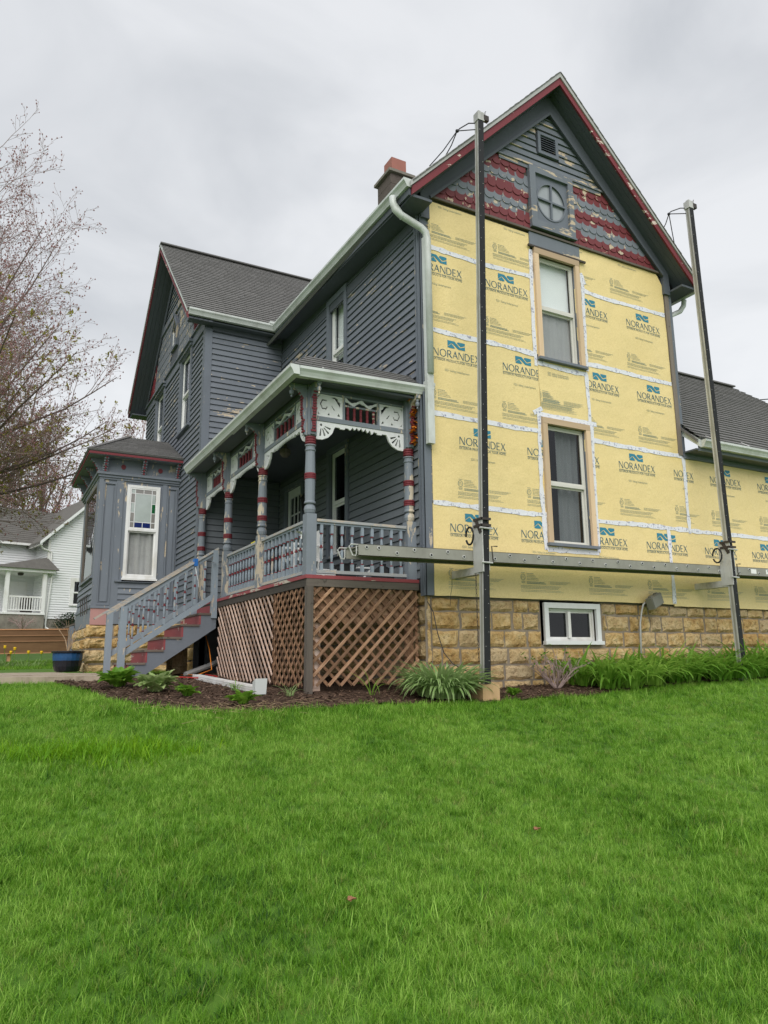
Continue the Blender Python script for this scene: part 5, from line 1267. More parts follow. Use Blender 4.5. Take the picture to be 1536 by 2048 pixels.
# ================================================================== stairs
st = thing('porch_stairs', 'worn wooden stairs with red risers and grey handrails leading up to the porch', 'stairs', (-2.3, 4.7, -1.0))
SY0, SY1 = 4.03, 5.36
RX_ = [-1.585, -1.85, -2.125, -2.397, -2.665, -2.935]; RZ_ = [.165, -.02, -.205, -.405, -.605, -.80]; RB = [-.0, -.205, -.405, -.605, -.80, -1.02]
for k in range(6):
    MB().box(RX_[k]-.022, RX_[k], SY0, SY1, RB[k]+.0 if k else 0.0, RZ_[k]-.034).build('riser', 'red_riser', st)
    if k: MB().box(RX_[k]-.04, RX_[k-1]-.023, SY0-.015, SY1+.015, RZ_[k]-.032, RZ_[k]).build('tread', 'tread', st)
for y in (SY0+.003, SY1-.045):
    top = []
    for k in range(1, 6): top += [(RX_[k-1]-.024, RZ_[k]-.034), (RX_[k]+.002, RZ_[k]-.034)]
    P = [(-1.60, -.26), (-1.60, -.054)]+top+[(-2.933, -1.06), (-2.82, -1.08)]
    MB().prism([(x, y, z) for x, z in P], [(x, y+.042, z) for x, z in P]).build('stringer', 'grey', st)
BMS = bal_mesh(0, .62, .017)
for y, xo in ((SY0+.02, 0.0), (SY1-.02, -.02)):
    MB().box(-3.10+xo, -3.0+xo, y-.05, y+.05, -1.06, .055).build('newel_post', 'grey_rail', st)
    MB().box(-1.69, -1.60, y-.05, y+.05, -.10, 1.02 if y < 4.5 else .98).build('newel_post', 'grey_rail', st)
    MB().bar((-3.30+xo, y, -.07), (-1.60, y, 1.055), .09, .032).build('handrail', 'rail_cap', st)
    MB().bar((-3.05+xo, y, .03), (-1.65, y, .985), .04, .06).build('sub_rail', 'grey_rail', st)
    MB().bar((-3.05+xo, y, -.68), (-1.65, y, .26), .042, .085).build('bottom_rail', 'grey_rail', st)
    for k in range(8):
        t = (k+.6)/8.4; x_ = lerp(-3.0, -1.68, t); link('baluster', BMS, st, (x_, y, lerp(-.60, .30, t)), (0, 0, 0))
MB().box(-3.28, -2.96, SY0-.02, SY1, -1.03, -.985).build('bottom_tread', 'oldwood', st)
MB().box(-3.2, -3.0, 3.95, 4.25, -1.2, -1.035).build('footing_brick', 'terra', st)

# ================================================================== scaffold: two pump-jack poles and a staging plank
def pump_jack(label, xf, zb, zt, jz, mirror=False):
    x0 = xf(zb); t = thing('pump_jack_pole', label, 'scaffold pole', (x0, -.655, zb), 'pump-jack poles')
    def P(z, dx=0, y=-.655): return V((xf(z)+dx, y, z))
    pole = MB().hexa([P(zb, -.042, -.697), P(zb, .042, -.697), P(zb, .042, -.612), P(zb, -.042, -.612), P(zt, -.042, -.697), P(zt, .042, -.697), P(zt, .042, -.612), P(zt, -.042, -.612)]).build('pole', 'alu', t)
    MB().hexa([P(zb, -.044, -.705), P(zb, .044, -.705), P(zb, .044, -.698), P(zb, -.044, -.698), P(zt, -.044, -.705), P(zt, .044, -.705), P(zt, .044, -.698), P(zt, -.044, -.698)]).build('rubber_facing', 'black', pole)
    for k in range(46):
        z = lerp(zb+.1, zt-.1, k/45); MB().lathe((xf(z)+(.022 if k % 2 else -.022), -.7065, z), [(.004, -.003), (.004, .003)], 6).build('rivet', 'alu', pole)
    for dx in (-.0435, .0425): MB().hexa([P(zb, dx, -.672), P(zb, dx+.001, -.672), P(zb, dx+.001, -.638), P(zb, dx, -.638), P(zt, dx, -.672), P(zt, dx+.001, -.672), P(zt, dx+.001, -.638), P(zt, dx, -.638)]).build('groove', 'plank', pole)
    # head bracket with wire
    hx = xf(zt)
    MB().box(hx-.055, hx+.055, -.71, -.60, zt-.11, zt+.02).build('head_clamp', 'alu', t)
    MB().box(hx+.045, hx+.13, -.715, -.66, zt-.09, zt-.01).build('head_lug', 'steel', t)
    MB().box(hx-.03, hx+.01, -.69, -.63, zt+.02, zt+.05).build('head_pin', 'alu', t)
    b = MB(); b.tube([(hx+.08, -.69, zt-.0), (hx+.085, -.69, zt+.06), (hx+.10, -.69, zt+.075)], .006, 5).build('head_hook', 'steel', t)
    # jack
    jx = xf(jz)
    fr_ = MB().box(jx-.058, jx-.044, -.72, -.52, jz, jz+.66).box(jx+.044, jx+.058, -.70, -.60, jz+.02, jz+.60).box(jx-.044, jx+.044, -.60, -.52, jz, jz+.62).build('jack_body', 'alu', t)
    for z in (jz+.56, jz+.64): MB().box(jx-.075, jx+.075, -.735, -.712, z, z+.03).box(jx-.072, jx-.059, -.735, -.56, z, z+.03).build('roller_yoke', 'steel', fr_)
    MB().tube([(jx-.09, -.725, jz+.54), (jx+.10, -.725, jz+.535)], .013, 8).build('roller', 'alu', fr_)
    MB().tube([(jx-.08, -.725, jz+.115), (jx+.08, -.725, jz+.11)], .012, 8).build('roller', 'alu', fr_)
    MB().box(jx-.05, jx-.02, -.61, .0, jz-.02, jz+.075).box(jx+.02, jx+.05, -.61, .0, jz-.02, jz+.075).box(jx-.05, jx+.05, -.02, .0, jz-.02, jz+.075).build('support_arm', 'alu', t)
    b = MB(); a_ = [(jx-.06, -.62+.08*math.cos(k), jz+.46+.11*math.sin(k)) for k in np.arange(0, 6.3, .45)]
    b.tube([(x-.05, y+.09, z) for x, y, z in a_], .013, 6); b.build('pedal_strap', 'black', t)
    b = MB(); b.tube([(jx+.06, -.70, jz+.10), (jx+.11, -.70, jz+.12), (jx+.095, -.70, jz+.32), (jx+.18, -.70, jz+.325)], .008, 6); b.build('crank_handle', 'steel', t)
    MB().bar((jx-.06, -.70, jz+.48), (jx-.062, -.60, jz+.66), .012, .05).build('brace_plate', 'steel', fr_)
    return t
fL = lambda z: .36+(z+1.07)*.0315
fR = lambda z: 5.02-(z+.85)*.016
pjl = pump_jack('tall aluminium pump-jack pole with black facing on a timber block, nearer the porch', fL, -1.09, 6.72, .24)
pjr = pump_jack('tall aluminium pump-jack pole with black facing, standing among the lilies at the right', fR, -1.15, 6.68, .26)
jx = fL(.2)
for k in range(22):
    z = .20-k*.048; b = MB(); h_ = .017 if k % 2 else .006
    b.tube([(jx-.07+(.010 if k % 2 else 0)*math.cos(a), -.58+(.010 if not k % 2 else 0)*math.cos(a), z+.028*math.sin(a)) for a in np.arange(0, 6.4, .9)], .0035, 4); b.build('chain_link', 'steel', pjl)
for t, f, tgt, n in ((pjl, fL, [(.02, -.25, 5.98), (.30, -.25, 6.25)], 'l'), (pjr, fR, [(4.95, -.28, 6.02), (4.66, -.28, 6.32)], 'r')):
    hx = f(6.55); k_ = V((hx-(.28 if n == 'l' else .34), -.52, 6.46))
    b = MB(); b.tube([(hx-.04, -.62, 6.60), (hx-.12, -.58, 6.60), k_+V((.05, 0, .06)), k_], .009, 5); b.build('tie_wire', 'cable', t)
    b = MB(); b.tube([(hx-.04, -.62, 6.50), k_], .008, 5); b.build('tie_wire', 'cable', t)
    for g in tgt: b = MB(); b.tube([k_, k_.lerp(V(g), .5)+V((0, 0, -.03)), V(g)], .008, 5); b.build('tie_wire', 'cable', t)
    MB().lathe(k_, [(.01, -.02), (.025, -.012), (.025, .012), (.01, .02)], 7).build('wire_knot', 'cable', t)
MB().box(.215, .455, -.80, -.56, -1.36, -1.095).build('timber_block', 'block', label='short timber block under the foot of the nearer scaffold pole', cat='timber block')
# plank
pk = thing('staging_plank', 'long aluminium staging plank with rung holes lying across the two jacks', 'staging plank', (3, -.35, .4))
X0, X1 = -1.24, 8.2; zA = lambda x: .372+(x-X0)*.0102
def pbox(b, x0, x1, y0, y1, h0, h1): return b.hexa([(x0, y0, zA(x0)+h0), (x1, y0, zA(x1)+h0), (x1, y1, zA(x1)+h0), (x0, y1, zA(x0)+h0), (x0, y0, zA(x0)+h1), (x1, y0, zA(x1)+h1), (x1, y1, zA(x1)+h1), (x0, y1, zA(x0)+h1)])
b = MB(); pbox(b, X0, X1, -.515, -.505, 0, .135); pbox(b, X0, X1, -.515, -.475, .130, .136); pbox(b, X0, X1, -.515, -.475, 0, .006); b.build('side_rail', 'plank', pk)
b = MB(); pbox(b, X0, X1, -.185, -.175, 0, .135); pbox(b, X0, X1, -.215, -.175, .130, .136); pbox(b, X0, X1, -.215, -.175, 0, .006); b.build('side_rail', 'plank', pk)
for k in range(6):
    y0 = -.474+k*.0435; b = MB(); pbox(b, X0+.05, X1, y0, y0+.041, .118, .13); b.build('deck_slat', 'plank', pk)
xs_ = [-1.14, -.98]+[-.74+.236*k for k in range(37)]
for k, x_ in enumerate(xs_):
    z = zA(x_)+(.098 if (k < 2 or k % 2) else .048); 
    b = MB(); b.prism([(x_+.022*math.cos(a), -.5155, z+.022*math.sin(a)) for a in np.arange(0, 6.28, .52)], [(x_+.022*math.cos(a), -.524, z+.022*math.sin(a)) for a in np.arange(0, 6.28, .52)]); b.build('rung_collar', 'alu', pk)
    b = MB(); b.prism([(x_+.013*math.cos(a), -.5242, z+.013*math.sin(a)) for a in np.arange(0, 6.28, .52)], [(x_+.013*math.cos(a), -.5262, z+.013*math.sin(a)) for a in np.arange(0, 6.28, .52)]); b.build('rung_bore', 'dark', pk)
    if k < 12: MB().bar((x_, -.504, z), (x_, -.186, z), .03, .03).build('rung', 'plank', pk)
for y in (-.50, -.19):
    z = zA(X0); b = MB(); b.tube([(X0+.05, y, z+.125), (X0-.09, y, z+.125), (X0-.115, y, z+.10), (X0-.07, y, z-.0), (X0-.03, y, z-.005), (X0-.02, y, z+.02), (X0-.02, y, z+.11)], .009, 6); b.build('end_hook', 'alu', pk)
for x_ in (5.68, 6.05): MB().box(x_, x_+.13, -.5185, -.5165, zA(x_)+.04, zA(x_)+.11).build('maker_sticker', 'vinyl', pk)

# ================================================================== things round the house
# electric box on conduit
ub = thing('outdoor_light', 'olive grey flood lamp box tilted on a bent conduit over the stone base', 'lamp', (3.6, -.06, -.8))
B0 = Matrix.Translation((3.90, -.13, .025)) @ Matrix.Rotation(RAD(-20), 4, 'Y') @ Matrix.Rotation(RAD(14), 4, 'Z')
def xf_box(b, Mx, x0, x1, y0, y1, z0, z1): return b.hexa([Mx @ V(p) for p in ((x0, y0, z0), (x1, y0, z0), (x1, y1, z0), (x0, y1, z0), (x0, y0, z1), (x1, y0, z1), (x1, y1, z1), (x0, y1, z1))])
xf_box(MB(), B0, -.16, .16, -.05, .05, -.085, .085).build('housing', 'box', ub)
xf_box(MB(), B0, -.15, .15, -.062, -.051, -.075, .075).build('cover', 'box', ub)
for z in (.088,): xf_box(MB(), B0, -.12, -.07, -.03, .02, .086, .105).build('hinge', 'box', ub); xf_box(MB(), B0, .06, .11, -.03, .02, .086, .105).build('hinge', 'box', ub)
b = MB(); b.tube([(3.75, -.09, .01), (3.71, -.08, -.03), (3.68, -.07, -.12), (3.64, -.06, -.3), (3.60, -.05, -1.15)], .014, 8); b.build('conduit', 'conduit', ub, smooth=True)
# thin cable down the wall by the lattice
b = MB(); b.tube([(-.03, -.02, -.08), (.03, -.06, -.22), (.06, -.10, -.48), (.12, -.14, -.72), (.20, -.22, -.86), (.30, -.5, -.98), (.33, -.6, -1.05)], .006, 5); b.build('loose_cable', 'cable', label='thin black cable hanging from the house corner down to the scaffold pole', cat='cable')
b = MB(); b.tube([(.23, -.2, .20), (.235, -.19, .10), (.215, -.18, -.02), (.205, -.18, -.15)], .003, 4); b.build('thin_wire', 'cable', label='short thin wire dangling below the jack arm beside the foam', cat='wire')
# downspout piece on the bed
dsx = thing('loose_downspout', 'white ribbed downspout length with elbow lying on the mulch', 'downspout', (-2.06, 1.5, -1.1))
pA, pB = V((-2.05, 3.4, -1.02)), V((-2.12, .30, -1.115)); b = MB(); b.bar(pA, pB, .105, .075); b.build('pipe', 'vinyl', dsx)
for k in range(3): MB().bar(pA+V((-.054, 0, -.024+k*.024)), pB+V((-.054, 0, -.024+k*.024)), .006, .010).build('rib', 'vinyl', dsx)
b = MB(); b.hexa([(-2.185, .30, -1.165), (-2.055, .30, -1.165), (-2.055, .21, -1.165), (-2.185, .21, -1.165), (-2.185, .31, -1.03), (-2.055, .31, -1.03), (-2.05, .19, -.99), (-2.19, .19, -.99)]); b.build('elbow', 'gutter', dsx)
# porch oddments
def item(name, label, cat, parts, loc):
    t = thing(name, label, cat, loc)
    for nm, mb, m in parts: mb.build(nm, m, t)
    return t
item('storage_box', 'white box with lid on the porch floor behind the balusters', 'box', [('box', MB().box(-1.32, -.95, .75, 1.05, .206, .34), 'vinyl'), ('lid', MB().box(-1.33, -.94, .74, 1.06, .341, .365), 'vinyl')], (-1.1, .9, .206))
item('folding_tray', 'small white tray table near the porch window', 'table', [('top', MB().box(-.62, -.40, .75, 1.05, .40, .42), 'vinyl'), ('leg', MB().bar((-.6, .77, .206), (-.42, .77, .40), .02, .02), 'vinyl'), ('leg', MB().bar((-.42, 1.03, .206), (-.6, 1.03, .40), .02, .02), 'vinyl')], (-.5, .9, .206))
item('black_crate', 'black mesh crate on the porch floor by the window', 'crate', [('crate', MB().box(-.92, -.72, .62, .85, .206, .42), 'black'), ('rim', MB().box(-.93, -.71, .61, .86, .421, .435), 'black')], (-.8, .7, .206))
tb = thing('trash_bag', 'dark lumpy bag in the porch corner by the wall', 'bag', (-.3, .62, .206))
b = MB(); b.lathe((-.30, .66, .206), [(.10, 0), (.16, .05), (.15, .13), (.10, .19), (.04, .23), (.05, .25)], 10); b.build('bag', 'black', tb)
ch_ = thing('plastic_chair', 'white plastic armchair on the porch behind the corner railing', 'chair', (-.95, 1.95, .206))
MB().box(-1.18, -.72, 1.72, 2.17, .60, .64).build('seat', 'vinyl', ch_); MB().box(-.76, -.71, 1.72, 2.17, .64, 1.06).build('backrest', 'vinyl', ch_)
for x_ in (-1.16, -.76):
    for y in (1.74, 2.15): MB().bar((x_, y, .206), (x_, y, .60), .05, .04).build('leg', 'vinyl', ch_)
for y in (1.73, 2.15): MB().box(-1.17, -.76, y-.02, y+.03, .82, .85).build('armrest', 'vinyl', ch_); MB().box(-1.17, -1.13, y-.02, y+.03, .64, .82).build('arm_support', 'vinyl', ch_)
ln = thing('wall_lantern', 'black wall lantern beside the porch door', 'lantern', (-.05, 3.83, 1.9))
MB().box(-.05, -.035, 3.77, 3.89, 1.85, 2.16).build('back_plate', 'black', ln); MB().lathe((-.14, 3.83, 1.78), [(.05, 0), (.055, .02), (.075, .22), (.09, .24), (.03, .31), (.012, .34)], 6).build('lamp_body', 'black', ln); MB().bar((-.05, 3.83, 2.1), (-.14, 3.83, 2.11), .02, .02).build('arm', 'black', ln)
pl_ = thing('ceiling_lamp', 'small shaded lamp under the porch ceiling behind the fretwork', 'lamp', (-.8, 3.1, 2.55))
MB().lathe((-.8, 3.1, 2.5), [(.05, 0), (.09, .05), (.09, .12), (.03, .16), (.02, .205)], 10).build('shade', 'oldwood', pl_)
og = thing('orange_garland', 'orange leaf garland hanging down the porch post beside the foam wall', 'garland', (-.09, .17, 2.0))
for k in range(9):
    z = 2.06+k*.073; b = MB(); c = V((-.07+.03*math.sin(k*2.1), .16+.01*math.cos(k*1.7), z))
    for q in range(7): b.leaf(c, q*.9+k, .062, .05, R.uniform(-.6, .9), .8, 3)
    b.build('leaf_cluster', 'orange', og)
bt = thing('butterfly_ornament', 'small white butterfly ornament tied to the corner newel', 'ornament', (-1.57, .42, .7))
b = MB(); c = V((-1.575, .40, .735))
for az, l_, w_ in ((2.6, .10, .07), (3.6, .10, .07), (2.2, .06, .05), (4.0, .07, .04)): b.leaf(c, az, l_, w_, .5, .6, 3)
b.build('wings', 'vinyl', bt); MB().tube([c+V((0, 0, -.06)), c+V((0, 0, .03))], .01, 6).build('body', 'vinyl', bt)
lv = thing('spirit_level', 'yellow and blue tool lying on the porch side rail', 'tool', (-1.48, 2.6, .93))
MB().bar((-1.485, 2.42, .938), (-1.485, 2.62, .938), .03, .03).build('handle', 'yellowpl', lv); MB().bar((-1.485, 2.20, .938), (-1.485, 2.42, .938), .026, .026).build('grip', 'blue', lv)
bc = thing('blue_clip', 'blue clip with white cord on the near stair handrail', 'clip', (-1.98, 4.06, .85))
MB().box(-2.0, -1.94, 4.0, 4.11, .74, .86).build('clip', 'blue', bc); b = MB(); b.tube([(-1.97, 4.04, .74), (-1.96, 4.0, .62), (-1.92, 4.02, .50), (-1.90, 4.05, .40)], .006, 5); b.build('cord', 'vinyl', bc)
b = MB()
for az in (0.4, 2.4, 3.7, 5.2): b.leaf((-1.70, 3.96, .80), az, .06, .02, .4, 1.0, 3)
b.build('cord_bow', 'conduit', label='small pale bow tied round the upper stair newel', cat='bow')
b = MB(); b.lathe((-2.62, 6.9, -.45), [(.01, 0), (.05, .05), (.06, .10), (.03, .17), (.005, .2)], 8); b.build('shell_ornament', 'vinyl', label='white shell ornament hanging on the stone base of the bay', cat='ornament')
# cords, pipe and pier under the stairs
b = MB(); b.tube([(-2.3, 3.6, -1.02), (-2.1, 3.0, -1.03), (-1.9, 2.9, -1.04), (-1.75, 3.3, -1.02), (-1.7, 4.2, -1.0)], .010, 5); b.build('extension_cord', 'redcord', label='red extension cord curling out from under the stairs', cat='cord')
b = MB(); b.tube([(-2.0, 4.6, -1.0), (-1.9, 3.9, -1.0), (-1.68, 3.9, -.92), (-1.62, 4.3, -.6), (-1.66, 4.5, -.3)], .008, 5); b.build('extension_cord', 'orange', label='orange cord hanging under the porch beside the lattice', cat='cord')
b = MB(); b.tube([(-2.0, 4.3, -1.0), (-1.5, 4.6, -.85), (-1.3, 4.8, -.78)], .045, 8); b.build('drain_pipe', 'conduit', label='grey pipe leaning on the ground under the porch', cat='pipe')
b = MB(); b.lathe((-1.95, 5.15, -1.1), [(.16, 0), (.18, .1), (.17, .7), (.16, .95)], 7); b.build('stone_pier', 'stone', label='stone pier under the porch behind the stairs', cat='pier')
# far handrail beside the bay
fh = thing('side_handrail', 'short grey handrail post behind the stone corner of the bay', 'handrail', (-3.22, 9.95, -.9))
MB().box(-3.28, -3.18, 9.9, 10.0, -1.0, .02).build('post', 'grey_bay', fh); MB().bar((-3.42, 9.95, -.04), (-3.0, 9.95, .14), .12, .03).build('rail', 'oldwood', fh)
# planter
pt = thing('planter', 'round glazed planter, blue above and black below, holding dry canes', 'planter', (-3.52, 7.15, -.95))
MB().lathe((-3.53, 7.02, -.955), [(.17, 0), (.215, .02), (.245, .10), (.255, .205)], 20).build('lower_bowl', 'darkpot', pt)
MB().lathe((-3.53, 7.02, -.955), [(.256, .206), (.262, .25), (.265, .33), (.262, .335)], 20).build('blue_band', 'bluepot', pt)
MB().lathe((-3.53, 7.02, -.955), [(.262, .336), (.285, .345), (.288, .375), (.27, .38), (.25, .37), (.24, .33)], 20).build('rim', 'darkpot', pt)
for k in range(9):
    az = R.uniform(0, 6.28); l_ = R.uniform(.25, .6); b = MB(); p = V((-3.53, 7.02, -.62)); b.tube([p, p+V((math.cos(az)*.08, math.sin(az)*.08, l_*.5)), p+V((math.cos(az)*.25-.05, math.sin(az)*.2, l_))], [.007, .005, .003], 5); b.build('dry_cane', 'drycane', pt)
# trellis ornament on the bay
tr_ = thing('wire_trellis', 'grey bent-wire trellis against the lower bay siding', 'trellis', (-3.2, 8.1, .3))
for k in range(4):
    y0 = 7.5+k*.35; b = MB(); b.tube([(-3.20, y0, .15), (-3.20, y0+.12, .38), (-3.20, y0+.3, .50), (-3.20, y0+.48, .52)], .009, 5); b.build('wire', 'steel', tr_)
b = MB(); b.tube([(-3.2, 7.55, .52), (-3.2, 9.1, .52)], .009, 5); b.build('wire', 'steel', tr_)
# lumber
lum = [(.10, .30, .0, 'lower'), (.32, .46, .0, 'middle'), (.50, .66, .10, 'upper')]
for k, (h0, h1, dy, nm) in enumerate((( .10, .36, 0.0, 'lowest'), (.365, .50, .05, 'middle'), (.505, .66, .35, 'topmost'))):
    p, q = V((-10.5, 12.35+dy, -.74)), V((-1.65, 12.0+dy, -.60))
    t = thing('timber_beam', nm+' long brown timber of the stack on the lawn beside the bay', 'timber', (-6, 12.1, -.8), 'timbers stacked on the lawn')
    MB().hexa([p+V((0, 0, h0)), q+V((0, 0, h0)), q+V((0, .12, h0)), p+V((0, .12, h0)), p+V((0, 0, h1)), q+V((0, 0, h1)), q+V((0, .12, h1)), p+V((0, .12, h1))]).build('plank', 'lumber', t)
    MB().hexa([p+V((0, -.02, h1)), q+V((0, -.02, h1)), q+V((0, .14, h1)), p+V((0, .14, h1)), p+V((0, -.02, h1+.028)), q+V((0, -.02, h1+.028)), q+V((0, .14, h1+.028)), p+V((0, .14, h1+.028))]).build('pale_edge', 'lumber_edge', t)
    if k == 0: MB().hexa([p+V((0, -.02, h0-.02)), q+V((0, -.02, h0-.02)), q+V((0, .14, h0-.02)), p+V((0, .14, h0-.02)), p+V((0, -.02, h0)), q+V((0, -.02, h0)), q+V((0, .14, h0)), p+V((0, .14, h0))]).build('pale_edge', 'lumber_edge', t)
for k in range(7):
    x_ = -9.0+k*1.15; z = lerp(-.74, -.60, (x_+10.5)/8.85)
    MB().box(x_, x_+.08, 12.08+.3*(1-(x_+10.5)/8.85), 13.0, z-.10, z+.078).build('sticker_block', 'lumber_edge', label=ORD[k]+' small wooden bearer from the left under the stacked timbers', cat='bearer', group='bearers under the timbers')

# ================================================================== plants
def ground_pt(x, y, up_=.04): return V((x, y, tz(x, y)+up_))
def lily(x, y, r, h, n, m, label, group=None, seed=1, w=.026):
    rr_ = random.Random(seed); b = MB(); 
    for k in range(n):
        a = rr_.uniform(0, 6.283); q = rr_.random()**.6*r*.45; p = ground_pt(x+q*math.cos(a), y+q*math.sin(a)); az = a+rr_.uniform(-.7, .7); l_ = h*rr_.uniform(.8, 1.5)
        b.leaf(p, az, l_, w*rr_.uniform(.7, 1.2), rr_.uniform(.95, 1.5), rr_.uniform(.9, 2.6), 6, .25, lambda t: max(.06, (1-t**3)*(.7+.3*t)))
    return b.build('daylily', m, label=label, cat='plant', group=group)
lily(-.16, -.50, .60, .40, 430, 'lily_pale', 'big arching clump of pale-edged daylily leaves beside the lattice corner', seed=3, w=.050)
k = 0
for q_, x_ in enumerate(np.arange(2.15, 8.2, .42)):
    for y in (-.32, -.62):
        k += 1; lily(x_+R.uniform(-.1, .1)+(.2 if y < -.5 else 0), y+R.uniform(-.06, .06), .38, .47, 60, 'lily', ORD[q_]+' daylily clump from the basement window in the '+('back' if y > -.5 else 'front')+' row along the foundation', 'daylilies along the stone foundation', 40+k, .052)
def hosta(x, y, r, n, m, label, seed):
    rr_ = random.Random(seed); b = MB()
    for k in range(n):
        a = rr_.uniform(0, 6.283); q = rr_.random()*r*.25; p = ground_pt(x+q*math.cos(a), y+q*math.sin(a)); l_ = r*rr_.uniform(.55, .95)
        b.leaf(p, a+rr_.uniform(-.4, .4), l_, l_*.50, rr_.uniform(.75, 1.5), rr_.uniform(.8, 1.7), 6, .25, lambda t: max(.05, math.sin(math.pi*min(1, t**.8*.98+.02))**.9))
    b.build('hosta', m, label=label, cat='plant')
hosta(-3.42, 1.75, .32, 80, 'hosta', 'bright green hosta at the foot of the stairs, leftmost of the four', 5)
hosta(-3.12, 1.0, .32, 80, 'hosta_var', 'variegated cream-edged hosta beside the loose downspout', 6)
hosta(-2.92, .28, .20, 30, 'hosta', 'small bright hosta in front of the downspout, left of its elbow', 7)
hosta(-2.55, -.52, .20, 34, 'hosta', 'small bright hosta at the front edge of the mulch bed', 8)
hosta(.72, -.72, .16, 26, 'hosta', 'tiny green sprouting plant right of the timber block', 9)
lily(-1.93, -.20, .10, .16, 16, 'lily_pale', 'tiny grey-green tuft in the mulch by the lattice post', seed=21, w=.012)
lily(-2.25, .75, .12, .14, 18, 'lily_pale', 'small grey-green tuft behind the loose downspout elbow', seed=22, w=.014)
lily(-.95, -.25, .07, .34, 9, 'lily', 'few thin upright leaves in front of the lattice', seed=23, w=.014)
# budding shrub
sh = thing('shrub', 'bare twiggy shrub with fresh green leaf tips under the basement window', 'shrub', (1.72, -.35, tz(1.72, -.35)))
bs, lf = MB(), MB(); rr_ = random.Random(8); base = ground_pt(1.72, -.35, 0)
def twigs(p, d, l_, r_, lev):
    q = p; pts = [p]; rad = [r_]
    for i in range(3): d = (d+V((rr_.uniform(-.25, .25), rr_.uniform(-.25, .25), rr_.uniform(-.1, .2)))).normalized(); q = q+d*l_/3; pts.append(q); rad.append(r_*(1-.22*(i+1)))
    bs.tube(pts, rad, 4)
    if lev > 0:
        for k in range(3 if lev > 1 else 2): twigs(pts[1+k % 3], (d+V((rr_.uniform(-.8, .8), rr_.uniform(-.8, .8), rr_.uniform(-.1, .5)))).normalized(), l_*.62, r_*.6, lev-1)
    elif rr_.random() < .75:
        for k in range(3): lf.leaf(q, rr_.uniform(0, 6.28), .05, .026, rr_.uniform(-.2, 1), .6, 3)
for k in range(13): a = rr_.uniform(0, 6.28); twigs(base, V((math.cos(a)*.75, math.sin(a)*.55, rr_.uniform(.5, 1.1))).normalized(), .36, .011, 2)
bs.build('stems', 'twig', sh); lf.build('leaves', 'hosta', sh)
# daffodils behind the walk
for k, (x_, y, n) in enumerate(((-4.62, 10.9, 5), (-4.05, 10.85, 3))):
    t = thing('daffodils', ('clump of yellow daffodils in front of the stacked timber, left one', 'clump of yellow daffodils in front of the stacked timber, just left of the planter')[k], 'flowers', (x_, y, -.9))
    b = MB(); rr_ = random.Random(70+k)
    for q in range(90): a = rr_.uniform(0, 6.28); rr2 = rr_.random()*.36; b.leaf((x_+rr2*math.cos(a)*1.4, y+rr2*math.sin(a)*.6, -.95), a, rr_.uniform(.2, .36), .018, rr_.uniform(.9, 1.5), rr_.uniform(.3, 1.4), 4)
    b.build('leaves', 'lily_pale', t)
    for q in range(n):
        c = V((x_-.42+.84*(q+.5)/n+rr_.uniform(-.05, .05), y+rr_.uniform(-.15, .05), -.95+rr_.uniform(.34, .52))); MB().tube([(c.x, c.y, -.95), c], .006, 4).build('stem', 'lily', t)
        b = MB(); b.lathe(c, [(.010, 0), (.030, .02), (.034, .05), (.028, .075)], 8)
        for w_ in range(6): b.leaf(c+V((0, 0, .03)), w_*1.047, .06, .045, .5, .3, 2)
        b.build('flower', 'yellow', t)
# mulch chips and straw
b = MB(); rr_ = random.Random(31); n = 0
while n < 5200:
    x_, y = rr_.uniform(-3.95, 3.2), rr_.uniform(-1.3, 3.5)
    if y > .15 and x_ > -1.7: continue
    if not inpoly(x_, y, BED): continue
    n += 1; c = ground_pt(x_, y, .036+.03*noise.noise((x_*6, y*6, 1))); a = rr_.uniform(0, 6.28); d = V((math.cos(a), math.sin(a), rr_.uniform(-.35, .35))).normalized()*rr_.uniform(.012, .034)
    s_ = d.cross(V((0, 0, 1))).normalized()*rr_.uniform(.004, .010); b.add([c-d-s_, c+d-s_, c+d+s_, c-d+s_], [(0, 1, 2, 3)])
o = b.build('mulch_chips', 'chip'); tag(o, 'loose dark bark chips covering the flower bed', 'mulch', kind='stuff')
b = MB()
for k in range(130):
    x_ = rr_.gauss(-2.6, .5); y = rr_.gauss(-.75, .2); c = ground_pt(x_, y, .045); a = rr_.uniform(0, 6.28); l_ = rr_.uniform(.03, .09)
    b.bar(c-V((math.cos(a)*l_, math.sin(a)*l_, .005)), c+V((math.cos(a)*l_, math.sin(a)*l_, .012)), .0026, .002)
o = b.build('dry_straw', 'straw'); tag(o, 'dry straw scattered on the front edge of the bed', 'straw', kind='stuff')
# fallen leaves on the lawn
for (x_, y, lb) in ((-3.39, -4.76, 'curled brown dead leaf on the lawn, the nearer of the two'), (-1.98, -4.33, 'pale tan dead leaf on the lawn, the farther right of the two')):
    b = MB(); c = ground_pt(x_, y, .062)
    for q, (az, l_) in enumerate(((.2, .045), (1.0, .035), (-.7, .036), (1.9, .022), (-1.7, .024), (3.2, .03))): b.leaf(c, az, l_, l_*.55 if q < 5 else .004, .35+.2*(q % 2), 1.1-.6*(q % 3), 4, .35)
    b.build('dead_leaf', 'leafdead', label=lb, cat='leaf')

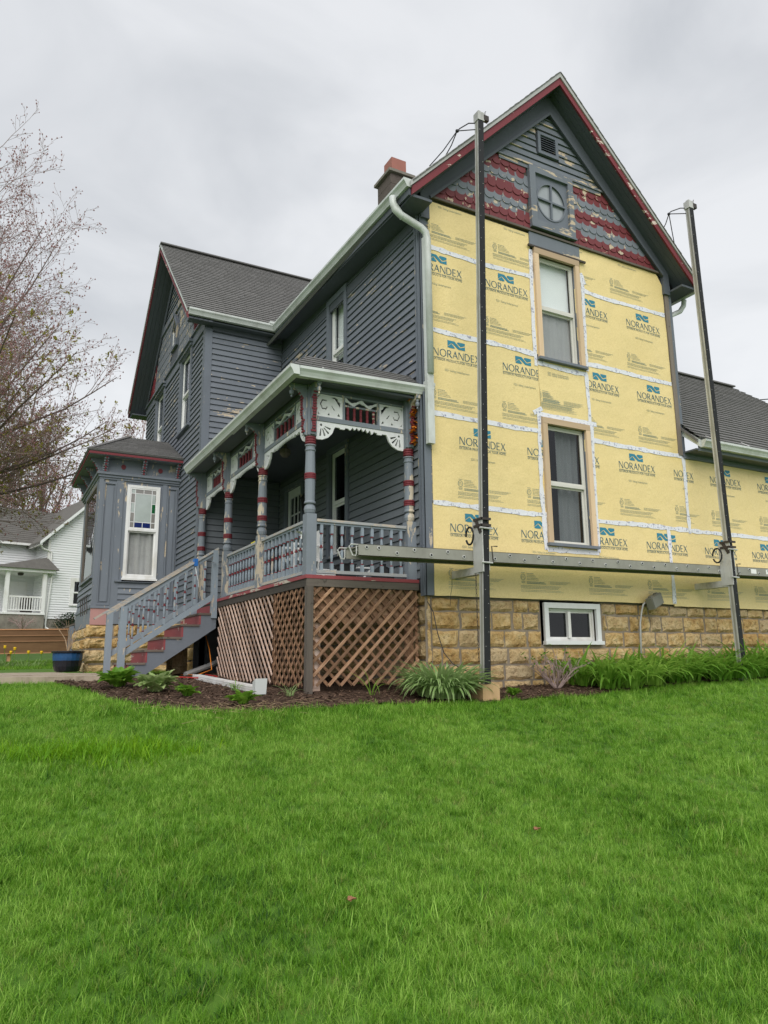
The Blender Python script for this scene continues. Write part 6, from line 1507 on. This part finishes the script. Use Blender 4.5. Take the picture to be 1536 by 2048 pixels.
# ================================================================== neighbour house
NO = V((-2.30, 35.2, .92)); NU = V((.972, .236, 0)).normalized(); NN = V((.236, -.972, 0)).normalized()
NFr = Fr(NO, NU, NN)
nh = thing('neighbour_house', 'white vinyl-sided house with grey roof and small porch beyond the lawn', 'house', NO)
NW1, NW2 = (1.42, 2.5, 1.40, 2.75), (1.95, 2.9, 3.75, 4.95)
b = MB(); b.fbox(NFr, 0, 5.6, -7, 0, -.6, .62); b.fbox(NFr, -3.2, 0, -8, -2.0, -.6, .62); b.build('foundation', 'conc_grey', nh)
b = MB()
def lap(F, u0, u1, z0, z1, d, ufun=None, pitch=.13):
    z = z0
    while z < z1:
        l, r_ = (u0, u1) if not ufun else ufun(z)
        if r_-l > .05: b.add([F.p(l, d+.045, z+.012), F.p(r_, d+.045, z+.012), F.p(r_, d+.008, z+pitch+.012), F.p(l, d+.008, z+pitch+.012), F.p(l, d, z), F.p(r_, d, z)], [(0, 1, 2, 3), (4, 5, 1, 0)])
        z += pitch
lap(NFr, 0, 5.6, .62, 4.9, 0); lap(NFr, 0, 5.6, 4.9, 7.7, 0, lambda z: ((z-4.9), 5.6-(z-4.9)))
lap(NFr, -3.2, 0, .62, 4.75, -2.0)
NL = Fr(NO+NN*0, -NN, -NU)   # left return of the gable block
lap(NL, 0, 2.0, .62, 4.9, 0)
o = b.build('siding', 'nsiding', nh, kind='stuff')
MB().fbox(NFr, .02, 5.58, -6.9, -.01, .62, 4.9).build('gable_block', 'nsiding', nh)
MB().prism([NFr.p(.05, -.01, 4.9), NFr.p(5.55, -.01, 4.9), NFr.p(2.8, -.01, 7.7)], [NFr.p(.05, -6.9, 4.9), NFr.p(5.55, -6.9, 4.9), NFr.p(2.8, -6.9, 7.7)]).build('gable_wall', 'nsiding', nh)
MB().fbox(NFr, -3.19, .0, -7.9, -2.01, .62, 4.75).build('wing_block', 'nsiding', nh)
for s_ in (-1, 1):
    P = [(2.8+s_*3.35, 4.52), (2.8, 7.87), (2.8, 8.05), (2.8+s_*3.35, 4.70)]
    MB().prism([NFr.p(u, .35, z) for u, z in P], [NFr.p(u, -7.2, z) for u, z in P]).build('main_roof', 'nroof', nh)
    MB().prism([NFr.p(u, .36, z-.05) for u, z in P], [NFr.p(u, .39, z) for u, z in P]).build('rake_trim', 'nsiding', nh)
wr_ = MB().prism([NFr.p(-3.6, -1.6, 4.72), NFr.p(2.6, -1.6, 4.72), NFr.p(2.6, -4.6, 7.15), NFr.p(-3.6, -4.6, 7.15)], [NFr.p(-3.6, -1.6, 4.84), NFr.p(2.6, -1.6, 4.84), NFr.p(2.6, -4.6, 7.27), NFr.p(-3.6, -4.6, 7.27)]).build('wing_roof', 'nroof', nh)
MB().prism([NFr.p(-3.6, -7.6, 4.72), NFr.p(2.6, -7.6, 4.72), NFr.p(2.6, -4.6, 7.15), NFr.p(-3.6, -4.6, 7.15)], [NFr.p(-3.6, -7.6, 4.84), NFr.p(2.6, -7.6, 4.84), NFr.p(2.6, -4.6, 7.27), NFr.p(-3.6, -4.6, 7.27)]).build('wing_roof', 'nroof', nh)
for j in range(18):
    t = (j+.5)/18; MB().bar(NFr.p(-3.62, -1.6-3*t, 4.85+2.43*t), NFr.p(1.6, -1.6-3*t, 4.85+2.43*t), .02, .03).build('roof_course', 'nroof', wr_)
MB().fbox(NFr, -3.6, -.2, -1.62, -1.50, 4.68, 4.80).build('gutter', 'vinyl', nh); MB().fbox(NFr, -.55, -.42, -1.5, .35, 4.50, 4.62).build('gutter', 'vinyl', nh)
MB().prism([NFr.p(-3.68, -1.5, 4.68), NFr.p(-3.68, -4.6, 7.2), NFr.p(-3.68, -4.6, 7.35), NFr.p(-3.68, -1.5, 4.86)], [NFr.p(-3.60, -1.5, 4.68), NFr.p(-3.60, -4.6, 7.2), NFr.p(-3.60, -4.6, 7.35), NFr.p(-3.60, -1.5, 4.86)]).build('rake_trim', 'nsiding', nh)
for w in (NW1, NW2): window(NFr, *w, parent=nh, casing='vinyl', cw=.14, cd0=.024, cd1=.085, sash='vinyl', sd=.055, glass='st_amber' if False else 'glass_dark', sill='vinyl', inner=None)
for w in (NW1, NW2): MB().fbox(NFr, w[0], w[1], .046, .048, w[2], w[3]).build('dark_backing', 'dark', nh)
for u in (0.0,): MB().fbox(NFr, u-.03, u+.10, .023, .05, .62, 4.85).build('corner_trim', 'vinyl', nh)
b = MB(); b.tube([NFr.p(-.45, .2, 4.5), NFr.p(-.3, .1, 4.35), NFr.p(.16, .09, 4.2), NFr.p(.16, .09, 3.2)], .05, 6); b.build('downspout', 'vinyl', nh)
b = MB(); b.tube([NFr.p(.28, .09, 3.0), NFr.p(.12, .09, .35), NFr.p(.14, .12, .15), NFr.p(.32, .3, .02)], .05, 6); b.build('downspout', 'vinyl', nh)
# neighbour porch
MB().fbox(NFr, -2.45, -.02, -2.0, .25, -.6, .80).build('porch_base', 'conc_grey', nh)
MB().fbox(NFr, -2.5, -.0, -2.0, .30, .80, .90).build('porch_floor', 'vinyl', nh)
for (u, d) in ((-1.95, .18), (-2.35, -.75), (-2.38, -1.8), (-.12, .18)): MB().fbox(NFr, u-.09, u+.09, d-.09, d+.09, .90, 3.02).build('porch_post', 'vinyl', nh)
MB().fbox(NFr, -1.86, -.21, .16, .22, 1.68, 1.76).fbox(NFr, -1.86, -.21, .16, .22, 1.0, 1.06).build('porch_rail', 'vinyl', nh)
for k in range(13): u = -1.80+k*.128; MB().fbox(NFr, u-.022, u+.022, .17, .21, 1.06, 1.68).build('porch_baluster', 'vinyl', nh)
MB().fbox(NFr, -2.7, .35, -2.0, .42, 3.02, 3.20).build('porch_beam', 'vinyl', nh)
A_ = NFr.p(-.05, -2.0, 4.0)
MB().add([NFr.p(-2.85, .55, 3.18), NFr.p(.5, .55, 3.18), NFr.p(.5, -2.0, 3.2), NFr.p(-2.85, -2.0, 3.2), A_, NFr.p(-.02, 0, 3.9)], [(0, 1, 5, 4), (0, 4, 3), (1, 2, 4, 5), (0, 3, 2, 1)]).build('porch_roof', 'nroof', nh)
for k in range(5): b = MB(); b.bar(NFr.p(-2.4-k*.45, .35+.12*k, 1.66-k*.2), NFr.p(-2.4-k*.45-.45, .35+.12*(k+1), 1.66-(k+1)*.2), .06, .07); b.build('stair_rail', 'vinyl', nh)
MB().lathe(NFr.p(-1.2, -.3, 2.86), [(.02, 0), (.14, .03), (.16, .12), (.12, .16)], 8).build('porch_light', 'steel', nh)
MB().fbox(NFr, -1.3, -.35, -1.96, -1.95, .9, 2.7).build('porch_door', 'vinyl', nh)
MB().lathe(NFr.p(-.75, -.4, .9), [(.28, 0), (.33, .35), (.30, .8), (.1, .92)], 9).build('porch_chair', 'steel', nh)
# farther dark house at the left edge
fh2 = thing('far_house', 'dark-roofed house partly hidden at the left edge behind the white one', 'house', (-9.5, 44, 1.4))
MB().box(-12, -5.6, 42, 50, .5, 4.6).build('wall', 'grey_bay', fh2); MB().prism([(-12.4, 41.6, 4.6), (-5.2, 41.6, 4.6), (-5.2, 46, 6.3), (-12.4, 46, 6.3)], [(-12.4, 41.6, 4.75), (-5.2, 41.6, 4.75), (-5.2, 46, 6.5), (-12.4, 46, 6.5)]).build('roof', 'grey_shaded', fh2)
# shrubs by the neighbour
def bush(P, r, h, n, m, label, seed, size=.07, cat='shrub', stems='twig'):
    rr_ = random.Random(seed); t = thing('bush', label, cat, P); b = MB(); st_ = MB()
    for k in range(n):
        a = rr_.uniform(0, 6.28); el = rr_.uniform(0, 1.5); q = rr_.random()**.35; c = V(P)+V((math.cos(a)*math.cos(el)*r*q*(1+.2*math.sin(a*5)), math.sin(a)*math.cos(el)*r*q, h*(math.sin(el)*q*.75+.25*q+.02)))
        b.leaf(c, rr_.uniform(0, 6.28), size*rr_.uniform(.7, 1.3), size*.5, rr_.uniform(-.4, 1.2), .4, 2)
    for k in range(24):
        a = rr_.uniform(0, 6.28); st_.tube([V(P), V(P)+V((math.cos(a)*r*.4, math.sin(a)*r*.4, h*.5)), V(P)+V((math.cos(a)*r*.85, math.sin(a)*r*.85, h*rr_.uniform(.6, .95)))], [.02, .012, .006], 4)
    b.build('foliage', m, t); st_.build('stems', stems, t); return t
gp = NFr.p(1.15, .75, 0); bush((gp.x, gp.y, .86), .95, .95, 1500, 'yewleaf', 'dark evergreen bush against the white house foundation', 1, .10)
gp = NFr.p(-1.2, .8, 0); bush((gp.x, gp.y, .82), .85, .85, 420, 'bud_red', 'bare reddish shrub in front of the white porch base', 2, .05)
gp = NFr.p(-3.0, .6, 0); bush((gp.x, gp.y, .82), .7, 1.1, 500, 'twig', 'brown twiggy shrub left of the white porch steps', 3, .06)

# ================================================================== trees
def tree(label, base, height, lean, seed, limbs, spread, thick=1.0, dens=1.0, leafy=.1, levels=4, group=None, budsz=.024, green='bud_green', limb_az=None, split=.30, fmin=.55, el0=.35, el1=1.25, tw0=.006):
    rr_ = random.Random(seed); t = thing('tree', label, 'tree', base, group); tk, tw, bd, lf = MB(), MB(), MB(), MB()
    base = V(base)
    def rv(s_): return V((rr_.uniform(-s_, s_), rr_.uniform(-s_, s_), rr_.uniform(-s_, s_)))
    def limb(p, d, L_, r0, lev, up_):
        n = 7 if lev <= 1 else (5 if lev == 2 else (3 if lev == 3 else 2)); pts = [p]; rad = [r0]; q = p; dirs = [d]
        for i in range(n):
            d = (d+rv(.13 if lev < 3 else .2)+V((0, 0, up_))).normalized(); q = q+d*(L_/n); pts.append(q); rad.append(max(.0035, r0*(1-.80*(i+1)/n))); dirs.append(d)
        (tk if lev <= 1 else tw).tube(pts, rad, 7 if lev <= 1 else (4 if lev == 2 else 3), cap=False)
        if lev >= levels:
            c = q; s_ = budsz*rr_.uniform(.7, 1.4)
            bd.add([c+V((s_, 0, 0)), c+V((-s_*.5, s_*.87, 0)), c+V((-s_*.5, -s_*.87, 0)), c+V((0, 0, s_*1.5)), c-V((0, 0, s_))], [(0, 1, 3), (1, 2, 3), (2, 0, 3), (1, 0, 4), (2, 1, 4), (0, 2, 4)])
            if rr_.random() < leafy*max(0, min(1, 1.1-1.25*(c.z-base.z)/height)):
                for k in range(6): lf.leaf(c+rv(.03), rr_.uniform(0, 6.28), rr_.uniform(.05, .11), .05, rr_.uniform(-.6, 1.2), .5, 2)
            return
        step = {0: None, 1: .42, 2: .24, 3: .15}[lev]/dens; s0 = .22 if lev == 1 else .15
        m_ = max(2, int(L_*(1-s0)/step))
        for k in range(m_):
            f = s0+(1-s0)*(k+rr_.random()*.8)/m_; x_ = min(n-1e-3, f*n); i = int(x_); pp = pts[i].lerp(pts[i+1], x_-i); dd = dirs[i+1]
            side = rv(1); side = (side-dd*side.dot(dd)).normalized()
            nd = (dd*rr_.uniform(.55, .85)+side*rr_.uniform(.5, .85)+V((0, 0, .10))).normalized()
            ll = {1: .44, 2: .40, 3: .42}[lev]*L_*(1-.55*f)*rr_.uniform(.7, 1.15)
            limb(pp, nd, max(.14, ll), max(tw0*thick, rad[i]*.5), lev+1, .03)
    tp = base+V((lean[0], lean[1], height*split)); tk.tube([base-V((0, 0, .4)), base.lerp(tp, .5)+rv(.1), tp], [.30*thick, .23*thick, .19*thick], 9)
    for k in range(limbs):
        a = (limb_az[k % len(limb_az)] if limb_az else 2*math.pi*k/limbs)+rr_.uniform(-.3, .3); el = rr_.uniform(el0, el1); f = rr_.uniform(fmin, 1)
        p = base.lerp(tp, f); d = V((math.cos(a)*math.cos(el), math.sin(a)*math.cos(el), math.sin(el)))
        limb(p, d, lerp(spread, height*.72, math.sin(el)**2)*rr_.uniform(.85, 1.08), .095*thick, 1, .06)
    limb(tp, V((.05, 0, 1)), height*.70, .13*thick, 1, .05)
    tk.build('trunk', 'bark', t); o1 = tw.build('branches', 'twig', t, kind='stuff'); o2 = bd.build('buds', 'bud_red', t, kind='stuff')
    if lf.f: lf.build('leaves', green, t, kind='stuff')
    return t
tree('tall budding maple with spreading twiggy branches at the left edge', (-7.9, 14.4, -.9), 12.8, (.2, 0), 5, 36, 6.9, .62, 1.4, .36, 4, budsz=.021, split=.42, fmin=.62, el0=.12, el1=1.3, tw0=.0042, limb_az=[0, .5, -.6, 1.1, -1.2, 1.8, -1.9, .25, -.3, 2.6, .8, -.9, 3.6])
tree('budding tree behind the white house roof, its trunk near the left edge', (-4.6, 47, 1.4), 17, (0, 0), 6, 12, 8.0, 1.4, .8, .5, 4, budsz=.05)
tree('budding tree behind the white house roof, right of the other trunk', (-1.9, 50, 1.4), 16.5, (0, 0), 7, 12, 8.0, 1.4, .8, .5, 4, budsz=.05)
for k, (x_, y) in enumerate(((.6, 30), (1.25, 31.5), (1.9, 30.5), (2.7, 32), (3.4, 33), (4.1, 33.5))):
    rr_ = random.Random(90+k); t = thing('sapling', ORD[k]+' slender bare sapling from the left in the thicket behind the bay roof', 'tree', (x_, y, .8), 'bare saplings behind the bay'); b = MB(); tr = MB(); bd = MB()
    for s_ in range(5):
        p = V((x_+rr_.uniform(-.5, .5), y+rr_.uniform(-.5, .5), .6)); d = V((rr_.uniform(-.14, .14), rr_.uniform(-.1, .1), 1)); L_ = rr_.uniform(8.5, 12.2)
        tr.tube([p, p+d*L_*.5, p+d*L_+V((rr_.uniform(-.3, .3), 0, 0))], [.05, .03, .008], 5)
        for q in range(16):
            f = rr_.uniform(.3, .97); a = rr_.uniform(0, 6.28); e = p+d*L_*f; l_ = rr_.uniform(.4, 1.3); tip = e+V((math.cos(a)*.4*l_, math.sin(a)*.4*l_, l_*.85)); b.tube([e, e.lerp(tip, .5)+V((math.cos(a)*.08, 0, 0)), tip], [.012, .008, .005], 3)
            for w_ in range(3): c = e.lerp(tip, rr_.random()); z = .03; bd.add([c+V((z, 0, 0)), c+V((-z, 0, z)), c+V((0, z, -z)), c+V((0, 0, z*1.5))], [(0, 1, 2), (0, 1, 3), (1, 2, 3), (0, 2, 3)])
    tr.build('trunk', 'twig', t); b.build('branches', 'twig', t, kind='stuff'); bd.build('buds', 'bud_red', t, kind='stuff')
# overhead wire at the far right
b = MB(); b.tube([(14, 18, 10.6), (20.0, 9, 8.8), (26, 0, 7.9)], .02, 5); b.build('overhead_wire', 'cable', label='thin overhead wire crossing the sky at the right edge', cat='wire')

# ================================================================== grass
protos = bpy.data.collections.new('grass_tufts'); protos_lime = bpy.data.collections.new('lime_grass_tufts')
for k in range(7):
    rr_ = random.Random(500+k); b = MB()
    for q in range(16):
        a = rr_.uniform(0, 6.283); rr2 = rr_.random()*.045; l_ = rr_.uniform(.032, .078); w = rr_.uniform(.0024, .0046)
        b.leaf((rr2*math.cos(a), rr2*math.sin(a), -.004), rr_.uniform(0, 6.28), l_, w, rr_.uniform(.8, 1.5), rr_.uniform(.3, 1.5), 3, .3, lambda t: 1-.93*t**1.6)
    me = b.mesh('grass_tuft', 'grass', smooth=True); at_ = me.color_attributes.new('tone', 'FLOAT_COLOR', 'POINT'); tv = []
    for q in range(16): tt = rr_.random(); tv += [tt, tt, tt, 1.0]*12
    at_.data.foreach_set('color', tv); o = bpy.data.objects.new('grass_tuft', me); protos.objects.link(o)
    me = me.copy(); me.materials.clear(); me.materials.append(M['grass_lime']); protos_lime.objects.link(bpy.data.objects.new('lime_tuft', me))
pts, rot, scl, idx = [], [], [], []
rr_ = random.Random(77); HB = [(-1.65, .1, -.02, 5.6), (-.05, -.05, 13, 12), (-3.3, 7.1, 5, 12)]
def grass_ok(x, y):
    if inpoly(x, y, BED) or inpoly(x, y, PATH): return False
    for x0, y0, x1, y1 in HB:
        if x0 < x < x1 and y0 < y < y1: return False
    return True
a0 = math.atan2(fw.y, fw.x)
def addp(x, y, s_):
    pts.append((x, y, tz(x, y))); rot.append((rr_.uniform(-.25, .25), rr_.uniform(-.25, .25), rr_.uniform(0, 6.283))); scl.append(s_); idx.append(rr_.randrange(7))
N_, r0_, r1_ = 110000, 2.1, 15.0; dens = N_/(RAD(84)*math.log(r1_/r0_))
for k in range(N_):
    r_ = r0_*math.exp(rr_.random()*math.log(r1_/r0_)); cap = 1300.0; dd = dens/r_**2
    if dd > cap and rr_.random() > cap/dd: continue
    th = a0+rr_.uniform(-RAD(42), RAD(42)); x, y = CAM_POS.x+r_*math.cos(th), CAM_POS.y+r_*math.sin(th)
    if not grass_ok(x, y): continue
    g = .5+.5*noise.noise((x*.9, y*.9, 2.0)); h = noise.noise((x*3.1, y*3.1, 8.0))
    addp(x, y, (.66+.50*g*g+.40*max(0, h))*rr_.uniform(.75, 1.2)*(1+.25*max(0, (r_-7)/8)))
for (cx_, cy_, sp_, s_, n_) in ((-.83, -4.70, .13, 1.7, 60), (.72, -3.65, .16, 1.6, 60), (-3.0, -5.0, .22, 1.45, 70), (-3.75, -.55, .3, 1.6, 160), (-3.95, .6, .25, 1.5, 120), (-3.2, -.95, .3, 1.5, 140), (-2.2, -1.1, .4, 1.5, 160), (-1.5, -1.15, .35, 1.6, 150), (-.3, -1.05, .4, 1.5, 170), (1.4, -1.15, .45, 1.5, 170), (3.2, -.95, .6, 1.5, 200), (-2.6, -1.35, .4, 1.4, 120)):
    for q in range(n_):
        x, y = rr_.gauss(cx_, sp_), rr_.gauss(cy_, sp_*.6)
        if grass_ok(x, y): addp(x, y, s_*rr_.uniform(.7, 1.15))
# strips of lawn farther off, left
for q in range(9000):
    x, y = rr_.uniform(-10, -2.2), rr_.uniform(8.5, 14.5)
    if grass_ok(x, y) and tz(x, y) > -2: addp(x, y, rr_.uniform(1.0, 1.5))
def scatter(name, label, col_, mat_, pts, rot, scl, idx):
    me = bpy.data.meshes.new(name); me.from_pydata(pts, [], [])
    me.attributes.new('rot', 'FLOAT_VECTOR', 'POINT').data.foreach_set('vector', [c for r_ in rot for c in r_])
    me.attributes.new('scl', 'FLOAT', 'POINT').data.foreach_set('value', scl); me.attributes.new('idx', 'INT', 'POINT').data.foreach_set('value', idx)
    me.materials.append(M[mat_]); go = link(name, me); tag(go, label, 'grass', kind='stuff')
    ng = bpy.data.node_groups.new('grass_scatter', 'GeometryNodeTree')
    ng.interface.new_socket('Geometry', in_out='INPUT', socket_type='NodeSocketGeometry'); ng.interface.new_socket('Geometry', in_out='OUTPUT', socket_type='NodeSocketGeometry')
    gi, goo = ng.nodes.new('NodeGroupInput'), ng.nodes.new('NodeGroupOutput'); ip = ng.nodes.new('GeometryNodeInstanceOnPoints'); ci = ng.nodes.new('GeometryNodeCollectionInfo')
    ci.inputs['Collection'].default_value = col_; ci.inputs['Separate Children'].default_value = True; ci.inputs['Reset Children'].default_value = True
    def na(nm, ty):
        n_ = ng.nodes.new('GeometryNodeInputNamedAttribute'); n_.data_type = ty; n_.inputs['Name'].default_value = nm
        return n_.outputs['Attribute']
    ip.inputs['Pick Instance'].default_value = True
    LK = ng.links.new
    LK(gi.outputs[0], ip.inputs['Points']); LK(ci.outputs[0], ip.inputs['Instance']); LK(na('idx', 'INT'), ip.inputs['Instance Index']); LK(na('rot', 'FLOAT_VECTOR'), ip.inputs['Rotation']); LK(na('scl', 'FLOAT'), ip.inputs['Scale']); LK(ip.outputs[0], goo.inputs[0])
    go.modifiers.new('scatter', 'NODES').node_group = ng
scatter('grass', 'thick green lawn grass in front of the house', protos, 'grass', pts, rot, scl, idx)
pts, rot, scl, idx = [], [], [], []
for (cx_, cy_, sx_, s_, n_) in ((-4.26, -2.0, .20, 1.9, 120), (-3.82, -2.1, .20, 1.8, 110), (-4.7, -1.9, .12, 1.3, 30)):
    for q in range(n_): addp(rr_.gauss(cx_, sx_), rr_.gauss(cy_, sx_*.6), s_*rr_.uniform(.65, 1.15))
scatter('tall_grass', 'taller lime-green patch of grass on the left of the lawn', protos_lime, 'grass_lime', pts, rot, scl, idx)
